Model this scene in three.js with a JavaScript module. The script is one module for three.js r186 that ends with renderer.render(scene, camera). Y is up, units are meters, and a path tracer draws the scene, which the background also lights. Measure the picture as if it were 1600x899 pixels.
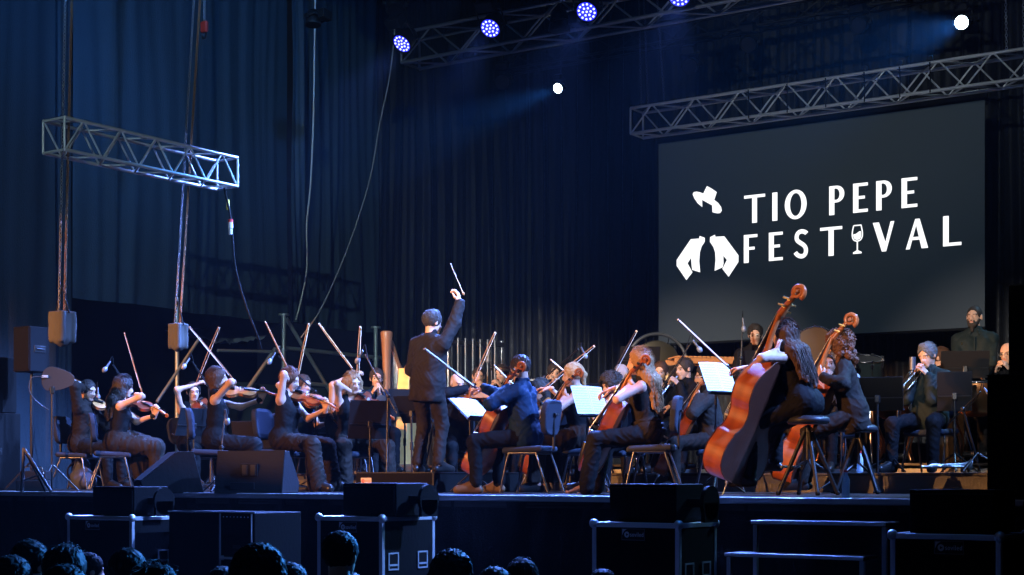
import * as THREE from 'three';
import { mergeGeometries, toCreasedNormals } from 'three/addons/utils/BufferGeometryUtils.js';
import { RoundedBoxGeometry } from 'three/addons/geometries/RoundedBoxGeometry.js';
import { createNoise3D } from 'simplex-noise';

// ---------------------------------------------------------------- camera, sky, moon, exposure
const scene = new THREE.Scene();
const V = (x = 0, y = 0, z = 0) => new THREE.Vector3(x, y, z);
const UP = V(0, 1, 0), YAW = Math.atan2(0.5635, 0.8261), EYE = V(0, 1.67, 11);
const FWD = V(-0.5635, 0, -0.8261).normalize(), RGT = V(0.8261, 0, -0.5635).normalize();
const camera = new THREE.PerspectiveCamera(2 * Math.atan(449.5 / 2459) * 180 / Math.PI, 1600 / 899, 0.1, 900);
camera.position.copy(EYE); camera.rotation.y = YAW;
camera.setViewOffset(1600, 899, 0, -294.5, 1600, 899);            // the lens is shifted upwards, verticals stay upright
const renderer = new THREE.WebGLRenderer();
renderer.toneMapping = THREE.LinearToneMapping; renderer.toneMappingExposure = 1.4;
renderer.shadowMap.enabled = true;
{ // a clear night sky
  const w = 64, h = 32, d = new Float32Array(w * h * 4);
  for (let y = 0; y < h; y++) for (let x = 0; x < w; x++) d.set([0.0011, 0.0017, 0.0034, 1], (y * w + x) * 4);
  const sky = new THREE.DataTexture(d, w, h, THREE.RGBAFormat, THREE.FloatType);
  sky.mapping = THREE.EquirectangularReflectionMapping; sky.magFilter = THREE.LinearFilter; sky.needsUpdate = true;
  scene.background = sky; scene.environment = sky;
}
const moon = new THREE.DirectionalLight(0xffeedd, 0.01);
moon.position.set(-20, 40, 25); moon.castShadow = true;
Object.assign(moon.shadow.camera, { left: -30, right: 30, top: 30, bottom: -30, near: 1, far: 120 });
scene.add(moon, moon.target);

// ---------------------------------------------------------------- small helpers
let seed = 7;
const rnd = () => { seed = (seed * 1664525 + 1013904223) >>> 0; return seed / 4294967296; };
const rr = (a, b) => a + (b - a) * rnd();
const noise3 = createNoise3D(rnd);
const PXF = 2459, HOR = 744, STAGE = 1.5;
const at = (px, py, d) => EYE.clone().addScaledVector(FWD, d).addScaledVector(RGT, (px - 800) / PXF * d).addScaledVector(UP, (HOR - py) / PXF * d);
const onZ = (px, z) => (11 - z) / (0.8261 + 0.5635 * (px - 800) / PXF);      // distance along the view at which column px meets the plane z
const atZ = (px, py, z) => at(px, py, onZ(px, z));
const onX = (px, x) => x / (-0.5635 + 0.8261 * (px - 800) / PXF);
const atX = (px, py, x) => at(px, py, onX(px, x));
const dirI = (deg) => RGT.clone().multiplyScalar(Math.cos(deg * Math.PI / 180)).addScaledVector(FWD, Math.sin(deg * Math.PI / 180));   // 0 points right in the picture, 90 away, -90 to the viewer
const yawOf = (v) => Math.atan2(v.x, v.z);                                    // turn that brings +z onto v
const names = new Map();
function numbered(n) { const k = names.get(n) ?? 0; names.set(n, k + 1); return k ? n + '_' + String(k).padStart(3, '0') : n; }
function tag(o, label, category, group, kind) {
  if (label) o.userData.label = label; if (category) o.userData.category = category;
  if (group) o.userData.group = group; if (kind) o.userData.kind = kind; return o;
}
function thing(name, label, category, p = V(), turn = 0, group) {
  const g = new THREE.Group(); g.name = numbered(name); g.position.copy(p); g.rotation.y = turn; scene.add(g);
  return tag(g, label, category, group);
}
function copyOf(o, label, p, turn = 0) { const c = o.clone(); c.name = numbered(o.name.replace(/_\d{3}$/, '')); c.userData = { ...o.userData, label }; c.position.copy(p); c.rotation.set(0, turn, 0); scene.add(c); return c; }
const strip = (g, uv) => { let q = g.index ? g.toNonIndexed() : g.clone(); for (const k of Object.keys(q.attributes)) if (!['position', 'normal'].concat(uv ? ['uv'] : []).includes(k)) q.deleteAttribute(k); return q; };
function mesh(name, geos, mat, parent, uv) {
  const list = Array.isArray(geos) ? geos : [geos];
  const g = list.length === 1 ? list[0] : mergeGeometries(list.map((x) => strip(x, uv)));
  const m = new THREE.Mesh(g, mat); m.name = parent ? name : numbered(name); m.castShadow = m.receiveShadow = true;
  (parent ?? scene).add(m); return m;
}
const std = (c, roughness = 0.7, metalness = 0, x = {}) => new THREE.MeshPhysicalMaterial({ color: new THREE.Color().setRGB(...(Array.isArray(c) ? c : [c, c, c])), roughness, metalness, specularIntensity: metalness > 0.3 ? 1 : 0.45, ...x });
// geometry makers
const boxG = (w, h, d, x = 0, y = 0, z = 0) => new THREE.BoxGeometry(w, h, d).translate(x, y, z);
const rboxG = (w, h, d, r = 0.01, x = 0, y = 0, z = 0, s = 2) => new RoundedBoxGeometry(w, h, d, s, r).translate(x, y, z);
const quatY = (d) => new THREE.Quaternion().setFromUnitVectors(UP, d);
function barG(a, b, ra, rb = ra, seg = 10) {
  const d = b.clone().sub(a), l = d.length();
  return new THREE.CylinderGeometry(rb, ra, l, seg).applyQuaternion(quatY(d.normalize())).translate((a.x + b.x) / 2, (a.y + b.y) / 2, (a.z + b.z) / 2);
}
const discG = (p, n, r, h, seg = 24, r2 = r) => new THREE.CylinderGeometry(r2, r, h, seg).applyQuaternion(quatY(n.clone().normalize())).translate(p.x, p.y, p.z);
const ballG = (p, r, seg = 12) => new THREE.SphereGeometry(r, seg, Math.ceil(seg * 0.7)).translate(p.x, p.y, p.z);
const curvePts = (pts, n) => new THREE.CatmullRomCurve3(pts, false, 'centripetal').getPoints(n);
const hoseG = (pts, r, n = 40, seg = 7) => new THREE.TubeGeometry(new THREE.CatmullRomCurve3(pts, false, 'centripetal'), n, r, seg);
const latheG = (pts, seg = 28) => new THREE.LatheGeometry(pts.map((p) => new THREE.Vector2(p[0], p[1])), seg);
function tubeVar(pts, rad, seg = 8) {                                         // a tube whose radius follows rad
  const n = pts.length, pos = [], idx = [];
  let t = V(), nrm = null;
  for (let i = 0; i < n; i++) {
    t = pts[Math.min(i + 1, n - 1)].clone().sub(pts[Math.max(i - 1, 0)]).normalize();
    if (!nrm) nrm = (Math.abs(t.y) < 0.9 ? UP.clone() : V(1, 0, 0)).cross(t).normalize();
    nrm.addScaledVector(t, -nrm.dot(t)).normalize();
    const b = t.clone().cross(nrm);
    for (let j = 0; j < seg; j++) {
      const a = j / seg * 2 * Math.PI, r = typeof rad === 'function' ? rad(i / (n - 1)) : rad[i];
      pos.push(pts[i].x + (nrm.x * Math.cos(a) + b.x * Math.sin(a)) * r, pts[i].y + (nrm.y * Math.cos(a) + b.y * Math.sin(a)) * r, pts[i].z + (nrm.z * Math.cos(a) + b.z * Math.sin(a)) * r);
    }
  }
  for (let i = 0; i < n - 1; i++) for (let j = 0; j < seg; j++) { const k = (j + 1) % seg, a = i * seg + j, b = i * seg + k, c = a + seg, d = b + seg; idx.push(a, b, c, b, d, c); }
  const c0 = pos.length / 3; pos.push(...pts[0].toArray(), ...pts[n - 1].toArray());
  for (let j = 0; j < seg; j++) { const k = (j + 1) % seg; idx.push(c0, k, j, c0 + 1, (n - 1) * seg + j, (n - 1) * seg + k); }
  const g = new THREE.BufferGeometry(); g.setAttribute('position', new THREE.Float32BufferAttribute(pos, 3)); g.setIndex(idx); g.computeVertexNormals();
  return g;
}
function basisOf(y, z) { const yy = y.clone().normalize(), zz = z.clone().addScaledVector(yy, -z.dot(yy)).normalize(), xx = yy.clone().cross(zz); return new THREE.Quaternion().setFromRotationMatrix(new THREE.Matrix4().makeBasis(xx, yy, zz)); }
function place(o, p, y, z) { o.position.copy(p); o.quaternion.copy(basisOf(y, z)); return o; }

// ---------------------------------------------------------------- bodies: distance fields meshed by surface nets
const cap = (a, b, ra, rb = ra) => ({ t: 0, a: a.toArray(), d: [b.x - a.x, b.y - a.y, b.z - a.z], l: 1 / Math.max(a.distanceToSquared(b), 1e-9), ra, rb: rb - ra, lo: [Math.min(a.x, b.x), Math.min(a.y, b.y), Math.min(a.z, b.z)], hi: [Math.max(a.x, b.x), Math.max(a.y, b.y), Math.max(a.z, b.z)], m: Math.max(ra, rb) });
const ell = (c, X, Y, Z, rx, ry, rz) => ({ t: 1, c: c.toArray(), X: X.toArray(), Y: Y.toArray(), Z: Z.toArray(), r: [rx, ry, rz], lo: c.toArray(), hi: c.toArray(), m: Math.max(rx, ry, rz) });
function sd(p, x, y, z) {
  if (p.t === 0) {
    const ux = x - p.a[0], uy = y - p.a[1], uz = z - p.a[2];
    let h = (ux * p.d[0] + uy * p.d[1] + uz * p.d[2]) * p.l; h = h < 0 ? 0 : h > 1 ? 1 : h;
    const vx = ux - p.d[0] * h, vy = uy - p.d[1] * h, vz = uz - p.d[2] * h;
    return Math.sqrt(vx * vx + vy * vy + vz * vz) - p.ra - p.rb * h;
  }
  const ux = x - p.c[0], uy = y - p.c[1], uz = z - p.c[2];
  const a = (ux * p.X[0] + uy * p.X[1] + uz * p.X[2]) / p.r[0], b = (ux * p.Y[0] + uy * p.Y[1] + uz * p.Y[2]) / p.r[1], c = (ux * p.Z[0] + uy * p.Z[1] + uz * p.Z[2]) / p.r[2];
  const k0 = Math.sqrt(a * a + b * b + c * c); if (k0 < 1e-4) return -Math.min(...p.r);
  return k0 * (k0 - 1) / Math.sqrt((a / p.r[0]) ** 2 + (b / p.r[1]) ** 2 + (c / p.r[2]) ** 2);
}
function sdMesh(prims, { cell = 0.014, k = 0.03, subs = [], ksub = 0.01, disp = null, cut = null, color = null } = {}) {
  const pad = cell * 2 + 0.012, lo = [1e9, 1e9, 1e9], hi = [-1e9, -1e9, -1e9];
  for (const p of prims) for (let i = 0; i < 3; i++) { lo[i] = Math.min(lo[i], p.lo[i] - p.m); hi[i] = Math.max(hi[i], p.hi[i] + p.m); }
  const n = lo.map((l, i) => Math.ceil((hi[i] - l + 2 * pad) / cell) + 1), o = lo.map((l) => l - pad), [nx, ny, nz] = n, F = new Float32Array(nx * ny * nz), B = 6, br = cell * B * 0.87;
  for (let bz = 0; bz < nz; bz += B) for (let by = 0; by < ny; by += B) for (let bx = 0; bx < nx; bx += B) {
    const cx = o[0] + (bx + B / 2) * cell, cy = o[1] + (by + B / 2) * cell, cz = o[2] + (bz + B / 2) * cell, ds = prims.map((p) => sd(p, cx, cy, cz)), mn = Math.min(...ds);
    const far = mn > br + k + 0.02, near = far ? null : prims.filter((_, i) => ds[i] < mn + 2 * br + k + 0.01);
    for (let z = bz; z < Math.min(bz + B, nz); z++) for (let y = by; y < Math.min(by + B, ny); y++) for (let x = bx; x < Math.min(bx + B, nx); x++) {
      const i = (z * ny + y) * nx + x; if (far) { F[i] = 1; continue; }
      const X = o[0] + x * cell, Y = o[1] + y * cell, Z = o[2] + z * cell;
      let d = 1;
      for (const p of near) { const e = sd(p, X, Y, Z), h = Math.max(k - Math.abs(d - e), 0) / k; d = Math.min(d, e) - h * h * k * 0.25; }
      if (d < 0.04 && d > -0.04) {
        for (const p of subs) { const e = -sd(p, X, Y, Z), h = Math.max(ksub - Math.abs(d - e), 0) / ksub; d = Math.max(d, e) + h * h * ksub * 0.25; }
        if (disp) d += disp(X, Y, Z);
      }
      if (cut) d = Math.max(d, cut(X, Y, Z));
      F[i] = d;
    }
  }
  const id = new Int32Array(nx * ny * nz).fill(-1), pos = [], idx = [], sx = 1, sy = nx, sz = nx * ny, C = [0, sx, sy, sx + sy, sz, sx + sz, sy + sz, sx + sy + sz], E = [[0, 1], [2, 3], [4, 5], [6, 7], [0, 2], [1, 3], [4, 6], [5, 7], [0, 4], [1, 5], [2, 6], [3, 7]];
  for (let z = 0; z < nz - 1; z++) for (let y = 0; y < ny - 1; y++) for (let x = 0; x < nx - 1; x++) {
    const i = z * sz + y * sy + x; let m = 0;
    for (let c = 0; c < 8; c++) if (F[i + C[c]] < 0) m |= 1 << c;
    if (m === 0 || m === 255) continue;
    let px = 0, py = 0, pz = 0, q = 0;
    for (const [a, b] of E) if (((m >> a) & 1) !== ((m >> b) & 1)) { const fa = F[i + C[a]], t = fa / (fa - F[i + C[b]]); px += (a & 1) + t * ((b & 1) - (a & 1)); py += ((a >> 1) & 1) + t * (((b >> 1) & 1) - ((a >> 1) & 1)); pz += (a >> 2) + t * ((b >> 2) - (a >> 2)); q++; }
    id[i] = pos.length / 3; pos.push(o[0] + (x + px / q) * cell, o[1] + (y + py / q) * cell, o[2] + (z + pz / q) * cell);
  }
  const quad = (a, b, c, d, f) => { if (f) idx.push(a, b, c, a, c, d); else idx.push(a, c, b, a, d, c); };
  for (let z = 1; z < nz - 1; z++) for (let y = 1; y < ny - 1; y++) for (let x = 1; x < nx - 1; x++) {
    const i = z * sz + y * sy + x, s = F[i] < 0;
    if (s !== F[i + sx] < 0) quad(id[i - sy - sz], id[i - sz], id[i], id[i - sy], s);
    if (s !== F[i + sy] < 0) quad(id[i - sx - sz], id[i - sx], id[i], id[i - sz], s);
    if (s !== F[i + sz] < 0) quad(id[i - sx - sy], id[i - sy], id[i], id[i - sx], s);
  }
  const g = new THREE.BufferGeometry(); g.setAttribute('position', new THREE.Float32BufferAttribute(pos, 3)); g.setIndex(idx); g.computeVertexNormals();
  if (color) { const c = new Float32Array(pos.length); for (let i = 0; i < pos.length; i += 3) c.set(color(pos[i], pos[i + 1], pos[i + 2]), i); g.setAttribute('color', new THREE.BufferAttribute(c, 3)); }
  return g;
}
// ---------------------------------------------------------------- people
const HAIR = { dark: [0.028, 0.022, 0.018], brown: [0.055, 0.028, 0.016], auburn: [0.09, 0.035, 0.016], blonde: [0.36, 0.22, 0.1], fair: [0.22, 0.12, 0.055], grey: [0.085, 0.085, 0.085], audienceDim: [0.006, 0.006, 0.006] };  // the last tone is for audience heads, their dimness put into the colour
const skinMat = new THREE.MeshPhysicalMaterial({ vertexColors: true, roughness: 0.5, specularIntensity: 0.6 });
const hairMats = Object.fromEntries(Object.entries(HAIR).map(([k, c]) => [k, std(c, 0.62, 0, { specularIntensity: k === 'audienceDim' ? 0.07 : 0.3 })]));
const cloth = (c, r = 0.8) => std(c, Math.min(0.95, r + 0.1), 0, { specularIntensity: 0.25 });
const CLOTH = { black: cloth([0.0034, 0.0034, 0.0039], 0.7), coal: cloth([0.0056, 0.0056, 0.0062], 0.7), suit: cloth([0.0112, 0.0089, 0.0073], 0.7), navy: cloth([0.0056, 0.0201, 0.0475], 0.6), grey: cloth([0.0235, 0.0207, 0.0174]), brown: cloth([0.0133, 0.0095, 0.0067], 0.7), green: cloth([0.0089, 0.0150, 0.0150], 0.6) };
const shoeMat = std([0.012, 0.011, 0.01], 0.3), steel = std(0.55, 0.3, 1), black = std(0.008, 0.75, 0, { specularIntensity: 0.2 }), blackMatte = std(0.008, 0.9, 0, { specularIntensity: 0.1 }), darkMetal = std(0.035, 0.38, 0.75), chrome = std(0.72, 0.16, 1), lensMat = std(0.9, 0.05, 0, { transmission: 1, thickness: 0 });

function ik(s, t, l1, l2, pole) {
  const d = t.clone().sub(s); let L = d.length(); const mx = (l1 + l2) * 0.995;
  if (L > mx) { d.multiplyScalar(mx / L); L = mx; }
  const w = s.clone().add(d), dn = d.clone().normalize(), a = (l1 * l1 - l2 * l2 + L * L) / (2 * L), h = Math.sqrt(Math.max(l1 * l1 - a * a, 0));
  const pl = pole.clone().addScaledVector(dn, -pole.dot(dn)).normalize();
  return [s.clone().addScaledVector(dn, a).addScaledVector(pl, h), w];
}
function handPrims(w, dir, nrm, left, curl, thumbIn = 0.5, s = 1) {          // w wrist, dir towards the fingers, nrm out of the palm
  const d = dir.clone().normalize(), n = nrm.clone().addScaledVector(d, -nrm.dot(d)).normalize(), side = d.clone().cross(n).multiplyScalar(left ? -1 : 1), P = [];   // side points to the thumb
  const pt = (a, b, c) => w.clone().addScaledVector(d, a * s).addScaledVector(side, b * s).addScaledVector(n, c * s);
  const K = [[0.03, 0.092, 0.9], [0.01, 0.096, 1], [-0.011, 0.092, 0.94], [-0.03, 0.082, 0.76]];
  P.push(cap(pt(-0.03, 0, 0), pt(0.02, 0, 0), 0.026 * s, 0.024 * s));
  for (const [b, a, f] of K) {
    P.push(cap(pt(0.01, b * 0.55, 0), pt(a, b, 0), 0.014 * s, 0.0105 * s));
    let p = pt(a, b, 0), ang = 0;
    [0.044, 0.028, 0.022].forEach((l, i) => { ang += (Array.isArray(curl) ? curl[i] : curl) * (i ? 1 : 0.8); const q = p.clone().addScaledVector(d, Math.cos(ang) * l * f * s).addScaledVector(n, Math.sin(ang) * l * f * s); P.push(cap(p, q, (0.0095 - i * 0.0008) * s, (0.0087 - i * 0.0008) * s)); p = q; });
  }
  const t0 = pt(0.02, 0.022, 0.008), t1 = pt(0.058, 0.05, 0.012 + 0.02 * thumbIn), t2 = pt(0.088, 0.054 - 0.02 * thumbIn, 0.02 + 0.026 * thumbIn), t3 = pt(0.112, 0.046 - 0.03 * thumbIn, 0.026 + 0.03 * thumbIn);
  P.push(cap(t0, t1, 0.015 * s, 0.012 * s), cap(t1, t2, 0.011 * s, 0.0098 * s), cap(t2, t3, 0.0098 * s, 0.008 * s));
  return P;
}
function person(q) {
  const s = q.s ?? 1, base = q.base ?? at(q.px, HOR, q.d); base.y = q.floor ?? STAGE + (q.riser ?? 0);
  const g = thing(q.name ?? 'person', q.label, 'person', base, 0, q.group), O = V(), fem = !!q.fem;
  const f = dirI(q.phi), r = f.clone().cross(UP), loc = (v) => v.clone().sub(base), low = q.low ? 1.35 : 1;
  const hipY = q.stand ? 0.93 * s : (q.seat ?? 0.46) + 0.105, pel = UP.clone().multiplyScalar(hipY).addScaledVector(f, q.hipF ?? 0);
  const td = UP.clone().addScaledVector(f, Math.tan(q.lean ?? 0.08)).addScaledVector(r, Math.tan(q.side ?? 0)).normalize();
  const rs = r.clone().applyAxisAngle(td, q.twist ?? 0); rs.addScaledVector(td, -rs.dot(td)).normalize(); const fs = td.clone().cross(rs);
  const T = (a, b, c) => pel.clone().addScaledVector(td, a * s).addScaledVector(rs, b * s).addScaledVector(fs, c * s);
  const sw = fem ? 0.16 : 0.178, nb = T(0.505, 0, -0.015), shR = T(0.415, sw, -0.01), shL = T(0.415, -sw, -0.01);
  // head frame
  const hf = dirI(q.hphi ?? q.phi).multiplyScalar(Math.cos(q.hpitch ?? -0.1)).addScaledVector(UP, Math.sin(q.hpitch ?? -0.1)).normalize();
  let hr = hf.clone().cross(UP).normalize(); hr.applyAxisAngle(hf, q.hroll ?? 0); const hu = hr.clone().cross(hf), hs = s * (fem ? 0.97 : 1.0);
  const hc = nb.clone().addScaledVector(td, 0.075 * s).addScaledVector(UP, 0.065 * s).addScaledVector(hf, 0.025);
  const H = (x, y, z) => hc.clone().addScaledVector(hr, x * hs).addScaledVector(hu, y * hs).addScaledVector(hf, z * hs);
  const hl = (X, Y, Z) => { const x = X - hc.x, y = Y - hc.y, z = Z - hc.z; return [(x * hr.x + y * hr.y + z * hr.z) / hs, (x * hu.x + y * hu.y + z * hu.z) / hs, (x * hf.x + y * hf.y + z * hf.z) / hs]; };
  // arms
  const ua = 0.285 * s, fa = 0.25 * s, mid = pel.clone().addScaledVector(f, 0.3);
  const arm = (sh, tgt, sg, pole, hand) => {
    const t = tgt ? loc(tgt) : mid.clone().addScaledVector(r, sg * 0.14).addScaledVector(UP, 0.06), back = t.clone().sub(sh).normalize().multiplyScalar(hand?.reach ?? 0.07);
    const [e, w] = ik(sh, t.clone().sub(back), ua, fa, pole ?? UP.clone().multiplyScalar(-1).addScaledVector(r, sg * 0.5).addScaledVector(f, -0.3));
    return { sh, e, w, t };
  };
  const aR = arm(shR, q.rh, 1, q.rpole, q.rhand), aL = arm(shL, q.lh, -1, q.lpole, q.lhand);
  // legs
  const leg = (sg, k) => {
    const hip = pel.clone().addScaledVector(r, sg * 0.09 * s).addScaledVector(UP, -0.02);
    if (q.stand) { const an = UP.clone().multiplyScalar(0.09).addScaledVector(r, sg * (q.stance ?? 0.12)).addScaledVector(f, k?.f ?? 0); const [kn] = ik(hip, an, 0.43 * s, 0.42 * s, f); return { hip, kn, an, toe: an.clone().addScaledVector(f, 0.16).addScaledVector(r, sg * 0.05).addScaledVector(UP, -0.055) }; }
    const seat = q.seat ?? 0.46, kn = hip.clone().addScaledVector(f, (k?.l ?? 0.42) * s).addScaledVector(r, sg * (k?.s ?? 0.09)); kn.y = Math.min(hip.y - 0.01, (k?.y ?? 0.5 * s)); if (seat > 0.6) kn.y = k?.y ?? 0.6;
    const an = kn.clone().addScaledVector(f, k?.f ?? 0.02).addScaledVector(r, sg * (k?.o ?? 0)); an.y = k?.ay ?? 0.09;
    return { hip, kn, an, toe: an.clone().addScaledVector(f, 0.16).addScaledVector(r, sg * 0.05).setY(an.y - 0.055) };
  };
  const lR = leg(1, q.rk ?? q.k), lL = leg(-1, q.lk ?? q.k);
  // skin
  const sk = q.skin ?? [0.46, 0.27, 0.185], lip = [sk[0] * 0.86, sk[1] * 0.6, sk[2] * 0.6], hcol = HAIR[q.hair ?? 'dark'], stub = (q.stubble ?? 0) * 0.55;
  const torso = (e, tight) => [
    cap(T(0.02, -0.055, 0), T(0.02, 0.055, 0), 0.118 * s + e), cap(T(0.06, -0.045, 0.005), T(0.2, -0.05, 0.005), (fem ? 0.092 : 0.108) * s + e, (fem ? 0.085 : 0.103) * s + e), cap(T(0.06, 0.045, 0.005), T(0.2, 0.05, 0.005), (fem ? 0.092 : 0.108) * s + e, (fem ? 0.085 : 0.103) * s + e),
    cap(T(0.2, -0.055, 0.01), T(0.358, -0.08, 0.005), (fem ? 0.09 : 0.105) * s + e, (fem ? 0.084 : 0.094) * s + e), cap(T(0.2, 0.055, 0.01), T(0.358, 0.08, 0.005), (fem ? 0.09 : 0.105) * s + e, (fem ? 0.084 : 0.094) * s + e),
    ...(fem ? [cap(T(0.3, -0.065, 0.07), T(0.31, 0.065, 0.07), 0.052 + e)] : [])];
  const yoke = (e) => [cap(T(0.468, -0.035, -0.015), shL, 0.052 * s + e, 0.045 * s + e), cap(T(0.468, 0.035, -0.015), shR, 0.052 * s + e, 0.045 * s + e)];
  const sl = fem ? 0.85 : 1, arms = (e, to = 1) => [aR, aL].flatMap((a) => [cap(a.sh, a.e, 0.052 * s * sl + e, 0.041 * s * sl + e * 1.1), cap(a.e, a.e.clone().lerp(a.w, to), 0.042 * s * sl + e * 1.1, 0.028 * s * sl + e * 1.3)]);
  const neck = [cap(nb, hc.clone().addScaledVector(hf, -0.015), 0.058 * s * sl, 0.052 * s * sl)];
  const bodyPrims = [...torso(0), ...yoke(0), ...arms(0), ...neck, ...[lR, lL].flatMap((l) => [cap(l.hip, l.kn, 0.082 * s, 0.056 * s), cap(l.kn, l.an, 0.055 * s, 0.036 * s), cap(l.an, l.toe, 0.04, 0.03)])];
  const headPrims = [ell(H(0, 0.035, -0.012), hr, hu, hf, 0.075, 0.088, 0.094), ell(H(0, -0.028, 0.022), hr, hu, hf, 0.058, 0.082, 0.07), cap(H(-0.016, -0.092, 0.062), H(0.016, -0.092, 0.062), 0.021),
    cap(H(0, 0.012, 0.088), H(0, -0.026, 0.105), 0.009, 0.0135), cap(H(-0.014, -0.03, 0.092), H(0.014, -0.03, 0.092), 0.009), cap(H(-0.038, 0.028, 0.074), H(0.038, 0.028, 0.074), 0.012), cap(H(-0.016, -0.057, 0.085), H(0.016, -0.057, 0.085), 0.0085),
    ell(H(-0.077, 0, -0.012), hr, hu, hf, 0.011, 0.031, 0.019), ell(H(0.077, 0, -0.012), hr, hu, hf, 0.011, 0.031, 0.019), cap(H(0, -0.03, -0.03), nb, 0.05 * sl, 0.052 * sl)];
  const headSubs = [ell(H(-0.033, 0.005, 0.1), hr, hu, hf, 0.019, 0.012, 0.02), ell(H(0.033, 0.005, 0.1), hr, hu, hf, 0.019, 0.012, 0.02)];
  const eyes = [cap(H(-0.032, 0.003, 0.072), H(-0.032, 0.003, 0.0725), 0.0125), cap(H(0.032, 0.003, 0.072), H(0.032, 0.003, 0.0725), 0.0125)];
  const skinCol = () => sk, headCol = (X, Y, Z) => {
    const [x, y, z] = hl(X, Y, Z), ax = Math.abs(x);
    if (z > 0.05) {
      if (!q.shut && (ax - 0.032) ** 2 / 2.2 + (y - 0.003) ** 2 < 0.00007) return ax > 0.025 && ax < 0.04 ? [0.02, 0.013, 0.01] : [0.3, 0.27, 0.25];
      if (y > 0.019 && y < 0.031 && ax > 0.013 && ax < 0.055) return hcol.map((c, i) => c * 0.75 + sk[i] * 0.25);
      if (y < -0.048 && y > -0.066 && ax < 0.026) return lip;
    }
    if (stub && ((y < -0.03 && z > -0.02) || (y < -0.02 && ax > 0.05 && z > -0.02 && z < 0.05))) return sk.map((c, i) => c * (1 - stub) + hcol[i] * stub);
    if (q.hairStyle === 'bald' && y > 0.0 && z < -0.03 && y < 0.05) return sk.map((c, i) => c * 0.75 + hcol[i] * 0.25);
    return sk;
  };
  const parts = [sdMesh(bodyPrims, { cell: 0.017 * low, k: 0.035, color: skinCol }), (() => { const c = q.hcell ?? 0.0062; const h = sdMesh(headPrims, { cell: c, k: 0.02, subs: headSubs, ksub: 0.012, color: headCol }); return h; })()];
  if (!q.low || q.eyes) parts.push(sdMesh(eyes, { cell: 0.0055, k: 0.002, color: headCol }));
  const hands = [[aR, q.rhand, false], [aL, q.lhand, true]];
  for (const [a, h, left] of hands) {
    const dir = h?.dir ?? a.t.clone().sub(a.w).normalize().lerp(a.w.clone().sub(a.e).normalize(), 0.4);
    parts.push(sdMesh(handPrims(a.w, dir, h?.n ?? UP.clone().multiplyScalar(-1), left, h?.curl ?? 0.45, h?.thumb ?? 0.5, s * (fem ? 0.94 : 1.02)), { cell: q.low ? 0.0065 : 0.005, k: 0.008, color: skinCol }));
  }
  for (const p of parts) { p.deleteAttribute('uv'); }
  const body = mesh('body', mergeGeometries(parts.map((p) => p.toNonIndexed())), skinMat, g);
  // clothes
  const fold = (amp, fr) => (X, Y, Z) => {                                   // long creases in two slanting directions
    const m = THREE.MathUtils.smoothstep(noise3(X * 3.2, Y * 3.2, Z * 3.2 + 20), -0.18, 0.18), a = X * 0.75 + Y * 0.66 + Z * 0.3, b = Y * 0.75 - X * 0.66 + Z * 0.35, c = Z * 0.9 - X * 0.3;
    const r1 = 0.4 - Math.abs(noise3(a * fr * 0.3, b * fr * 2.1, c * fr * 0.7)), r2 = 0.4 - Math.abs(noise3(b * fr * 0.3 + 40, a * fr * 2.1, c * fr * 0.7));
    return -amp * (1.9 * (m * Math.max(r1, -0.1) + (1 - m) * Math.max(r2, -0.1)) + 0.5 * noise3(X * fr * 0.6, Y * fr * 0.4, Z * fr * 0.6));
  };
  const seedv = (q.px ?? 0) * 0.37, fl = (amp, fr) => { const h = fold(amp, fr); return (X, Y, Z) => h(X + seedv, Y, Z); };
  const cc = 0.0102 * low, top = q.top ?? 'shirt', tm = CLOTH[q.topCol ?? 'black'], bm = CLOTH[q.botCol ?? 'black'];
  const above = (Y) => (X, y) => y - Y;
  if (top === 'shirt') {
    mesh('shirt', sdMesh([...torso(0.021), cap(T(-0.02, -0.06, -0.005), T(-0.02, 0.06, -0.005), 0.138 * s), ...yoke(0.016), ...arms(0.017, 0.97), cap(nb.clone().addScaledVector(td, -0.02), nb.clone().addScaledVector(td, 0.022).addScaledVector(hf, 0.012), 0.064 * s, 0.06 * s)], { cell: cc, k: 0.03, disp: fl(0.0075, 11) }), tm, g);
    const col = nb.clone().addScaledVector(td, 0.028); // collar leaves
    mesh('button_placket', tubeVar([0.44, 0.36, 0.26, 0.16, 0.06].map((y) => { const c = T(y, 0, 0.1); return T(y, 0, (fem ? 0.125 : 0.122) - (y > 0.4 ? 0.03 : 0) + (y < 0.1 ? 0.012 : 0)); }), () => 0.011, 6), tm, g); mesh('collar', [1, -1].map((sg) => tubeVar([col.clone().addScaledVector(fs, -0.06).addScaledVector(rs, sg * 0.01), col.clone().addScaledVector(rs, sg * 0.062), col.clone().addScaledVector(fs, 0.062).addScaledVector(rs, sg * 0.03).addScaledVector(td, -0.03), col.clone().addScaledVector(fs, 0.085).addScaledVector(rs, sg * 0.05).addScaledVector(td, -0.07)], [0.018, 0.02, 0.018, 0.006], 7)), tm, g);
  } else if (top === 'suit') {
    const hem = [-0.16, -0.07].map((y) => [-0.06, 0.06].map((x) => T(y, x, -0.005)));
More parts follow.
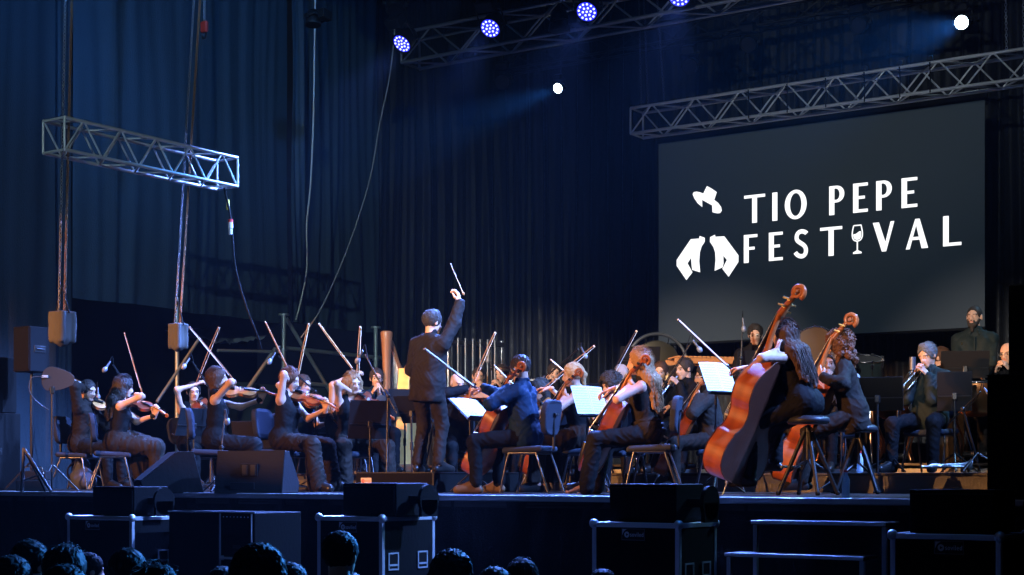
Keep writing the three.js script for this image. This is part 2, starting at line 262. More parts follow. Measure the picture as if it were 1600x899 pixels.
    mesh('jacket', sdMesh([...torso(0.026), ...yoke(0.024), ...arms(0.021, 0.93), ...[-1, 1].map((m) => cap(T(0.1, m * 0.06, 0), T(-0.14, m * 0.075, -0.005), 0.12 * s, 0.128 * s)), cap(shL, shL.clone().addScaledVector(td, 0.001), 0.062), cap(shR, shR.clone().addScaledVector(td, 0.001), 0.062)], { cell: cc, k: 0.03, disp: fl(0.0085, 9), cut: (X, Y, Z) => { const y = (X - pel.x) * td.x + (Y - pel.y) * td.y + (Z - pel.z) * td.z; const x = (X - pel.x) * rs.x + (Z - pel.z) * rs.z, z = (X - pel.x) * fs.x + (Y - pel.y) * fs.y + (Z - pel.z) * fs.z; return Math.max(-0.19 - y, q.stand && z < -0.02 && y < 0.0 ? 0.003 - Math.abs(x - 0.005) * 1 : -1); } }), tm, g);
    mesh('shirt_collar', sdMesh([cap(nb.clone().addScaledVector(td, -0.01), nb.clone().addScaledVector(td, 0.04).addScaledVector(hf, 0.014), 0.066 * s, 0.061 * s)], { cell: 0.008 }), CLOTH.black, g);
  } else if (top === 'sleeveless') {
    mesh('top', sdMesh([...torso(0.013), cap(T(0.0, -0.06, -0.008), T(0.0, 0.06, -0.008), 0.134 * s), cap(T(0.38, -0.075, 0.0), T(0.49, -0.085, -0.015), 0.075, 0.05), cap(T(0.38, 0.075, 0.0), T(0.49, 0.085, -0.015), 0.075, 0.05)], { cell: cc, k: 0.03, disp: fl(0.0055, 13), subs: [ell(T(0.52, 0, 0.075), rs, td, fs, 0.07, 0.13, 0.085), ...(q.backless ? [ell(T(0.5, 0, -0.11), rs, td, fs, 0.12, 0.17, 0.09)] : [])], ksub: 0.012 }), tm, g);
    if (q.frill) { const P = []; for (let k = 0; k < 3; k++) for (let i = 0; i <= 26; i++) { const a = i / 26 * 2 * Math.PI, w = 0.006 * Math.sin(a * 13 + k), rx = (0.155 + k * 0.012 + w), rz = 0.125 + k * 0.012 + w; P.push(T(0.1 - k * 0.045 + 0.008 * Math.sin(a * 9 + k * 2), Math.cos(a) * rx, Math.sin(a) * rz)); } mesh('frill', [0, 1, 2].map((k) => tubeVar(P.slice(k * 27, k * 27 + 27), () => 0.019, 7)), tm, g); }
  }
  // trousers or skirt
  const wide = q.wide ?? 0, legs = [lR, lL].flatMap((l) => { const an = l.an.clone().lerp(l.kn, wide ? -0.06 : 0.04); an.y = Math.max(an.y, 0.06); return [cap(l.hip, l.kn, 0.096 * s, (0.072 + wide * 0.25) * s), cap(l.kn, an, (0.07 + wide * 0.3) * s, (0.058 + wide) * s)]; });
  const wb = torso(0.008).slice(0, 1).concat([cap(T(0.0, -0.06, -0.01), T(0.0, 0.06, -0.01), 0.128 * s)]);
  if (q.skirt) {
    const kn = lR.kn.clone().lerp(lL.kn, 0.5), an = lR.an.clone().lerp(lL.an, 0.5); an.y = q.skirt;
    const lat = lR.kn.clone().sub(lL.kn).multiplyScalar(0.5);
    mesh('skirt', sdMesh([...wb, cap(T(0.03, 0, 0.0), kn, 0.15, 0.11), cap(lR.hip, lR.kn, 0.125, 0.1), cap(lL.hip, lL.kn, 0.125, 0.1), cap(kn, an, 0.085, 0.09), cap(lR.kn, an.clone().add(lat).addScaledVector(f, 0.04), 0.088, 0.085), cap(lL.kn, an.clone().sub(lat).addScaledVector(f, 0.04), 0.088, 0.085), cap(T(-0.03, 0, -0.02).lerp(kn, 0.5), an.clone().addScaledVector(f, -0.14), 0.1, 0.1)], { cell: cc, k: 0.05, disp: (X, Y, Z) => 0.009 * noise3((X + seedv) * 16, Y * 2.5, Z * 16) + 0.003 * noise3(X * 40, Y * 8, Z * 40), cut: (X, Y) => q.skirt - Y }), bm, g);
  } else mesh('trousers', sdMesh([...legs, ...wb], { cell: cc, k: 0.03, disp: fl(0.008 + wide * 0.07, 9) }), bm, g);
  const bare = q.barefoot;
  [lR, lL].forEach((l) => { const d = l.toe.clone().sub(l.an).setY(0).normalize(), heel = l.an.clone().addScaledVector(d, -0.035); heel.y = l.an.y - 0.052; mesh('shoe', sdMesh(bare ? [cap(l.toe, heel, 0.014, 0.012), cap(l.toe.clone().addScaledVector(UP, 0.03), l.an.clone().addScaledVector(d, 0.06), 0.036, 0.03)] : [cap(l.toe.clone().addScaledVector(d, 0.015), heel, 0.038, 0.036), cap(l.an.clone().addScaledVector(UP, 0.01), l.toe, 0.046, 0.04)], { cell: 0.009 * low, k: 0.03, cut: (X, Y) => l.an.y - 0.088 - Y }), q.shoeMat ?? shoeMat, g); });
  // hair
  const st = q.hairStyle ?? 'short', hm = hairMats[q.hair ?? 'dark'];
  if (st !== 'bald') {
    const grow = { short: 0.014, tuft: 0.016, bob: 0.02, long: 0.016, tied: 0.013, curly: 0.045, crop: 0.006 }[st] ?? 0.012;
    const P = [ell(H(0, 0.038, -0.016), hr, hu, hf, 0.075 + grow, 0.088 + grow, 0.095 + grow)], S = [ell(H(0, -0.055, 0.1), hr, hu, hf, st === 'bob' || st === 'long' ? 0.07 : 0.08, 0.134, 0.088)];
    if (st === 'short' || st === 'crop' || st === 'tuft') { S.push(ell(H(0, -0.13, 0.01), hr, hu, hf, 0.14, 0.105, 0.11)); }
    if (st === 'tuft') P.push(cap(H(-0.03, 0.106, 0.035), H(0.035, 0.112, 0.015), 0.028, 0.026));
    if (st === 'bob') for (const m of [-1, 1]) P.push(cap(H(m * 0.06, 0.02, -0.02), H(m * 0.062, -0.085, -0.02), 0.042, 0.03), cap(H(m * 0.03, 0.02, -0.06), H(m * 0.03, -0.1, -0.055), 0.05, 0.035));
    if (st === 'tied') P.push(cap(H(0, 0.02, -0.1), H(0, -0.005, -0.125), 0.035, 0.03), cap(H(0, -0.03, -0.11), H(0, -0.16, -0.11), 0.026, 0.012));
    if (st === 'curly') for (let i = 0; i < 16; i++) { const a = i * 2.4, y = 0.1 - i * 0.016; P.push(cap(H(Math.cos(a) * 0.085, y, -0.03 + Math.sin(a) * 0.075), H(Math.cos(a) * 0.1, y - 0.03, -0.035 + Math.sin(a) * 0.08), 0.035)); }
    if (st === 'long') { const L = q.hairLen ?? 0.42; for (const [m, bk] of [[-0.055, 0], [0, -0.02], [0.055, 0], [-0.09, 0.03], [0.09, 0.03]]) { const a = H(m * 0.9, 0.01, -0.06 + bk), b = H(m * 1.05, -0.1, -0.075 + bk); const c = T(0.5 - 0.09 * L, m * 1.25, -0.115 + bk), e = T(0.5 - L + Math.abs(m), m * 1.3, -0.125 + bk); P.push(cap(a, b, 0.045, 0.038), cap(b, c, 0.038, 0.036), cap(c, e, 0.036, 0.016)); } }
    const fr = st === 'curly' ? 45 : 70, am = st === 'curly' ? 0.01 : st === 'crop' ? 0.002 : 0.0058;
    mesh('hair', sdMesh(P, { cell: q.low ? 0.008 : 0.0065, k: st === 'curly' ? 0.012 : st === 'long' ? 0.06 : 0.03, subs: S, ksub: 0.008, disp: (X, Y, Z) => { const [x, y, z] = hl(X, Y, Z), a = Math.atan2(x, z + 0.02); return st === 'curly' ? am * noise3(X * fr, Y * fr, Z * fr) : am * (st === 'long' ? 0.7 : 0.35) * noise3(X * 30 + seedv, Y * 24, Z * 30) + am * 0.8 * noise3(X * fr, Y * fr * (st === 'long' || st === 'bob' ? 0.2 : 0.6), Z * fr); } }), hm, g);
  }
  if (st !== 'bald') {                                                       // loose locks over the hair's surface
    const lk = [], n = q.group === 'audience' ? (st === 'curly' ? 0 : 120) : { short: 170, tuft: 200, crop: 0, bob: 320, tied: 220, curly: 240, long: 300 }[st] ?? 150, g0 = { short: 0.011, tuft: 0.013, bob: 0.018, tied: 0.01, curly: 0.045, long: 0.015 }[st] ?? 0.012, yl = st === 'bob' || st === 'long' ? -0.02 : 0.0;
    for (let i = 0; i < n; i++) {
      const az = rr(-Math.PI, Math.PI), el = Math.asin(rr(yl * 4, 1)), nx = Math.cos(el) * Math.sin(az), ny = Math.sin(el), nz = Math.cos(el) * Math.cos(az); if (nz > 0.15 && ny < 0.5) continue; if (nz > -0.4 && ny < -0.05 && (st === 'short' || st === 'tuft')) continue;
      const nn = hr.clone().multiplyScalar(nx).addScaledVector(hu, ny).addScaledVector(hf, nz), p = H((0.075 + g0) * nx, 0.038 + (0.088 + g0) * ny, -0.016 + (0.095 + g0) * nz);
      const t = nz > 0.1 ? hf.clone().multiplyScalar(-0.9).addScaledVector(hu, 0.2).addScaledVector(hr, rr(-0.3, 0.9)) : hu.clone().multiplyScalar(-0.8).addScaledVector(hf, -0.3).addScaledVector(hr, rr(-0.5, 0.5)); t.addScaledVector(nn, -t.dot(nn)).normalize(); const L = { short: rr(0.02, 0.045), tuft: rr(0.03, 0.055), bob: rr(0.05, 0.1), tied: rr(0.03, 0.06), curly: rr(0.03, 0.05), long: rr(0.06, 0.14) }[st] ?? 0.03, rw = st === 'curly' ? 0.006 : st === 'tuft' ? 0.003 : 0.0026;
      lk.push(tubeVar([p.clone().addScaledVector(nn, -0.004), p.clone().addScaledVector(t, L * 0.5).addScaledVector(nn, 0.006 + (st === 'curly' ? rr(0, 0.02) : 0)), p.clone().addScaledVector(t, L).addScaledVector(nn, (st === 'tuft' ? rr(-0.004, 0.014) : rr(-0.012, 0.008)) - L * L * 3)], [rw, rw * 0.9, rw * 0.15], 3));
    }
    if (st === 'long') { const L = q.hairLen ?? 0.42; for (let i = 0; i < 110; i++) { const m = rr(-0.1, 0.1), bk = rr(-0.02, 0.01) + Math.abs(m) * 0.35, w = rr(-0.02, 0.02), ph = rr(0, 6), wv = q.wavy ? 0.014 : 0.005, pts = [H(m * 0.75, 0.04, -0.085 + bk), H(m * 1.05, -0.08, -0.112 + bk), T(0.47, m * 1.25 + w, -0.152 + bk), T(0.47 - L * 0.45, m * 1.35 + w, -0.16 + bk), T(0.5 - L * rr(0.85, 1.05) + Math.abs(m), m * 1.35 + w * 1.4, -0.15 + bk)]; lk.push(tubeVar(curvePts(pts, 9).map((p, j) => p.addScaledVector(rs, wv * Math.sin(j * 1.5 + ph)).addScaledVector(fs, -wv * Math.cos(j * 1.5 + ph))), (t) => 0.0062 * (1 - t * 0.75), 4)); } }
    if (lk.length) mesh('hair_locks', lk, hm, g).userData.kind = 'stuff';
  }
  if (q.beard) { const b = q.beard; mesh('beard', sdMesh([cap(H(-0.018, -0.085, 0.06), H(0.018, -0.085, 0.06), 0.03), cap(H(0, -0.09, 0.06), H(0, -0.1 - b, 0.06), 0.03, 0.016), cap(H(-0.058, -0.03, 0.02), H(-0.025, -0.085, 0.06), 0.017, 0.024), cap(H(0.058, -0.03, 0.02), H(0.025, -0.085, 0.06), 0.017, 0.024), cap(H(-0.026, -0.05, 0.085), H(0, -0.043, 0.096), 0.007), cap(H(0.026, -0.05, 0.085), H(0, -0.043, 0.096), 0.007), cap(H(0.026, -0.05, 0.085), H(0.026, -0.085, 0.075), 0.009), cap(H(-0.026, -0.05, 0.085), H(-0.026, -0.085, 0.075), 0.009)], { cell: 0.006, k: 0.012, disp: (X, Y, Z) => 0.003 * noise3(X * 80, Y * 40, Z * 80) }), hairMats[q.beardCol ?? q.hair ?? 'dark'], g); }
  if (q.glasses) { const ring = (m) => { const p = []; for (let i = 0; i <= 16; i++) { const a = i / 16 * 2 * Math.PI; p.push(H(m * 0.034 + Math.cos(a) * 0.024, 0.003 + Math.sin(a) * 0.019, 0.101)); } return tubeVar(p, () => 0.0018, 5); }; mesh('glasses', [ring(1), ring(-1), barG(H(-0.01, 0.005, 0.101), H(0.01, 0.005, 0.101), 0.0018), barG(H(0.058, 0.006, 0.1), H(0.08, 0.006, 0), 0.0018), barG(H(-0.058, 0.006, 0.1), H(-0.08, 0.006, 0), 0.0018)], q.glasses === 'clear' ? steel : black, g); }
  if (q.watch) mesh('wristband', sdMesh([cap(aL.w.clone().lerp(aL.e, 0.06), aL.w.clone().lerp(aL.e, 0.13), 0.033)], { cell: 0.007 }), black, g);
  g.J = { base, f, r, td, rs, fs, nb: nb.clone().add(base), hc: hc.clone().add(base), hf, hr, hu, shL: shL.clone().add(base), shR: shR.clone().add(base), wR: aR.w.clone().add(base), wL: aL.w.clone().add(base), T: (a, b, c) => T(a, b, c).add(base), H: (x, y, z) => H(x, y, z).add(base) };
  return g;
}
// where the parts of a pose will be before the body is built (for instruments that hands must meet)
function poseOf(q) {
  const s = q.s ?? 1, base = at(q.px, HOR, q.d); base.y = q.floor ?? STAGE + (q.riser ?? 0);
  const f = dirI(q.phi), r = f.clone().cross(UP), hipY = q.stand ? 0.93 * s : (q.seat ?? 0.46) + 0.105, pel = base.clone().addScaledVector(UP, hipY).addScaledVector(f, q.hipF ?? 0);
  const td = UP.clone().addScaledVector(f, Math.tan(q.lean ?? 0.08)).addScaledVector(r, Math.tan(q.side ?? 0)).normalize(), rs = r.clone().applyAxisAngle(td, q.twist ?? 0); rs.addScaledVector(td, -rs.dot(td)).normalize();
  const fs = td.clone().cross(rs), T = (a, b, c) => pel.clone().addScaledVector(td, a * s).addScaledVector(rs, b * s).addScaledVector(fs, c * s), nb = T(0.505, 0, -0.015), hf = dirI(q.hphi ?? q.phi).multiplyScalar(Math.cos(q.hpitch ?? -0.1)).addScaledVector(UP, Math.sin(q.hpitch ?? -0.1)).normalize(), hr = hf.clone().cross(UP).normalize().applyAxisAngle(hf, q.hroll ?? 0), hu = hr.clone().cross(hf), hs = s * (q.fem ? 0.97 : 1), hc = nb.clone().addScaledVector(td, 0.075 * s).addScaledVector(UP, 0.065 * s).addScaledVector(hf, 0.025);
  return { base, f, r, td, rs, fs, pel, T, nb, hc, hf, H: (x, y, z) => hc.clone().addScaledVector(hr, x * hs).addScaledVector(hu, y * hs).addScaledVector(hf, z * hs) };
}
// ---------------------------------------------------------------- string instruments
function woodTex(base, dark, n = 256, freq = 26, flame = 0.25) {
  const d = new Uint8Array(n * n * 4), c = new THREE.Color();
  for (let y = 0; y < n; y++) for (let x = 0; x < n; x++) {
    const u = x / n, v = y / n, w = 0.5 + 0.5 * Math.sin(u * freq * 6.28 + 2.2 * noise3(u * 3, v * 2, 4)), fl = 0.5 + 0.5 * noise3(u * 5, v * 30, 9), pt = 0.5 + 0.5 * noise3(u * 2.5, v * 2.5, 1), t = Math.min(1, 0.35 * w + flame * fl + 0.35 * pt);
    c.setRGB(...base.map((b, i) => b * (1 - t) + dark[i] * t)).convertLinearToSRGB(); d.set([c.r * 255, c.g * 255, c.b * 255, 255], (y * n + x) * 4);
  }
  const t = new THREE.DataTexture(d, n, n); t.colorSpace = THREE.SRGBColorSpace; t.wrapS = t.wrapT = THREE.RepeatWrapping; t.magFilter = THREE.LinearFilter; t.needsUpdate = true; return t;
}
const varnish = (b, d) => new THREE.MeshPhysicalMaterial({ map: woodTex(b, d), roughness: 0.4, clearcoat: 0.9, clearcoatRoughness: 0.12 });
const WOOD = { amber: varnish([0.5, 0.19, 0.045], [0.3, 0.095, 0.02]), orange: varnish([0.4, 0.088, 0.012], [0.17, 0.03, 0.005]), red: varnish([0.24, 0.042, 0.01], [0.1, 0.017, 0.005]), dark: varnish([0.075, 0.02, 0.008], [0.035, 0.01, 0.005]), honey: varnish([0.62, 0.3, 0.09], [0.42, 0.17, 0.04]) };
const ebony = std([0.012, 0.01, 0.009], 0.35), boneMat = std([0.6, 0.53, 0.4], 0.5), stringMat = std(0.6, 0.35, 1), hairBow = std([0.75, 0.73, 0.68], 0.6), brass = std([0.75, 0.52, 0.18], 0.35, 1), silver = std([0.85, 0.85, 0.83], 0.36, 1), gold = std([0.85, 0.62, 0.25], 0.36, 1);
const KIND = {
  violin: { L: 0.356, lb: 1, ub: 1, c: 1, rib: 0.034, arch: 0.015, neck: 0.132, scroll: 0.105, fb: 0.27, fw: [0.022, 0.041], pin: 0, nr: 0.011, back: 0.0, bow: 0.74 },
  cello: { L: 0.755, lb: 1, ub: 0.98, c: 1, rib: 0.122, arch: 0.027, neck: 0.28, scroll: 0.2, fb: 0.58, fw: [0.03, 0.062], pin: 0.22, nr: 0.019, back: 0.07, bow: 0.7 },
  bass: { L: 1.12, lb: 1.03, ub: 0.98, c: 1.07, rib: 0.205, arch: 0.035, neck: 0.42, scroll: 0.3, fb: 0.86, fw: [0.042, 0.09], pin: 0.16, nr: 0.026, back: 0.08, bow: 0.7, slope: true },
};
function outline(k) {                                                        // [y, half width] from the bottom to the top
  const cr = (pts, n) => new THREE.CatmullRomCurve3(pts.map(([y, w]) => V(w, y, 0)), false, 'centripetal').getPoints(n).map((p) => [p.y, p.x]);
  const lo = [[0, 0.001], [0.004, 0.09], [0.03, 0.195], [0.1, 0.272], [0.18, 0.292], [0.26, 0.284], [0.33, 0.25], [0.37, 0.238]].map(([y, w]) => [y, w * k.lb]);
  const mi = [[0.37, 0.238 * k.lb], [0.405, 0.19 * k.c], [0.46, 0.16 * k.c], [0.52, 0.155 * k.c], [0.58, 0.165 * k.c], [0.62, 0.188 * k.c], [0.645, 0.214 * k.ub]];
  const up = k.slope ? [[0.645, 0.214], [0.7, 0.224], [0.77, 0.222], [0.84, 0.19], [0.91, 0.132], [0.965, 0.078], [1, 0.05], [1.001, 0.001]] : [[0.645, 0.214], [0.7, 0.224], [0.79, 0.236], [0.87, 0.222], [0.94, 0.17], [0.985, 0.09], [0.999, 0.04], [1, 0.001]];
  return [...cr(lo, 16), ...cr(mi, 14).slice(1), ...cr(up.map(([y, w]) => [y, w * k.ub]), 15).slice(1)].map(([y, w]) => [y * k.L, Math.max(w, 0.001) * k.L]);
}
const stringGeo = {};
function stringParts(kind) {
  if (stringGeo[kind]) return stringGeo[kind];
  const k = KIND[kind], o = outline(k), G = {}, nu = 12, h = k.rib / 2, sc = k.L / 0.356;
  const plate = (sg) => {
    const pos = [], uv = [], idx = [];
    o.forEach(([y, w]) => { const e = Math.min(1, 4 * Math.min(y, k.L - y) / k.L + 0.02); for (let j = 0; j <= nu; j++) { const u = j / nu * 2 - 1, x = u * (w + 0.0025 * sc); pos.push(x, y, sg * (h + k.arch * (kind === 'bass' && sg < 0 ? 0.12 : 1) * (1 - u * u) ** 1.2 * Math.sqrt(e))); uv.push(x / k.L * 1.3 + 0.5, y / k.L); } });
    for (let i = 0; i < o.length - 1; i++) for (let j = 0; j < nu; j++) { const a = i * (nu + 1) + j, b = a + 1, c = a + nu + 1, d = c + 1; if (sg > 0) idx.push(a, b, d, a, d, c); else idx.push(a, d, b, a, c, d); }
    const g = new THREE.BufferGeometry(); g.setAttribute('position', new THREE.Float32BufferAttribute(pos, 3)); g.setAttribute('uv', new THREE.Float32BufferAttribute(uv, 2)); g.setIndex(idx); g.computeVertexNormals(); return g;
  };
  const ring = [...o.map(([y, w]) => [w, y]), ...o.slice().reverse().map(([y, w]) => [-w, y])];
  { const pos = [], uv = [], idx = []; let s = 0; ring.concat([ring[0]]).forEach(([x, y], i, a) => { if (i) s += Math.hypot(x - a[i - 1][0], y - a[i - 1][1]); for (const m of [-1, 1]) { pos.push(x, y, m * h); uv.push(m * 0.2 * k.rib / k.L + 0.5, s / k.L * 0.9); } });
    for (let i = 0; i < ring.length; i++) { const a = i * 2; idx.push(a, a + 2, a + 3, a, a + 3, a + 1); }
    const g = new THREE.BufferGeometry(); g.setAttribute('position', new THREE.Float32BufferAttribute(pos, 3)); g.setAttribute('uv', new THREE.Float32BufferAttribute(uv, 2)); g.setIndex(idx); g.computeVertexNormals(); G.ribs = g; }
  G.top = plate(1); G.backp = plate(-1);
  G.edge = [h, -h].map((z) => tubeVar(ring.filter((_, i) => i % 2 === 0).concat([ring[0]]).map(([x, y]) => V(x * 1.006, y, z)), () => 0.0028 * Math.sqrt(sc), 6));
  const tilt = (v) => { const p = v.clone().sub(V(0, k.L, h)); p.applyAxisAngle(V(1, 0, 0), -k.back); return p.add(V(0, k.L, h)); };     // the neck leans back
  const n0 = V(0, k.L - 0.01 * sc, h * 0.6), n1 = tilt(V(0, k.L + k.neck, h + 0.004 * sc));
  G.neck = [tubeVar([V(0, k.L - 0.02 * sc, -h * 0.2), n0.clone().add(V(0, 0.012 * sc, 0)), tilt(V(0, k.L + k.neck * 0.5, h + 0.002)), n1], [k.nr * 2, k.nr * 1.45, k.nr, k.nr * 0.95], 10)];
  const ax = n1.clone().sub(n0).normalize(), side = V(1, 0, 0), nz = side.clone().cross(ax), q = new THREE.Quaternion().setFromAxisAngle(V(1, 0, 0), -k.back - 0.28), qn = new THREE.Quaternion().setFromAxisAngle(V(1, 0, 0), -k.back);
  const S = k.scroll, loc = (x, y, z) => V(x, y, z).applyQuaternion(q).add(n1);
  const pegbox = [];
  { const w0 = k.nr * 1.15, w1 = k.nr * 0.75; pegbox.push(new THREE.CylinderGeometry(w1 * 1.2, w0 * 1.35, S * 0.66, 4, 1).rotateY(Math.PI / 4).scale(1, 1, 1.05).translate(0, S * 0.31, -k.nr * 0.5).applyQuaternion(q).translate(n1.x, n1.y, n1.z)); }
  const sp = [], sr = []; for (let i = 0; i <= 40; i++) { const t = i / 40, a = -0.9 + t * 10.2, R = S * (0.215 * (1 - t) ** 0.85 + 0.02); sp.push(loc(0, S * 0.8 + R * Math.sin(a + 0.5), -k.nr * 0.5 - S * 0.03 + R * -Math.cos(a + 0.5) * 1)); sr.push(S * (0.085 - 0.05 * t)); }
  const eye = discG(loc(0, S * 0.8, -k.nr * 0.5 - S * 0.03), V(1, 0, 0), S * 0.06, S * 0.34, 12);
  G.scroll = [...pegbox, tubeVar(sp, sr, 9), eye];
  G.pegs = []; for (let i = 0; i < 4; i++) { const m = i % 2 ? 1 : -1, p = loc(0, S * (0.14 + i * 0.12), -k.nr * 0.4), e = p.clone().add(V(m * k.nr * (kind === 'bass' ? 3 : 3.2), 0, 0)); const geo = [barG(p, e, k.nr * 0.22, k.nr * 0.26, 8)]; if (kind === 'bass') geo.push(discG(p.clone().add(V(m * k.nr * 1.25, 0, 0)), V(1, 0, 0), k.nr * 0.55, 0.008, 14), barG(e.clone().add(V(0, 0, -0.03)), e.clone().add(V(0, 0, 0.03)), 0.009, 0.009)); else geo.push(rboxG(k.nr * 0.5, k.nr * 1.3, k.nr * 1.5, k.nr * 0.2, e.x, e.y, e.z)); G.pegs.push(geo); }
  const f0 = tilt(V(0, k.L + k.neck - k.fb, h + 0.02 * sc + 0.01)), f1 = n1.clone().addScaledVector(nz, k.nr * 0.5);
  { const g = new THREE.CylinderGeometry(k.fw[0] / 2, k.fw[1] / 2, k.fb, 14).scale(1, 1, 0.42), d = f1.clone().sub(f0).normalize(); G.fingerboard = g.applyQuaternion(quatY(d)).translate((f0.x + f1.x) / 2, (f0.y + f1.y) / 2, (f0.z + f1.z) / 2); }
  const by = k.L * 0.5, bz = h + k.arch, bh = 0.034 * sc ** 1.12;
  { const s = new THREE.Shape(); const w = 0.021 * sc; s.moveTo(-w, 0); s.lineTo(-w * 0.5, 0); s.quadraticCurveTo(0, bh * 0.45, w * 0.5, 0); s.lineTo(w, 0); s.quadraticCurveTo(w * 0.55, bh * 0.4, w * 0.9, bh * 0.8); s.quadraticCurveTo(0, bh * 1.15, -w * 0.9, bh * 0.8); s.quadraticCurveTo(-w * 0.55, bh * 0.4, -w, 0); G.bridge = new THREE.ExtrudeGeometry(s, { depth: 0.005 * sc, bevelEnabled: false, curveSegments: 5 }).rotateX(Math.PI / 2).scale(1, 1, -1).translate(0, by, bz - 0.002).scale(1, 1, 1); G.bridge = new THREE.ExtrudeGeometry(s, { depth: 0.005 * sc, bevelEnabled: false, curveSegments: 5 }).applyMatrix4(new THREE.Matrix4().makeBasis(V(1, 0, 0), V(0, 0, 1), V(0, -1, 0))).translate(0, by, bz - 0.002); }
  G.tailpiece = tubeVar([V(0, 0.012 * sc, h + 0.012 * sc), V(0, k.L * 0.06, h + k.arch + 0.008 * sc), V(0, k.L * 0.33, bz + bh * 0.45)], [0.008 * sc, 0.012 * sc, 0.02 * sc], 8).scale(1, 1, 1);
  const sw = k.fw[0] * 0.36; G.strings = []; for (let i = 0; i < 4; i++) { const t = (i / 3 - 0.5) * 2, a = n1.clone().add(V(t * sw, 0, 0)).addScaledVector(nz, k.nr * 0.5 + k.fw[0] * 0.25), b = V(t * sw * 1.7, by, bz + bh * 0.98), c = V(t * sw * 1.2, k.L * 0.33, bz + bh * 0.5); G.strings.push(barG(a, b, 0.0007 * sc ** 0.6, undefined, 5), barG(b, c, 0.0007 * sc ** 0.6, undefined, 5)); }
  const fh = (m) => tubeVar(curvePts([V(m * 0.118 * k.L, k.L * 0.4, 0), V(m * 0.135 * k.L, k.L * 0.415, 0), V(m * 0.118 * k.L, k.L * 0.46, 0), V(m * 0.092 * k.L, k.L * 0.52, 0), V(m * 0.08 * k.L, k.L * 0.565, 0), V(m * 0.1 * k.L, k.L * 0.58, 0)], 18).map((p) => { const u = p.x / (0.16 * k.L); return p.setZ(h + k.arch * Math.max(0, 1 - u * u) ** 1.2 - 0.0005); }), (t) => (0.0016 + 0.0016 * Math.abs(2 * t - 1) ** 6) * sc ** 0.9, 6);
  G.fholes = [fh(1), fh(-1)];
  if (kind === 'violin') { G.chin = rboxG(0.07, 0.05, 0.018, 0.008, -0.045, 0.03, h + 0.022); G.shoulder = tubeVar([V(-0.09, 0.07, -h - 0.02), V(-0.03, 0.05, -h - 0.045), V(0.04, 0.05, -h - 0.04), V(0.09, 0.08, -h - 0.02)], () => 0.009, 7); }
  else G.pin = [barG(V(0, 0.01, 0), V(0, -k.pin, 0), 0.006, 0.004, 8), discG(V(0, -0.01, 0), UP, 0.017, 0.03, 12, 0.022)];
  G.nut = n1; G.neckAt = (t) => n0.clone().lerp(n1, t); G.bridgeAt = V(0, by, bz + bh);
  return stringGeo[kind] = G;
}
function stringed(kind, wood, label, p, y, z, name = kind, group) {
  const g = thing(name, label, name === 'viola' ? 'viola' : kind === 'bass' ? 'double bass' : kind, V(), 0, group), G = stringParts(kind), m = WOOD[wood];
  mesh('top_plate', G.top, m, g); mesh('back_plate', G.backp, kind === 'bass' ? WOOD.dark : m, g); mesh('ribs', G.ribs, m, g); mesh('edge_binding', G.edge, std([0.1, 0.03, 0.01], 0.4), g);  // bass backs take a darker varnish, the shade of that side painted in
  mesh('neck', G.neck, std(kind === 'violin' ? [0.4, 0.17, 0.05] : [0.28, 0.085, 0.022], 0.3, 0, { clearcoat: 0.5 }), g);
  const scr = mesh('scroll', G.scroll, std(kind === 'violin' ? [0.3, 0.09, 0.025] : [0.26, 0.07, 0.018], 0.28, 0, { clearcoat: 0.6 }), g);
  G.pegs.forEach((q) => mesh('peg', q, kind === 'bass' ? brass : ebony, g));
  mesh('fingerboard', G.fingerboard, ebony, g); mesh('bridge', G.bridge, boneMat, g); mesh('tailpiece', G.tailpiece, ebony, g); mesh('strings', G.strings, stringMat, g); mesh('sound_holes', G.fholes, ebony, g);
  if (G.chin) { mesh('chin_rest', G.chin, ebony, g); mesh('shoulder_rest', G.shoulder, black, g); } else mesh('endpin', G.pin, steel, g);
  place(g, p, y, z); if (name === 'viola') g.scale.setScalar(1.13); return g;
}
const toW = (g, v) => v.clone().multiply(g.scale).applyQuaternion(g.quaternion).add(g.position);
function bow(label, frog, tip, hairSide, tint = 'brown', len = 0.73, cat = 'violin bow') {   // the stick runs from the frog to the tip
  const y = tip.clone().sub(frog).normalize(), g = thing('bow', label, 'bow'), L = len;
  mesh('stick', tubeVar([V(0, -0.03, 0), V(0, 0.05, 0), V(0, L * 0.35, -0.006), V(0, L * 0.65, -0.006), V(0, L - 0.02, 0.002), V(0, L, 0.004)], [0.0062, 0.0062, 0.0058, 0.0054, 0.005, 0.0045], 7), tint === 'dark' ? std([0.05, 0.02, 0.012], 0.3) : std([0.3, 0.11, 0.035], 0.3), g);
  mesh('bow_hair', boxG(0.011, L - 0.05, 0.0025, 0, L / 2, 0.021), hairBow, g);
  mesh('frog', rboxG(0.012, 0.055, 0.026, 0.003, 0, 0.03, 0.013), ebony, g); mesh('tip', rboxG(0.011, 0.014, 0.026, 0.003, 0, L - 0.012, 0.012), boneMat, g);
  place(g, frog, y, hairSide ?? UP.clone().multiplyScalar(-1).addScaledVector(FWD, 0.3)); return g;
}
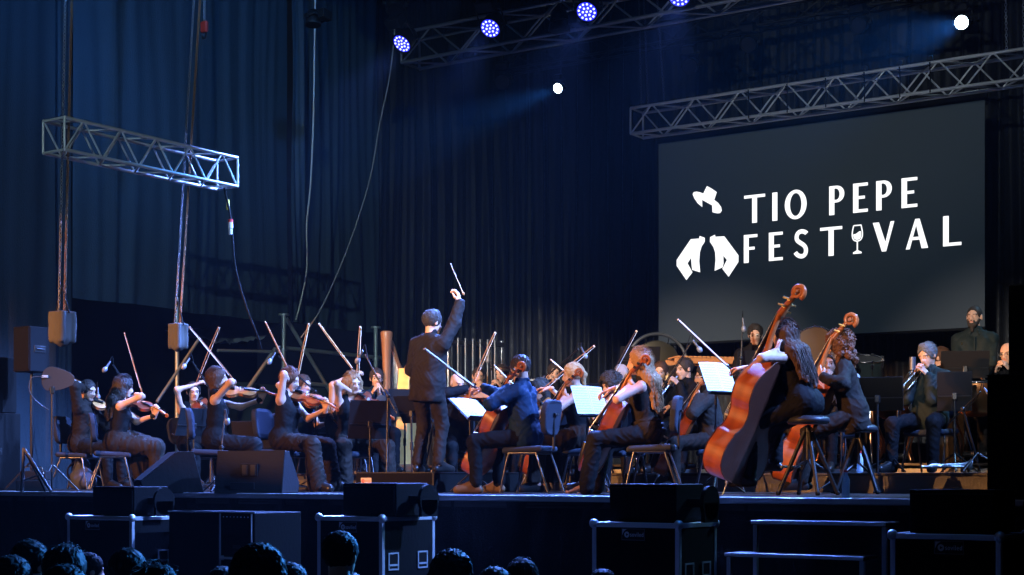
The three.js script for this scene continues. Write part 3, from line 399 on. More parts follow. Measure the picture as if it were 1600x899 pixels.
// ---------------------------------------------------------------- winds, harp, percussion
function trumpet(label, mouth, bell, upv, mat = silver, name = 'trumpet') {   // local y runs from the mouthpiece to the bell
  const g = thing(name, label, 'trumpet'), y = bell.clone().sub(mouth).normalize(), L = 0.48;
  mesh('lead_pipe', [tubeVar([V(0, 0, 0), V(0, 0.02, 0), V(0, 0.03, 0)], [0.013, 0.006, 0.0045]), hoseG([V(0, 0.02, 0), V(0, 0.36, 0), V(0, 0.4, -0.02), V(0, 0.4, -0.045), V(0, 0.37, -0.06), V(0, 0.22, -0.06)], 0.006, 40)], mat, g);
  mesh('bell', tubeVar([V(0, 0.1, -0.01), V(0, 0.13, 0), V(0.018, 0.16, 0), V(0.018, 0.3, -0.002), V(0.018, 0.38, -0.002), V(0.018, 0.43, -0.002), V(0.018, 0.46, -0.002), V(0.018, 0.476, -0.002), V(0.018, L, -0.002)], [0.006, 0.006, 0.006, 0.009, 0.014, 0.022, 0.036, 0.052, 0.061], 20), mat, g);
  mesh('bell_tube', hoseG([V(0.018, 0.2, -0.002), V(0.018, 0.1, -0.002), V(0.01, 0.075, -0.02), V(0.01, 0.075, -0.045), V(0.01, 0.1, -0.06), V(0.0, 0.2, -0.06)], 0.006, 40), mat, g);
  for (let i = 0; i < 3; i++) { const v = mesh('valve', [discG(V(0.009, 0.19 + i * 0.03, -0.03), V(0, 0, 1), 0.0115, 0.11, 14)], mat, g); mesh('button', discG(V(0.009, 0.19 + i * 0.03, 0.038), V(0, 0, 1), 0.008, 0.006, 12), boneMat, v); }
  place(g, mouth, y, upv); return g;
}
function horn(label, c, bellDir, upv, mat = gold) {
  const g = thing('french_horn', label, 'french horn'), coil = [];
  for (let i = 0; i <= 60; i++) { const a = i / 60 * 4.6 * Math.PI, R = 0.135 - 0.012 * (i / 20); coil.push(V(Math.cos(a) * R, Math.sin(a) * R, (i / 60 - 0.5) * 0.05)); }
  mesh('coil', tubeVar(coil, (t) => 0.006 + 0.006 * t, 8), mat, g);
  mesh('bell', tubeVar(curvePts([V(-0.13, 0.02, 0), V(-0.13, -0.07, 0), V(-0.08, -0.15, 0), V(0.0, -0.19, 0.01), V(0.07, -0.22, 0.02), V(0.12, -0.25, 0.03), V(0.15, -0.265, 0.035)], 24), (t) => 0.012 + 0.022 * t + 0.11 * t ** 7, 20), mat, g);
  mesh('lead_pipe', hoseG([V(0.1, 0.08, 0.02), V(0.05, 0.16, 0.02), V(-0.03, 0.2, 0.02), V(-0.12, 0.24, 0.02)], 0.005, 20), mat, g);
  for (let i = 0; i < 3; i++) { mesh('valve', discG(V(-0.01 + i * 0.045, 0.0, 0.0), V(0, 0, 1), 0.019, 0.07, 14), mat, g); mesh('slide', hoseG([V(-0.02 + i * 0.045, 0.01, 0.03), V(-0.02 + i * 0.045, -0.09, 0.03), V(0.0 + i * 0.045, -0.09, 0.03), V(0.0 + i * 0.045, 0.01, 0.03)], 0.0045, 20), mat, g); }
  place(g, c, upv, bellDir); return g;
}
function pipe(name, label, cat, mouth, end, bore, mat, keys = silver) {        // clarinet, oboe, flute
  const g = thing(name, label, cat), L = mouth.distanceTo(end), y = end.clone().sub(mouth).normalize();
  mesh('tube', tubeVar([0, 0.05, 0.1, 0.3, 0.6, 0.85, 0.93, 1].map((t) => V(0, t * L, 0)), bore, 12), mat, g);
  mesh('keys', [...Array(9)].map((_, i) => discG(V(0, L * (0.22 + i * 0.07), 0.012), V(0, 0, 1), 0.007, 0.006, 10)).concat([barG(V(0.008, L * 0.2, 0.012), V(0.008, L * 0.82, 0.012), 0.0022, undefined, 6)]), keys, g);
  place(g, mouth, y, UP.clone().addScaledVector(FWD, -0.6)); return g;
}
// ---------------------------------------------------------------- setting
const WALLX = -16.6, BACKZ = -9.5;
function grainTex(n, f) { const d = new Uint8Array(n * n * 4); for (let y = 0; y < n; y++) for (let x = 0; x < n; x++) { const v = Math.max(0, Math.min(255, f(x / n, y / n) * 255)); d.set([v, v, v, 255], (y * n + x) * 4); } const t = new THREE.DataTexture(d, n, n); t.wrapS = t.wrapT = THREE.RepeatWrapping; t.magFilter = THREE.LinearFilter; t.needsUpdate = true; return t; }
const TAU = Math.PI * 2, per = (u, v, fu, fv, s = 0) => noise3(Math.cos(u * TAU) * fu + s, Math.sin(u * TAU) * fu + 7 * s, 0.5 + Math.cos(v * TAU) * fv) * 0.6 + noise3(Math.sin(v * TAU) * fv + 3 + s, Math.cos(u * TAU) * fu, Math.sin(u * TAU) * fu) * 0.4;
const weave = grainTex(256, (u, v) => 0.62 + 0.2 * per(u, v, 9, 9) + 0.12 * per(u, v, 30, 3, 2) + (rnd() - 0.5) * 0.16);
const scuff = grainTex(256, (u, v) => 0.55 + 0.3 * per(u, v, 3, 3) + 0.2 * per(u, v, 12, 12, 4) + (rnd() - 0.5) * 0.08);
const drapeMat = (c) => std(c, 0.82, 0, { bumpMap: weave, bumpScale: 0.006, roughnessMap: scuff, specularIntensity: 0.2 });
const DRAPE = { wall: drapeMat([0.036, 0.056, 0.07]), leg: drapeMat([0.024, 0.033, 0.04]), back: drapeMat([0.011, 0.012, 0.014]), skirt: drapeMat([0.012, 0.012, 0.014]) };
const ground = mesh('ground', new THREE.CircleGeometry(400, 64).rotateX(-Math.PI / 2), std([0.045, 0.045, 0.047], 0.95, 0, { map: (() => { const t = scuff.clone(); t.repeat.set(300, 300); t.needsUpdate = true; return t; })() })); tag(ground, 'dark asphalt ground in front of the stage', 'ground', null, 'structure');
const deckMat = std([0.035, 0.03, 0.028], 0.6, 0, { roughnessMap: scuff }), aluEdge = std([0.42, 0.43, 0.46], 0.42, 1), alu = std([0.62, 0.63, 0.65], 0.34, 1), aluDull = std([0.36, 0.37, 0.39], 0.45, 0.9);
{ const s = thing('stage_floor', 'dark stage deck with a bare metal front edge', 'stage', V(0, 0, 0)); s.userData.kind = 'structure';
  mesh('deck', boxG(17.6, 0.1, 9.6, -8.2, 1.45, -4.82), deckMat, s); mesh('front_edge', rboxG(17.6, 0.05, 0.03, 0.01, -8.2, 1.48, -0.004), std([0.5, 0.5, 0.52], 0.4, 0.4), s);
  for (let i = 0; i < 12; i++) mesh('support_leg', boxG(0.06, 1.4, 0.06, -16.6 + i * 1.5, 0.7, -0.4), darkMetal, s); }
function drape(name, label, cat, a, b, y0, y1, { mat = DRAPE.back, amp = 0.05, wave = 0.28, seedn = 0, kind, hem = 0, parent } = {}) {
  const L = Math.hypot(b.x - a.x, b.z - a.z), nx = Math.max(24, Math.round(L / wave * 10)), ny = 22, pos = [], uv = [], idx = [], d = V((b.x - a.x) / L, 0, (b.z - a.z) / L), n = V(-d.z, 0, d.x);
  for (let j = 0; j <= ny; j++) for (let i = 0; i <= nx; i++) {
    const s = i / nx * L, t = j / ny, y = y0 + (y1 - y0) * t, ph = s / wave * TAU + 2.4 * noise3(s * 0.7 + seedn * 7, t * 0.7, seedn), w = amp * (0.35 + 0.9 * noise3(s * 0.9, t * 0.8, seedn + 5)) * Math.sin(ph) + amp * 0.5 * noise3(s * 1.7, t * 1.6, seedn + 9) + amp * 0.25 * Math.sin(ph * 2.3 + t * 2);
    const yy = y + (j === 0 ? hem * Math.sin(s * 3 + seedn) : 0); pos.push(a.x + d.x * s + n.x * w, yy, a.z + d.z * s + n.z * w); uv.push(s, yy);
  }
  for (let j = 0; j < ny; j++) for (let i = 0; i < nx; i++) { const p = j * (nx + 1) + i; idx.push(p, p + 1, p + nx + 2, p, p + nx + 2, p + nx + 1); }
  const g = new THREE.BufferGeometry(); g.setAttribute('position', new THREE.Float32BufferAttribute(pos, 3)); g.setAttribute('uv', new THREE.Float32BufferAttribute(uv, 2)); g.setIndex(idx); g.computeVertexNormals();
  return tag(mesh(name, g, mat, parent), label, cat, null, kind);
}
drape('stage_skirt', 'black cloth skirt hanging below the stage edge', 'skirt', V(-17, 0, -0.03), V(0.5, 0, -0.03), 0.02, 1.45, { mat: std([0.008, 0.008, 0.01], 0.42, 0, { specularIntensity: 0.3, bumpMap: weave, bumpScale: 0.006 }), amp: 0.035, wave: 0.55, seedn: 3 });
// side wall on the left: hanging drapes, the middle ones end above the deck
const wx = (px) => { const d = onX(px, WALLX); return 11 - d * (0.8261 + 0.5635 * (px - 800) / PXF); }, WP = (px, off = 0) => V(WALLX + off, 0, wx(px));
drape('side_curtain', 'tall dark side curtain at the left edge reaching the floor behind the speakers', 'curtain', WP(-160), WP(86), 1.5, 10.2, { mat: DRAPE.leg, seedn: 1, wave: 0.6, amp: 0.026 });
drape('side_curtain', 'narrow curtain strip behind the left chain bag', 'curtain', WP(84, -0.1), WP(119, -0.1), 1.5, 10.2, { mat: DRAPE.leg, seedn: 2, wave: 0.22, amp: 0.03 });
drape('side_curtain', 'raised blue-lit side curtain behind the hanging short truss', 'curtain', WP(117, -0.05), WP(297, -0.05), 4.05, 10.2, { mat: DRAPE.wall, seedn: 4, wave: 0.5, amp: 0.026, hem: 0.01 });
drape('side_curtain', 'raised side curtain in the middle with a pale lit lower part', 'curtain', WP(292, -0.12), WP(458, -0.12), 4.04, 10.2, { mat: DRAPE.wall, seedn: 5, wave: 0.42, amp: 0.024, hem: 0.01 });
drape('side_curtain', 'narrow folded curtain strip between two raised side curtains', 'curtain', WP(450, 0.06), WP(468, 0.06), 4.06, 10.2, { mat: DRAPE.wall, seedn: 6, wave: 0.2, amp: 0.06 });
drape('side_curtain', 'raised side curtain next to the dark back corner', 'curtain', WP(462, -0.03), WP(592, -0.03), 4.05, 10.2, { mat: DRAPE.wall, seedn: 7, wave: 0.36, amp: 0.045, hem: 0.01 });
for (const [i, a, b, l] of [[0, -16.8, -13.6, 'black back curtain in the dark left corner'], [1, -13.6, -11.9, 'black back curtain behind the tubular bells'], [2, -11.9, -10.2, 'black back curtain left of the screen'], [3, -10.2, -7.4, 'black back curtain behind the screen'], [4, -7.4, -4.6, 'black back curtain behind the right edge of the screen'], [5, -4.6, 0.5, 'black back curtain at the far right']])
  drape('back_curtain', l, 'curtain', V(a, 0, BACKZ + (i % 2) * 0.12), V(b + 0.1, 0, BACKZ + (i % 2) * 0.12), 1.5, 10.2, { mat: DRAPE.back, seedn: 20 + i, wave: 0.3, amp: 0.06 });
tag(mesh('stage_roof', boxG(18.4, 0.12, 11, -8.2, 10.3, -4.6), blackMatte), 'black roof cloth over the stage', 'roof', null, 'structure');
tag(mesh('wing_wall', boxG(0.12, 8.8, 9.6, 0.62, 5.85, -4.8), blackMatte), 'black wing wall closing the right side of the stage', 'wall', null, 'structure');
tag(mesh('rear_wall', boxG(18.4, 8.8, 0.12, -8.2, 5.85, -9.9), blackMatte), 'black rear wall of the stage', 'wall', null, 'structure');
tag(mesh('side_wall', boxG(0.12, 8.8, 9.2, -19.8, 5.85, -5.2), blackMatte), 'black outer wall far behind the side curtains', 'wall', null, 'structure');
tag(mesh('side_floor', boxG(2.76, 0.1, 9.2, -18.4, 1.45, -5.2), deckMat), 'dark side deck behind the raised curtains', 'floor', null, 'structure');
// risers
function riser(label, x0, x1, z0, z1, h, y0, frontMat, slats) {
  const g = thing('riser', label, 'riser', V((x0 + x1) / 2, y0, z0)), w = x1 - x0, d = z0 - z1;
  mesh('top_board', rboxG(w, 0.03, d, 0.006, 0, h - 0.015, -d / 2), deckMat, g);
  if (slats) for (let i = 0; i < Math.round(w / 1); i++) for (const y of [0.07, 0.2]) if (y < h) mesh('front_board', rboxG(w / Math.round(w / 1) - 0.02, 0.1, 0.02, 0.004, -w / 2 + (i + 0.5) * w / Math.round(w / 1), y, -0.02), frontMat, g);
  if (!slats) drape('front_cloth', null, null, V(-w / 2, 0, -0.02), V(w / 2, 0, -0.02), 0.002, h - 0.03, { mat: frontMat, amp: 0.006, wave: 0.5, seedn: 40, parent: g });
  for (const x of [-w / 2 + 0.06, w / 2 - 0.06]) for (const z of [-0.08, -d + 0.08]) mesh('leg', boxG(0.05, h - 0.03, 0.05, x, (h - 0.03) / 2, z), aluDull, g); return g;
}
const riserCloth = drapeMat([0.085, 0.08, 0.075]), riserBoard = std([0.36, 0.35, 0.33], 0.6);
riser('low riser with a grey cloth front under the trumpet player', -6.07, -1.2, -3.4, -5.55, 0.2, STAGE, riserCloth);
riser('low riser behind the conductor under the wind players', -14.6, -6.11, -4.0, -5.55, 0.2, STAGE, riserCloth);
riser('higher back riser with pale board front under the percussion', -14.6, -1.2, -5.58, -9.2, 0.31, STAGE, riserBoard, true);
const podium = thing('podium', 'black conductor podium with a small red and white sticker', 'podium', V(-10.05, STAGE, -1.6));
mesh('deck', rboxG(1.02, 0.2, 1.6, 0.008, 0, 0.1, -0.8), std(0.006, 0.9, 0, { specularIntensity: 0.1 }), podium); mesh('edge_trim', [boxG(0.02, 0.2, 0.02, 0.505, 0.1, 0.004), boxG(1.0, 0.012, 0.012, 0, 0.203, 0.004), boxG(0.012, 0.012, 1.58, 0.513, 0.203, -0.79)], darkMetal, podium);
{ const c = document.createElement('canvas'); c.width = 128; c.height = 64; const x = c.getContext('2d'); x.fillStyle = '#b9aab4'; x.fillRect(0, 0, 128, 64); x.fillStyle = '#a01a2e'; x.beginPath(); x.arc(26, 30, 17, 0, 7); x.fill(); x.fillStyle = '#d8c8d0'; x.fillRect(23, 20, 7, 20); x.fillStyle = '#a85a70'; for (let i = 0; i < 9; i++) x.fillRect(50 + i * 7.5, 24, 5, 13); const t = new THREE.CanvasTexture(c); t.colorSpace = THREE.SRGBColorSpace; mesh('sticker', new THREE.PlaneGeometry(0.14, 0.07).translate(-0.37, 0.115, 0.003), std(1, 0.5, 0, { map: t }), podium); }

// ---------------------------------------------------------------- screen
const screen = thing('projection_screen', 'large grey projection screen showing a white festival title', 'screen', V(-8.262, 3.48, -8));
{ const W = 4.5, Hh = 2.75, S = 400, c = document.createElement('canvas'); c.width = W * S; c.height = Hh * S; const x = c.getContext('2d');
  const im = x.createImageData(c.width, c.height); for (let i = 0; i < im.data.length; i += 4) { const n = (rnd() - 0.5) * 7; im.data[i] = 16 + n; im.data[i + 1] = 23 + n; im.data[i + 2] = 28 + n; im.data[i + 3] = 255; } x.putImageData(im, 0, 0);
  x.fillStyle = '#fff'; x.strokeStyle = '#fff';
  const poly = (p) => { x.beginPath(); p.forEach(([a, b], i) => (i ? x.lineTo(a * S, b * S) : x.moveTo(a * S, b * S))); x.closePath(); x.fill(); };
  poly([[0.739, 0.654], [0.813, 0.697], [0.887, 0.751], [0.85, 0.852], [0.91, 0.9], [0.953, 0.96], [0.962, 1.008], [0.936, 1.038], [0.892, 1.037], [0.822, 1.016], [0.817, 0.923], [0.667, 0.834], [0.67, 0.932], [0.601, 0.875], [0.548, 0.801], [0.523, 0.743], [0.539, 0.716], [0.583, 0.713], [0.637, 0.728], [0.684, 0.75]]);
  poly([[0.628, 1.317], [0.707, 1.348], [0.707, 1.403], [0.66, 1.462], [0.633, 1.54], [0.624, 1.658], [0.638, 1.81], [0.517, 1.769], [0.507, 1.705], [0.499, 1.604], [0.446, 1.673], [0.521, 1.801], [0.428, 1.901], [0.278, 1.695], [0.278, 1.615], [0.494, 1.35], [0.622, 1.351]]);
  poly([[0.862, 1.32], [0.787, 1.346], [0.783, 1.409], [0.836, 1.485], [0.862, 1.558], [0.868, 1.661], [0.854, 1.806], [0.974, 1.767], [0.988, 1.717], [0.985, 1.613], [1.037, 1.674], [0.969, 1.787], [1.063, 1.902], [1.208, 1.712], [1.208, 1.625], [1.0, 1.354], [0.866, 1.348]]);
  const st = 0.072, th = 0.04, hC = 0.372;                               // stem, thin stroke, cap height
  const R = (a, b, w, h) => x.fillRect(a * S, b * S, w * S, h * S);
  const glyph = (ch, X0, X1, y) => { const w = X1 - X0, m = (X0 + X1) / 2;
    if (ch === 'T') { R(X0, y, w, th); R(m - st / 2, y, st, hC); } else if (ch === 'I') R(X0, y, w, hC);
    else if (ch === 'L') { R(X0, y, st, hC); R(X0, y + hC - th, w, th); }
    else if (ch === 'E' || ch === 'F') { R(X0, y, st, hC); R(X0, y, w, th); R(X0, y + hC * 0.44, w * 0.8, th * 0.95); if (ch === 'E') R(X0, y + hC - th, w, th); }
    else if (ch === 'P') { R(X0, y, st, hC); x.beginPath(); x.moveTo(X0 * S, y * S); x.lineTo((X0 + w * 0.45) * S, y * S); x.bezierCurveTo((X1 + 0.035) * S, y * S, (X1 + 0.035) * S, (y + hC * 0.58) * S, (X0 + w * 0.45) * S, (y + hC * 0.58) * S); x.lineTo(X0 * S, (y + hC * 0.58) * S); x.lineTo(X0 * S, (y + hC * 0.58 - th * 0.9) * S); x.lineTo((X0 + w * 0.42) * S, (y + hC * 0.58 - th * 0.9) * S); x.bezierCurveTo((X1 - 0.05) * S, (y + hC * 0.5) * S, (X1 - 0.05) * S, (y + th) * S, (X0 + w * 0.42) * S, (y + th * 0.9) * S); x.lineTo(X0 * S, (y + th * 0.9) * S); x.closePath(); x.fill(); }
    else if (ch === 'O') { x.beginPath(); x.ellipse(m * S, (y + hC / 2) * S, w / 2 * S, (hC / 2 + 0.006) * S, 0, 0, 7); x.ellipse(m * S, (y + hC / 2) * S, (w / 2 - st * 1.02) * S, (hC / 2 - th * 0.95) * S, 0, 0, 7); x.fill('evenodd'); }
    else if (ch === 'V') { poly([[X0, y], [X0 + 0.082, y], [m + 0.025, y + hC * 0.68], [X1 - 0.05, y], [X1, y], [m + 0.035, y + hC], [m - 0.022, y + hC]]); }
    else if (ch === 'A') { x.beginPath(); poly([[m - 0.022, y], [m + 0.035, y], [X1, y + hC], [X1 - 0.085, y + hC], [m - 0.01, y + hC * 0.22], [X0 + 0.052, y + hC], [X0, y + hC]]); R(m - 0.085, y + hC * 0.6, 0.16, th * 0.95); }
    else if (ch === 'S') { x.lineWidth = 0.057 * S; x.beginPath(); x.moveTo((X1 - 0.02) * S, (y + 0.055) * S); x.bezierCurveTo((X1 - 0.06) * S, (y + 0.005) * S, (X0 + 0.03) * S, (y + 0.005) * S, (X0 + 0.03) * S, (y + hC * 0.27) * S); x.bezierCurveTo((X0 + 0.03) * S, (y + hC * 0.47) * S, (X1 - 0.03) * S, (y + hC * 0.47) * S, (X1 - 0.03) * S, (y + hC * 0.73) * S); x.bezierCurveTo((X1 - 0.03) * S, (y + hC - 0.005) * S, (X0 + 0.06) * S, (y + hC - 0.005) * S, (X0 + 0.012) * S, (y + hC - 0.085) * S); x.stroke(); } };
  const y1 = 6.23 - 5.388, y2 = 6.23 - 4.866;
  for (const [ch, a, b] of [['T', -9.22, -8.915], ['I', -8.813, -8.74], ['O', -8.635, -8.328], ['P', -8.018, -7.809], ['E', -7.694, -7.496], ['P', -7.387, -7.178], ['E', -7.056, -6.851]]) glyph(ch, a + 10.51, b + 10.51, y1);
  for (const [ch, a, b] of [['F', -9.224, -9.026], ['E', -8.862, -8.663], ['S', -8.499, -8.308], ['T', -8.143, -7.84], ['V', -7.432, -7.148], ['A', -7.001, -6.713], ['L', -6.526, -6.296]]) glyph(ch, a + 10.51, b + 10.51, y2);
  { const gx = 2.873, w = 0.068; x.lineWidth = 0.016 * S; x.beginPath(); x.moveTo((gx - w * 0.72) * S, (y2 + 0.012) * S); x.lineTo((gx + w * 0.72) * S, (y2 + 0.012) * S); x.bezierCurveTo((gx + w * 1.25) * S, (y2 + 0.14) * S, (gx + w * 1.05) * S, (y2 + 0.21) * S, gx * S, (y2 + 0.212) * S); x.bezierCurveTo((gx - w * 1.05) * S, (y2 + 0.21) * S, (gx - w * 1.25) * S, (y2 + 0.14) * S, (gx - w * 0.72) * S, (y2 + 0.012) * S); x.stroke();
    x.beginPath(); x.moveTo((gx - w * 0.78) * S, (y2 + 0.118) * S); x.bezierCurveTo((gx - 0.01) * S, (y2 + 0.135) * S, (gx + 0.01) * S, (y2 + 0.08) * S, (gx + w * 0.7) * S, (y2 + 0.09) * S); x.bezierCurveTo((gx + w * 0.9) * S, (y2 + 0.17) * S, (gx + w * 0.6) * S, (y2 + 0.195) * S, gx * S, (y2 + 0.195) * S); x.bezierCurveTo((gx - w * 0.6) * S, (y2 + 0.195) * S, (gx - w * 0.85) * S, (y2 + 0.16) * S, (gx - w * 0.78) * S, (y2 + 0.118) * S); x.fill(); R(gx - 0.009, y2 + 0.21, 0.018, 0.14); poly([[gx - 0.012, y2 + 0.33], [gx + 0.012, y2 + 0.33], [gx + 0.058, y2 + 0.352], [gx + 0.058, y2 + hC], [gx - 0.058, y2 + hC], [gx - 0.058, y2 + 0.352]]); }
  const t = new THREE.CanvasTexture(c); t.colorSpace = THREE.SRGBColorSpace;
  mesh('image_surface', new THREE.PlaneGeometry(W, Hh).translate(0, Hh / 2, 0.012), new THREE.MeshStandardMaterial({ color: 0x343638, roughness: 0.95, emissive: 0xffffff, emissiveMap: t, emissiveIntensity: 1.0 }), screen);
  mesh('backing', boxG(W, Hh, 0.01, 0, Hh / 2, 0), blackMatte, screen); mesh('top_border', boxG(W + 0.06, 0.12, 0.024, 0, Hh + 0.06, 0), blackMatte, screen); mesh('bottom_bar', new THREE.CylinderGeometry(0.018, 0.018, W, 10).rotateZ(Math.PI / 2).translate(0, -0.016, 0), blackMatte, screen);
  const l = new THREE.RectAreaLight(0xdfeeff, 0.06, W * 0.9, Hh * 0.9); l.position.set(-8.262, 3.48 + Hh / 2, -7.95); l.rotation.y = Math.PI; scene.add(l); }

// ---------------------------------------------------------------- trusses
const unitBar = new THREE.CylinderGeometry(1, 1, 1, 10);
function bar(name, a, b, r, mat, parent) { const m = new THREE.Mesh(unitBar, mat), d = b.clone().sub(a); m.name = name; m.castShadow = m.receiveShadow = true; m.scale.set(r, d.length(), r); m.quaternion.copy(quatY(d.clone().normalize())); m.position.copy(a).addScaledVector(d, 0.5); parent.add(m); return m; }
function truss(label, A, B, size, bay, mat = alu, group) {                    // a square box truss; A and B are the middles of its ends
  const g = thing('truss', label, 'truss', A, 0, group), D = B.clone().sub(A), L = D.length(), d = D.clone().normalize(), n = d.clone().cross(UP).normalize(), u = n.clone().cross(d), h = size / 2;
  const C = (t, i) => d.clone().multiplyScalar(t * L).addScaledVector(u, [-h, h, h, -h][i]).addScaledVector(n, [-h, -h, h, h][i]);
  for (let i = 0; i < 4; i++) bar('chord', C(0, i), C(1, i), size * 0.058, mat, g);
  for (const t of [0, 1]) for (let i = 0; i < 4; i++) bar('end_frame', C(t, i), C(t, (i + 1) % 4), size * 0.04, mat, g);
  const nb = Math.max(2, Math.round(L / bay)); for (let i = 0; i < 4; i++) for (let k = 0; k < nb; k++) { const j = (i + 1) % 4, t0 = (k + 0.03) / nb, t1 = (k + 0.97) / nb, fl = (k + i) % 2; bar('brace', C(t0, fl ? i : j), C(t1, fl ? j : i), size * 0.032, mat, g); }
  return g;
}
truss('short silver box truss hanging over the violins', V(-13, 5.17, 0.3), V(-13, 5.17, -2.2), 0.33, 0.26, std([0.46, 0.47, 0.48], 0.6, 0.6));
truss('long silver box truss above the screen', V(-10.55, 6.42, -7.45), V(-4.4, 6.42, -7.45), 0.34, 0.33, std([0.6, 0.6, 0.61], 0.5, 0.7));
truss('dim lighting truss carrying the blue lamps', V(-13.2, 7.45, -5.9), V(-5.6, 7.45, -5.9), 0.4, 0.5, aluDull);
truss('dark rear truss carrying the white spotlights', V(-13.5, 7.95, -8.7), V(-3, 7.95, -8.7), 0.3, 0.5, std(0.04, 0.5, 0.8));
truss('front lighting truss above the stage edge', V(-16.4, 8.6, 0.9), V(0.2, 8.6, 0.9), 0.4, 0.6, aluDull);
for (const px of [1180, 1240, 1300, 1360, 1415, 1462]) { const p = atZ(px, 400, -7.45); const c = thing('pipe_clamp', `pipe clamp with hanging strap on the screen truss, ${['first', 'second', 'third', 'fourth', 'fifth', 'sixth'][[1180, 1240, 1300, 1360, 1415, 1462].indexOf(px)]} from the left`, 'clamp', V(p.x, 6.59, -7.28)); mesh('jaw', [new THREE.TorusGeometry(0.035, 0.012, 6, 14, 4.6), rboxG(0.05, 0.06, 0.05, 0.008, 0, 0.05, 0)], darkMetal, c); mesh('strap', hoseG([V(0, 0, 0.03), V(0.01, -0.18, 0.035), V(0, -0.36, 0.02)], 0.008, 10), black, c); }
// chains
const linkG = new THREE.TorusGeometry(0.016, 0.0045, 5, 8).scale(0.8, 1.35, 1);
function chainG(a, b) { const d = b.clone().sub(a), L = d.length(), n = Math.max(3, Math.round(L / 0.036)), q = quatY(d.normalize()), out = []; for (let i = 0; i < n; i++) out.push(linkG.clone().rotateY(i % 2 ? Math.PI / 2 : 0).applyQuaternion(q).translate(...a.clone().addScaledVector(d, (i + 0.5) / n * L).toArray())); return mergeGeometries(out); }
const bagMat = std([0.06, 0.055, 0.05], 0.85, 0, { bumpMap: weave, bumpScale: 0.004 }), chainMat = std([0.2, 0.19, 0.18], 0.5, 0.8), rustChain = std([0.2, 0.1, 0.045], 0.55, 0.6);
function chainBag(label, top, bagTop, w, h) {
  const g = thing('chain_hoist', label, 'chain hoist', bagTop), t = top.clone().sub(bagTop);
  mesh('bag', sdMesh([...[-1, 1].flatMap((sx) => [-1, 1].map((sz) => cap(V(sx * w * 0.34, -h * 0.94, sz * w * 0.3), V(sx * w * 0.36, 0.03, sz * w * 0.32), w * 0.13, w * 0.13))), cap(V(0, -h * 0.85, 0), V(0, -0.02, 0), w * 0.4)], { cell: 0.012, k: 0.03, disp: (x, y, z) => 0.006 * noise3(x * 12, y * 6, z * 12), cut: (x, y) => y }), bagMat, g);
  mesh('strap', [barG(V(-w * 0.45, -0.02, 0), V(0, 0.26, 0), 0.008), barG(V(w * 0.45, -0.02, 0), V(0, 0.26, 0), 0.008)], black, g);
  mesh('chain', chainG(V(0.03, -0.03, 0), V(t.x + 0.05, t.y, t.z)), rustChain, g); mesh('chain', chainG(V(-0.03, -0.03, 0.02), V(t.x - 0.06, t.y, t.z)), chainMat, g); mesh('chain', chainG(V(0.0, 0.0, -0.03), V(t.x + 0.0, t.y, t.z - 0.04)), rustChain, g);
  return g;
}
{ const a = at(97, 487, 16.4), b = at(278, 506, 18.0); chainBag('canvas chain bag at the left below the short truss, hanging on long chains', V(-13, 8.6, 0.05), a, 0.24, 0.32); chainBag('smaller canvas chain bag below the right end of the short truss', V(-13, 8.6, -1.85), b, 0.19, 0.29);
  const m = thing('hanging_cable', 'thick black cable with a red and white plug hanging from the short truss end', 'cable', V(0, 0, 0)), p0 = V(-13, 5.0, -2.15);
  mesh('cord', hoseG([p0, at(360, 340, 18.4), at(368, 420, 18.5), at(385, 480, 18.6), at(402, 525, 18.8), at(408, 545, 19)], 0.012, 40), black, m); const pl = at(360, 352, 18.4); mesh('plug', [discG(pl, UP, 0.028, 0.07), discG(pl.clone().add(V(0, -0.075, 0)), UP, 0.022, 0.07)], std([0.5, 0.48, 0.48], 0.5), m); mesh('plug_band', discG(pl.clone().add(V(0, 0.05, 0)), UP, 0.029, 0.035), std([0.55, 0.04, 0.03], 0.5), m); mesh('tape_band', discG(at(356, 320, 18.4), UP, 0.018, 0.12), std([0.6, 0.42, 0.05], 0.6), m);
  const hk = thing('crane_hook', 'red hoist hook block hanging high at the top left', 'hook', at(319, 42, 18)); mesh('block', rboxG(0.1, 0.13, 0.05, 0.02, 0, 0, 0), std([0.35, 0.03, 0.02], 0.45), hk); mesh('hook', new THREE.TorusGeometry(0.035, 0.011, 8, 18, 4.6).rotateZ(2.6).translate(0, -0.1, 0), darkMetal, hk); mesh('chain', chainG(V(0, 0.06, 0), V(0, 2.2, 0)), chainMat, hk); }
// loose cables on the drapes
const cableMat = std([0.62, 0.6, 0.52], 0.6);
tag(mesh('hanging_rope', hoseG([[493, -60], [491, 90], [489, 200], [484, 300], [479, 350], [479, 420], [470, 470], [462, 500]].map(([a, b]) => atX(a, b, -15.6)), 0.013, 60), cableMat), 'long pale rope hanging straight down the side curtain', 'rope');
tag(mesh('hanging_rope', hoseG([[622, -20], [610, 110], [592, 200], [580, 270], [560, 340], [530, 420], [497, 490], [470, 528]].map(([a, b], i) => at(a, b, 21.5 - i * 0.1)), 0.009, 60), std([0.3, 0.3, 0.28], 0.6)), 'thin slack cable sweeping down to the scaffold', 'cable');
{ const c = thing('rigging_chains', 'rigging chains holding the left end of the screen truss', 'chain'); [0, 0.1, 0.35].forEach((o, i) => mesh('chain', chainG(V(-10.45 + o, 6.6, -7.4), V(-10.55 + o * 0.5, 10.2, -7.4)), std([0.1, 0.1, 0.12], 0.5, 0.8), c)); const e = thing('rigging_chains', 'rigging chains holding the right end of the screen truss', 'chain'); [0, 0.22].forEach((o) => mesh('chain', chainG(V(-5.6 + o, o ? 4.9 : 6.6, -7.5), V(-5.66 + o, 10.2, -7.5)), std([0.2, 0.22, 0.26], 0.5, 0.8), e)); }

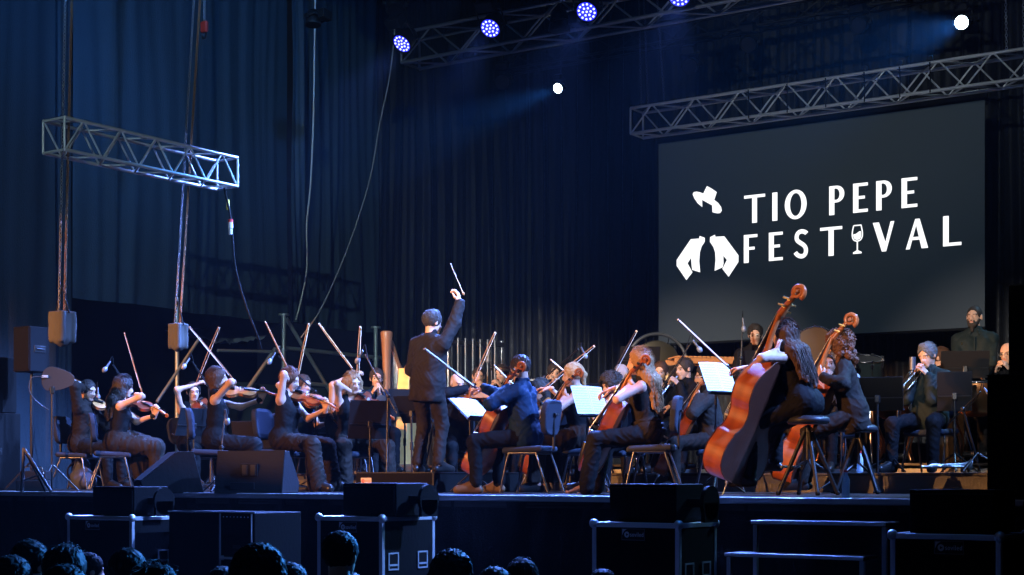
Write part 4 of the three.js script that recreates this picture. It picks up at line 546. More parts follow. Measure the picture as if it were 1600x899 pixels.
// ---------------------------------------------------------------- lamps, each with its own light
const lampBody = std(0.012, 0.42, 0.2);
function lamp({ label, p, aim, color, beam, cd = 0, cone = 0.4, pen = 0.5, rad = 1, face = 0.11, glow = 0, kind = 'wash', group, name = 'stage_lamp', unlit }) {
  const g = thing(name, label, 'stage lamp', V(), 0, group), d = aim.clone().sub(p).normalize(); place(g, p, d, Math.abs(d.y) > 0.98 ? V(1, 0, 0) : UP);      // local y points along the beam
  const col = new THREE.Color().setRGB(...color), em = new THREE.MeshStandardMaterial({ color: 0x111111, roughness: 0.3, emissive: col, emissiveIntensity: glow });
  const f = face; mesh('housing', latheG([[0.001, -f * 2.1], [f * 0.75, -f * 2.0], [f * 0.95, -f * 1.4], [f * 1.12, -f * 0.3], [f * 1.15, 0.01], [f * 1.02, 0.012], [f * 1.0, -0.012], [0.001, -0.012]], 24), lampBody, g);
  mesh('yoke', [tubeVar([V(-f * 1.4, -f * 0.8, 0), V(-f * 1.4, -f * 0.8, f * 1.6), V(f * 1.4, -f * 0.8, f * 1.6), V(f * 1.4, -f * 0.8, 0)], () => 0.014, 6), discG(V(-f * 1.25, -f * 0.8, 0), V(1, 0, 0), 0.03, 0.05), discG(V(f * 1.25, -f * 0.8, 0), V(1, 0, 0), 0.03, 0.05)], lampBody, g);
  mesh('base', rboxG(f * 1.9, f * 1.4, f * 1.1, 0.015, 0, -f * 0.8, f * 2.2), lampBody, g);
  if (kind === 'led') { const pts = [[0, 0]]; for (let i = 0; i < 6; i++) pts.push([0.4, i / 6 * TAU]); for (let i = 0; i < 12; i++) pts.push([0.79, i / 12 * TAU + 0.26]); const plate = mesh('lens_plate', discG(V(0, 0.0, 0), UP, f * 0.99, 0.012, 28), new THREE.MeshStandardMaterial({ color: 0x04040c, roughness: 0.3, emissive: new THREE.Color(0.015, 0.02, 1), emissiveIntensity: unlit ? 0 : 1.0 }), g); for (const [r, a] of pts) mesh('led_lens', discG(V(Math.cos(a) * r * f, 0.008, Math.sin(a) * r * f), UP, f * 0.125, 0.012, 10, f * 0.1), em, plate); }
  if (kind !== 'led') mesh('lens', discG(V(0, 0.002, 0), UP, f * 0.98, 0.014, 28), unlit ? std(0.01, 0.3) : em, g);
  if (cd) { const l = new THREE.SpotLight(beam ? new THREE.Color().setRGB(...beam) : col, cd, 0, cone, pen, 2); l.position.copy(p).addScaledVector(d, 0.04); l.target.position.copy(aim); l.castShadow = true; l.shadow.radius = rad; scene.add(l, l.target); }
  return g;
}
const BLUE = [0.05, 0.24, 0.85], AZURE = [0.15, 0.32, 1], WARM = [1, 0.4, 0.11], PALE = [0.75, 0.95, 1], LEDC = [0.42, 0.46, 1];
const ledAt = (px, py, z) => atZ(px, py, z);
lamp({ label: 'leftmost of the three blue LED wash lamps on the upper truss', p: ledAt(628, 68, -5.3), aim: V(-13.4, 1.5, 0.5), color: LEDC, cd: 1300, beam: [0.12, 0.25, 1], cone: 0.34, pen: 0.8, rad: 5, face: 0.125, glow: 2.2, kind: 'led' });
lamp({ label: 'middle one of the three blue LED wash lamps on the upper truss', p: ledAt(766, 44, -5.3), aim: V(-10.5, 1.5, 0.8), color: LEDC, cd: 1300, beam: [0.12, 0.25, 1], cone: 0.34, pen: 0.8, rad: 5, face: 0.125, glow: 2.2, kind: 'led' });
lamp({ label: 'rightmost of the three blue LED wash lamps on the upper truss', p: ledAt(917, 18, -5.3), aim: V(-8.6, 1.5, 0.8), color: LEDC, cd: 1300, beam: [0.12, 0.25, 1], cone: 0.34, pen: 0.8, rad: 5, face: 0.125, glow: 2.2, kind: 'led' });
lamp({ label: 'blue LED wash lamp cut by the top edge of the picture', p: ledAt(1062, -6, -5.3), aim: V(-6.6, 1.5, 0.8), color: LEDC, cd: 1300, beam: [0.12, 0.25, 1], cone: 0.34, pen: 0.8, rad: 5, face: 0.125, glow: 2.2, kind: 'led' });
lamp({ label: 'glaring white spotlight in the dark left of the screen truss', p: ledAt(872, 138, -8.3), aim: V(-11.5, 0.5, 9), color: PALE, cd: 4500, beam: [0.04, 0.3, 1], cone: 0.14, pen: 0.6, rad: 4, face: 0.07, glow: 14, name: 'spotlight' });
lamp({ label: 'glaring white spotlight above the right end of the screen truss', p: ledAt(1503, 35, -8.3), aim: V(-6.5, 0.8, 10), color: PALE, cd: 4500, beam: [0.04, 0.3, 1], cone: 0.2, pen: 0.6, rad: 4, face: 0.085, glow: 14, name: 'spotlight' });
for (const [px, py, l] of [[785, 128, 'unlit spotlight in the dark left of the lit white one'], [1078, 104, 'unlit spotlight above the left part of the screen truss'], [1170, 70, 'unlit spotlight above the middle of the screen truss'], [1342, 40, 'unlit spotlight left of the glaring one at the top right']]) lamp({ label: l, p: ledAt(px, py, -8.3), aim: V(-8, 1.2, 4), color: PALE, face: 0.1, unlit: true, name: 'spotlight' });
lamp({ label: 'dark moving lamp with a pale ring hanging under the upper truss', p: ledAt(874, 48, -5.6), aim: ledAt(874, 200, -5.6), color: PALE, face: 0.12, unlit: true });
lamp({ label: 'dark flood lamp with a bright rim high in front of the side curtain', p: at(489, 38, 20), aim: at(489, 400, 19.5), color: PALE, face: 0.09, unlit: true });
lamp({ label: 'dark flood lamp at the top left end of the upper truss', p: ledAt(618, 14, -5.6), aim: ledAt(640, 200, -5), color: PALE, face: 0.12, unlit: true });
// the lamps that light the stage: on the front truss above the picture and on the house mast, left behind the viewer
const washes = [
  ['azure wash lamp high over the right wing', V(-1.0, 8.3, -3.4), V(-8.0, 2, -2.3), AZURE, 1300, 0.42],
  ['azure wash lamp over the basses turned to the left', V(-5.0, 8.6, -3.8), V(-12.2, 2.2, -2.2), AZURE, 1300, 0.34],
  ['azure wash lamp over the podium turned to the far left', V(-10.2, 8.6, -4.2), V(-14.9, 2.0, -1.7), AZURE, 850, 0.28],
  ['blue wash lamp on the front truss turned to the side curtain', V(-8.0, 8.2, 0.9), V(-16.6, 8.4, -4.6), BLUE, 170, 0.38],
  ['blue wash lamp on the front truss turned to the left side curtain', V(-11, 8.2, 0.9), V(-16.6, 6.2, -1.8), BLUE, 75, 0.45],
  ['blue house lamp on the front truss turned to the audience', V(-4, 8.3, 1.3), V(-8, 0.8, 3.2), [0.04, 0.27, 1], 26, 0.75],
];
for (const [l, p, a, c, cd, cone] of washes) lamp({ label: l, p, aim: a, color: c, cd, cone, pen: 0.7, rad: 5, face: 0.12, glow: 1.5 });
lamp({ label: 'cyan back light on the rear truss over the brass', p: V(-3.4, 7.6, -8.5), aim: V(-5.6, 1.8, -3.0), color: [0.25, 0.62, 1], cd: 130, cone: 0.35, pen: 0.6, rad: 4, face: 0.1, glow: 2 });
const mast2 = thing('lamp_mast', 'steel mast with two pale lamps behind the viewer', 'mast', V(-1.5, 0, 17)); mesh('pole', barG(V(0, 0, 0), V(0, 8, 0), 0.05), darkMetal, mast2); mesh('foot_plate', rboxG(1, 0.04, 1, 0.01, 0, 0.02, 0), darkMetal, mast2); mesh('crossbar', barG(V(-0.8, 7.6, 0), V(0.8, 7.6, 0), 0.03), darkMetal, mast2);
lamp({ label: 'left pale lamp on the mast behind the viewer', p: V(-2.1, 6.8, 16.9), aim: V(-14.8, 5.4, -3.6), color: [0.66, 0.95, 1], cd: 330, cone: 0.2, pen: 0.8, rad: 3, face: 0.1, glow: 3, name: 'profile_lamp' });
lamp({ label: 'right pale lamp on the mast behind the viewer', p: V(-0.9, 6.8, 16.9), aim: V(-7.6, 6.9, -7.5), color: [0.8, 0.95, 1], cd: 330, cone: 0.13, pen: 0.8, rad: 3, face: 0.1, glow: 3, name: 'profile_lamp' });
for (const [l, x, ax, cd, cone] of [['first white lamp on the mast behind the viewer aimed at the back row', -2.6, -12.4, 1700, 0.085], ['second white lamp on the mast behind the viewer aimed at the back row', -1.5, -9.2, 1700, 0.08], ['third white lamp on the mast behind the viewer aimed at the brass', -0.4, -5.2, 1300, 0.085]]) lamp({ label: l, p: V(x, 7.9, 16.9), aim: V(ax, 2.75, -6.0), color: [1, 0.97, 0.92], cd, cone, pen: 0.5, rad: 2, face: 0.1, glow: 3, name: 'profile_lamp' });
{ const fl = thing('lamp_flag', 'black metal flag keeping the white lamps off the front players', 'flag', V(-1.7, 7.9 - 4.9 * 1.1 / 19.4, 15.8)); mesh('blade', boxG(3.6, 0.24, 0.006, 0, -0.12, 0), blackMatte, fl); mesh('arm', barG(V(0, -0.1, 0), V(0.2, 0.0, 1.2), 0.015), darkMetal, fl); }
const mast = thing('lamp_mast', 'steel mast with profile lamps behind the audience', 'mast', V(-14.5, 0, 14)); mesh('pole', barG(V(0, 0, 0), V(0, 7.2, 0), 0.05), darkMetal, mast); mesh('crossbar', barG(V(-1.4, 6.55, 0), V(1.4, 6.55, 0), 0.03), darkMetal, mast); mesh('foot_plate', rboxG(1, 0.04, 1, 0.01, 0, 0.02, 0), darkMetal, mast);
for (const [i, dx, ax, az, cd, cone, col] of [[0, -1.2, -14.8, -2.6, 960, 0.15, WARM], [1, -0.4, -11.4, -3.4, 820, 0.16, WARM], [2, 0.4, -8.4, -3.4, 850, 0.15, [1, 0.44, 0.15]], [3, 1.2, -5.9, -2.6, 900, 0.09, [1, 0.44, 0.14]]]) lamp({ label: ['first', 'second', 'third', 'fourth'][i] + ' profile lamp from the left on the house mast', p: V(-14.5 + dx, 6.3, 13.9), aim: V(ax, 2.45, az), color: col, cd, cone, pen: 0.25, rad: 0.6, face: 0.1, glow: 3, name: 'profile_lamp' });
// two flags trim the warm beams: the lower one at the front of the deck, the upper one just above the heads of the back row
for (const [lab, y, z, dn] of [['black metal flag below the profile lamps trimming the beams at the deck front', 1.5, -0.9, -1], ['black metal flag above the profile lamps trimming the beams over the back row', 3.35, -6.4, 1]]) {
  const k = 1.1 / (13.9 - z), fl = thing('lamp_flag', lab, 'flag', V(-14.3, 6.3 + (y - 6.3) * k, 12.8)); mesh('blade', boxG(4.6, 0.5, 0.006, 0, dn * 0.25, 0), blackMatte, fl); mesh('arm', barG(V(0, dn * 0.1, 0), V(-0.2, 0.25, 1.2), 0.015), darkMetal, fl); }
// ---------------------------------------------------------------- speakers, cases, furniture
const cabPaint = std([0.007, 0.007, 0.0075], 0.75, 0, { specularIntensity: 0.2, bumpMap: scuff, bumpScale: 0.002 }), grille = std([0.008, 0.008, 0.009], 0.8, 0, { specularIntensity: 0.2 });
function cabinet(name, label, cat, p, turn, w, h, d, { handle, grill = true } = {}) {
  const g = thing(name, label, cat, p, turn); mesh('enclosure', rboxG(w, h, d, 0.012, 0, h / 2, 0), cabPaint, g);
  if (grill) mesh('grille', rboxG(w * 0.92, h * 0.93, 0.012, 0.004, 0, h / 2, d / 2 + 0.006), grille, g);
  for (const m of [-1, 1]) { const q = mesh('handle', [rboxG(0.012, 0.08, 0.16, 0.004, m * (w / 2 + 0.001), h * 0.5, 0)], darkMetal, g); mesh('grip', barG(V(m * (w / 2 + 0.01), h * 0.5, -0.06), V(m * (w / 2 + 0.01), h * 0.5, 0.06), 0.009), darkMetal, q); }
  mesh('rim', [boxG(w, 0.008, 0.008, 0, h - 0.004, d / 2 + 0.003), boxG(w, 0.008, 0.008, 0, 0.012, d / 2 + 0.003)], darkMetal, g); return g;
}
cabinet('subwoofer', 'black subwoofer cabinet standing on the left stage edge', 'speaker', V(-16.02, STAGE, -0.95), 0, 0.95, 0.92, 0.7);
cabinet('subwoofer', 'blue-lit speaker cabinet on top of the left subwoofer', 'speaker', V(-16.04, STAGE + 0.925, -0.95), 0, 0.9, 0.66, 0.66);
{ const p = at(49, 582, 18.6), st = thing('speaker_stand', 'black pole stand under the small left loudspeaker', 'stand', V(p.x, STAGE, p.z)); mesh('pole', barG(V(0, 0.02, 0), V(0, p.y - STAGE, 0), 0.018), darkMetal, st); for (let i = 0; i < 3; i++) { const a = i * 2.094; mesh('leg', barG(V(0, 0.35, 0), V(Math.cos(a) * 0.3, 0.01, Math.sin(a) * 0.3), 0.012), darkMetal, st); }
  cabinet('loudspeaker', 'small brown-lit loudspeaker on a pole at the left', 'speaker', p, yawOf(dirI(-125)), 0.3, 0.53, 0.28); }
cabinet('subwoofer', 'large black cabinet at the right stage edge hiding the last players', 'speaker', V(-2.95, STAGE, -0.72), 0, 1.24, 0.9, 0.8);
cabinet('subwoofer', 'upper black cabinet at the right picture edge', 'speaker', V(-2.95, STAGE + 0.905, -0.72), 0, 0.96, 0.64, 0.7);
// wedges
function wedge(label, p, turn) {
  const g = thing('stage_monitor', label, 'stage monitor', p, turn), s = new THREE.Shape(); s.moveTo(-0.3, 0); s.lineTo(0.26, 0); s.lineTo(0.3, 0.1); s.lineTo(-0.06, 0.4); s.lineTo(-0.2, 0.4); s.closePath();
  mesh('enclosure', new THREE.ExtrudeGeometry(s, { depth: 0.66, bevelSize: 0.008, bevelThickness: 0.008, bevelSegments: 2 }).translate(0, 0, -0.33).rotateY(-Math.PI / 2), cabPaint, g);
  mesh('grille', boxG(0.6, 0.012, 0.44).rotateX(0.695).translate(0, 0.258, 0.128), grille, g);
  const hp = mesh('handle_cup', rboxG(0.17, 0.13, 0.02, 0.008, 0, 0.22, -0.262), black, g); for (const m of [-1, 1]) mesh('handle_slot', rboxG(0.05, 0.1, 0.012, 0.004, m * 0.042, 0.22, -0.276), darkMetal, hp); mesh('socket_plate', rboxG(0.24, 0.07, 0.008, 0.003, 0.06, 0.07, -0.298), darkMetal, g); return g;
}
{ const a = at(262, HOR, 15.8), b = at(402, HOR, 15.4); wedge('tilted stage monitor at the front between two violinists', V(a.x, STAGE + 0.005, a.z), yawOf(dirI(-160))).rotation.z = 0; const w2 = wedge('wide stage monitor with a double slot handle turned to the violins', V(b.x, STAGE + 0.005, b.z), yawOf(dirI(82))); }
// road cases with labels
const panelBlack = std([0.006, 0.006, 0.0065], 0.7, 0, { specularIntensity: 0.15, bumpMap: scuff, bumpScale: 0.0015 }), caseEdge = std([0.62, 0.64, 0.67], 0.5, 0.75);
const brandTex = (() => { const c = document.createElement('canvas'); c.width = 256; c.height = 112; const x = c.getContext('2d'); x.fillStyle = '#1a1d22'; x.fillRect(0, 0, 256, 112); x.strokeStyle = '#6a7078'; x.lineWidth = 5; x.strokeRect(3, 3, 250, 106); x.fillStyle = '#b9c2cc'; x.beginPath(); x.moveTo(8, 8); x.lineTo(60, 8); x.quadraticCurveTo(18, 22, 12, 60); x.lineTo(8, 60); x.fill(); x.beginPath(); x.arc(58, 58, 29, 0, 7); x.fill(); x.fillStyle = '#1a1d22'; x.beginPath(); x.moveTo(50, 44); x.lineTo(74, 58); x.lineTo(50, 72); x.fill(); x.fillStyle = '#b9c2cc'; x.font = 'bold 52px sans-serif'; x.fillText('soviled', 92, 77, 154); const t = new THREE.CanvasTexture(c); t.colorSpace = THREE.SRGBColorSpace; return t; })();
const brandMat = std(1, 0.5, 0, { map: brandTex });
function roadCase(label, x0, x1, zf, zb, h, brandX, latches) {
  const g = thing('road_case', label, 'road case', V((x0 + x1) / 2, 0, zf)), w = x1 - x0, d = zf - zb, b = 0.1;
  mesh('panel', boxG(w - 0.02, h - b - 0.02, 0.02, 0, (h + b) / 2, -0.014), panelBlack, g); mesh('panel', boxG(w - 0.02, h - b - 0.02, 0.02, 0, (h + b) / 2, -d + 0.014), panelBlack, g);
  mesh('panel', boxG(0.02, h - b - 0.02, d - 0.05, w / 2 - 0.014, (h + b) / 2, -d / 2), panelBlack, g); mesh('panel', boxG(0.02, h - b - 0.02, d - 0.05, -w / 2 + 0.014, (h + b) / 2, -d / 2), panelBlack, g);
  mesh('lid', boxG(w - 0.02, 0.02, d - 0.02, 0, h - 0.014, -d / 2), panelBlack, g); mesh('floor_board', boxG(w - 0.02, 0.02, d - 0.02, 0, b + 0.01, -d / 2), panelBlack, g);
  const e = 0.036; for (const sx of [-1, 1]) for (const z of [-e / 2, -d + e / 2]) mesh('edge_profile', rboxG(e, h - b, e, 0.005, sx * (w / 2 - e / 2), (h + b) / 2, z), caseEdge, g);
  for (const y of [b + e / 2, h - e / 2]) { for (const z of [-e / 2, -d + e / 2]) mesh('edge_profile', rboxG(w - 2 * e, e, e, 0.005, 0, y, z), caseEdge, g); for (const sx of [-1, 1]) mesh('edge_profile', rboxG(e, e, d - 2 * e, 0.005, sx * (w / 2 - e / 2), y, -d / 2), caseEdge, g); }
  for (const sx of [-1, 1]) for (const z of [-0.012, -d + 0.012]) for (const y of [b + 0.012, h - 0.012]) mesh('corner_cap', ballG(V(sx * (w / 2 - 0.012), y, z), 0.036, 12), caseEdge, g);
  for (const sx of [-1, 1]) for (const z of [-0.1, -d + 0.1]) mesh('caster', [discG(V(sx * (w / 2 - 0.1), 0.045, z), V(1, 0, 0), 0.045, 0.03, 16), rboxG(0.05, 0.05, 0.05, 0.008, sx * (w / 2 - 0.1), 0.078, z)], darkMetal, g);
  if (brandX !== null) mesh('label_plate', new THREE.PlaneGeometry(0.19, 0.085).translate(brandX * w, h - 0.085, 0.0), brandMat, g);
  for (const [sx, y] of latches ?? []) { const q = mesh('latch', rboxG(0.012, 0.13, 0.11, 0.004, w / 2 - 0.004, y, sx * d - d), darkMetal, g); mesh('latch_rim', [boxG(0.006, 0.142, 0.012, w / 2 + 0.004, y, sx * d - d + 0.06), boxG(0.006, 0.142, 0.012, w / 2 + 0.004, y, sx * d - d - 0.06), boxG(0.0062, 0.012, 0.12, w / 2 + 0.004, y + 0.065, sx * d - d), boxG(0.0062, 0.012, 0.12, w / 2 + 0.004, y - 0.065, sx * d - d), boxG(0.01, 0.015, 0.12, w / 2 + 0.006, y - 0.03, sx * d - d)], caseEdge, q); }
  return g;
}
roadCase('leftmost aluminium edged road case in front of the stage', -11.72, -10.84, 1.2, 0.62, 1.3, -0.1, [[0.35, 0.92]]);
roadCase('aluminium edged road case in front of the podium with two latches', -8.63, -7.94, 1.2, 0.5, 1.34, -0.02, [[0.8, 0.98], [0.25, 0.98]]);
roadCase('aluminium edged road case in front of the cellos', -5.98, -5.26, 1.2, 0.62, 1.335, -0.02, [[0.75, 0.98], [0.3, 0.98]]);
roadCase('dim road case at the right below the long front speaker', -3.72, -3.0, 1.2, 0.62, 1.3, 0.04, []);
{ const g = thing('equipment_case', 'black equipment case with a pull handle between two road cases', 'case', V(-10.05, 0, 1.0)); mesh('shell', rboxG(1.06, 1.26, 0.6, 0.012, 0, 0.72, -0.3), panelBlack, g); mesh('edge_trim', [boxG(1.07, 0.012, 0.012, 0, 1.352, 0), boxG(0.012, 1.2, 0.012, 0.12, 0.74, 0.006), boxG(0.012, 1.2, 0.012, 0.5, 0.74, 0.006)], caseEdge, g); const h = mesh('pull_handle', barG(V(0.15, 0.95, 0.03), V(0.47, 0.95, 0.03), 0.011), caseEdge, g); mesh('handle_bracket', [rboxG(0.03, 0.04, 0.03, 0.006, 0.15, 0.95, 0.012), rboxG(0.03, 0.04, 0.03, 0.006, 0.47, 0.95, 0.012)], caseEdge, h); mesh('name_plate', rboxG(0.09, 0.03, 0.004, 0.001, 0.32, 1.05, 0.003), darkMetal, g); for (let i = 0; i < 8; i++) mesh('rivet', ballG(V(0.16 + i * 0.042, 1.31, 0.004), 0.006, 6), caseEdge, g); for (const x of [-0.42, 0.42]) for (const z of [-0.1, -0.5]) mesh('caster', discG(V(x, 0.045, z), V(1, 0, 0), 0.045, 0.03, 14), darkMetal, g); }
// front fill speakers standing on the cases
function frontFill(label, x0, x1, y, h, d = 0.42) { const g = thing('front_fill_speaker', label, 'speaker', V((x0 + x1) / 2, y, 1.12)), w = x1 - x0; mesh('enclosure', rboxG(w, h, d, 0.01, 0, h / 2, -d / 2), cabPaint, g); mesh('grille', rboxG(w * 0.94, h * 0.8, 0.01, 0.003, 0, h * 0.46, 0.004), grille, g); mesh('grille_seam', boxG(w * 0.94, 0.008, 0.012, 0, h * 0.9, 0.003), darkMetal, g); const e = mesh('side_bracket', new THREE.CylinderGeometry(h * 0.46, h * 0.46, 0.03, 26, 1, false).rotateZ(Math.PI / 2).translate(w / 2 + 0.16, h * 0.5, -d * 0.5), cabPaint, g); mesh('bracket_arm', boxG(0.16, 0.06, 0.1, w / 2 + 0.08, h * 0.5, -d * 0.5), cabPaint, g); mesh('bracket_foot', boxG(0.03, h * 0.5, d * 0.5, w / 2 + 0.16, h * 0.25, -d * 0.5), cabPaint, e); return g; }
frontFill('black front speaker on the leftmost road case', -11.46, -10.9, 1.302, 0.27); frontFill('black front speaker on the road case before the podium', -8.42, -7.86, 1.342, 0.27); frontFill('black front speaker on the road case before the cellos', -5.88, -5.33, 1.337, 0.275); frontFill('long black front speaker on the right road case', -3.62, -3.06, 1.302, 0.28);
// steps
{ const g = thing('stage_steps', 'bare aluminium steps leading up to the stage on the right', 'steps', V(0, 0, 0)); for (const [x0, x1, y, z] of [[-4.92, -3.92, 1.34, 0.75], [-4.98, -3.96, 1.12, 1.05], [-5.02, -4.0, 0.86, 1.35]]) { const t = mesh('tread', rboxG(x1 - x0, 0.025, 0.26, 0.005, (x0 + x1) / 2, y, z - 0.13), black, g); mesh('tread_edge', rboxG(x1 - x0, 0.026, 0.014, 0.004, (x0 + x1) / 2, y, z + 0.006), caseEdge, t); for (const x of [x0 + 0.02, x1 - 0.02]) mesh('leg', boxG(0.03, y - 0.02, 0.03, x, (y - 0.02) / 2, z - 0.03), aluDull, g); } }
// scaffold under the raised curtains
{ const sc = thing('scaffold', 'grey steel scaffold standing in the dark opening at the left', 'scaffold'), X = -16.2, pA = (px, py) => atX(px, py, X), m = std([0.5, 0.54, 0.54], 0.5, 0.6), P = (n, a, b, r = 0.03) => bar(n, a, b, r, m, sc);
  const p1 = pA(443, 492), p2 = pA(587, 512), f1 = V(p1.x, STAGE, p1.z), f2 = V(p2.x, STAGE, p2.z); P('post', f1, p1, 0.036); P('post', f2, p2, 0.036); P('ledger', pA(436, 543), pA(600, 560)); P('ledger', pA(462, 598), pA(600, 610)); P('ledger', pA(440, 690), pA(600, 690)); P('brace', pA(447, 498), pA(525, 628)); P('brace', pA(430, 545), pA(382, 615)); const q = pA(300, 535); P('post', V(q.x - 0.3, STAGE, q.z), V(q.x - 0.3, 4.2, q.z)); P('brace', pA(312, 528), pA(245, 628), 0.022); P('ledger', pA(340, 548), pA(436, 550), 0.022);
  for (const p of [pA(443, 545), pA(587, 560), pA(520, 602)]) mesh('coupler', discG(p, UP, 0.055, 0.07, 12), m, sc); for (const p of [p1, p2]) mesh('head_plate', discG(p, UP, 0.08, 0.03, 14), m, sc);
  const t = thing('tarpaulin', 'pale tarpaulin sagging under the raised curtains', 'tarpaulin'), a = atX(345, 535, -17.4), b = atX(445, 500, -17.4); const pos = [], idx = []; for (let j = 0; j <= 10; j++) for (let i = 0; i <= 24; i++) { const u = i / 24, v = j / 10; pos.push(a.x - v * 1.2 + 0.05 * noise3(u * 4, v * 3, 8), a.y + (b.y - a.y) * u + 0.25 * v - 0.16 * Math.sin(Math.PI * u) + 0.05 * noise3(u * 7, v * 5, 2), a.z + (b.z - a.z) * u); } for (let j = 0; j < 10; j++) for (let i = 0; i < 24; i++) { const p = j * 25 + i; idx.push(p, p + 1, p + 26, p, p + 26, p + 25); } const g = new THREE.BufferGeometry(); g.setAttribute('position', new THREE.Float32BufferAttribute(pos, 3)); g.setIndex(idx); g.computeVertexNormals(); mesh('sheet', g, std([0.3, 0.32, 0.36], 0.6), t);
  drape('scaffold_sheet', 'dark green debris sheet tied behind the scaffold', 'sheet', V(-17.0, 0, pA(410, 600).z), V(-17.0, 0, pA(600, 600).z), 1.5, 3.1, { mat: std([0.05, 0.06, 0.058], 0.7), amp: 0.14, wave: 1.1, seedn: 61 }); }
// chairs
const seatCloth = std([0.026, 0.031, 0.045], 0.8, 0, { specularIntensity: 0.2 }), tubeSteel = std([0.13, 0.13, 0.14], 0.35, 1);
function backrestG(w, h, t) { const sh = new THREE.Shape(), a = w / 2, b = h / 2, r = 0.09; sh.moveTo(-a * 0.8 + r, -b); sh.lineTo(a * 0.8 - r, -b); sh.quadraticCurveTo(a * 0.86, -b, a * 0.92, -b + r); sh.lineTo(a, b - r * 1.3); sh.quadraticCurveTo(a * 0.98, b, a - r * 1.2, b); sh.lineTo(-a + r * 1.2, b); sh.quadraticCurveTo(-a * 0.98, b, -a, b - r * 1.3); sh.lineTo(-a * 0.92, -b + r); sh.quadraticCurveTo(-a * 0.86, -b, -a * 0.8 + r, -b); const e = new THREE.ExtrudeGeometry(sh, { depth: t * 0.5, bevelSize: 0.014, bevelThickness: t * 0.25, bevelSegments: 4, curveSegments: 8 }).translate(0, 0, -t * 0.25), q = e.attributes.position; for (let i = 0; i < q.count; i++) q.setZ(i, q.getZ(i) + 0.5 * q.getX(i) ** 2); e.computeVertexNormals(); return e; }
const backG = backrestG(0.4, 0.31, 0.06), seatG = (() => { const g = new RoundedBoxGeometry(0.44, 0.06, 0.42, 4, 0.028), p = g.attributes.position; for (let i = 0; i < p.count; i++) { const z = p.getZ(i), x = p.getX(i); p.setY(i, p.getY(i) - (z > 0.12 ? (z - 0.12) * 0.25 : 0) - 0.25 * (0.05 - x * x) * 0.3); } g.computeVertexNormals(); return g; })();
function chairProto(label) { // faces +z
  const g = thing('orchestra_chair', label, 'chair', V(), 0, 'orchestra chairs'); mesh('seat', seatG.clone().translate(0, 0.43, 0), seatCloth, g); mesh('backrest', backG.clone().rotateX(-0.12).translate(0, 0.73, -0.235), seatCloth, g);
  const post = mesh('back_post', [rboxG(0.035, 0.34, 0.018, 0.005, 0, 0.58, -0.245), rboxG(0.11, 0.022, 0.022, 0.005, 0, 0.76, -0.272)], darkMetal, g);
  for (const m of [-1, 1]) { mesh('leg', hoseG([V(m * 0.2, 0.385, -0.14), V(m * 0.21, 0.3, -0.17), V(m * 0.22, 0.01, -0.27)], 0.011, 12), tubeSteel, g); mesh('leg', hoseG([V(m * 0.2, 0.385, 0.14), V(m * 0.21, 0.3, 0.16), V(m * 0.22, 0.01, 0.22)], 0.011, 12), tubeSteel, g); }
  mesh('seat_frame', [barG(V(-0.2, 0.388, -0.15), V(-0.2, 0.388, 0.15), 0.011), barG(V(0.2, 0.388, -0.15), V(0.2, 0.388, 0.15), 0.011), barG(V(-0.2, 0.388, -0.12), V(0.2, 0.388, -0.12), 0.011), barG(V(-0.2, 0.388, 0.12), V(0.2, 0.388, 0.12), 0.011)], tubeSteel, g); return g;
}
function swivelProto(label) {
  const g = thing('swivel_chair', label, 'chair', V(), 0, 'orchestra chairs'); mesh('seat', seatG.clone().translate(0, 0.43, 0), seatCloth, g); mesh('backrest', backG.clone().rotateX(-0.1).translate(0, 0.73, -0.235), seatCloth, g); mesh('back_post', rboxG(0.06, 0.36, 0.014, 0.004, 0, 0.56, -0.25), darkMetal, g); mesh('column', [barG(V(0, 0.1, 0), V(0, 0.4, 0), 0.026, 0.02, 14)], chrome, g); mesh('mechanism', rboxG(0.16, 0.04, 0.2, 0.01, 0, 0.385, -0.02), darkMetal, g);
  for (let i = 0; i < 5; i++) { const a = i / 5 * TAU; mesh('base_arm', barG(V(0, 0.09, 0), V(Math.cos(a) * 0.29, 0.05, Math.sin(a) * 0.29), 0.02, 0.012, 8), chrome, g); mesh('caster', ballG(V(Math.cos(a) * 0.29, 0.03, Math.sin(a) * 0.29), 0.028, 10), black, g); } return g;
}
let chair0, swivel0;
function chairFor(label, b, f, swivel) { const p = b.clone().addScaledVector(f, -0.04); if (swivel) { if (!swivel0) { swivel0 = swivelProto(label); swivel0.position.copy(p); swivel0.rotation.y = yawOf(f); return swivel0; } return copyOf(swivel0, label, p, yawOf(f)); } if (!chair0) { chair0 = chairProto(label); chair0.position.copy(p); chair0.rotation.y = yawOf(f); return chair0; } return copyOf(chair0, label, p, yawOf(f)); }
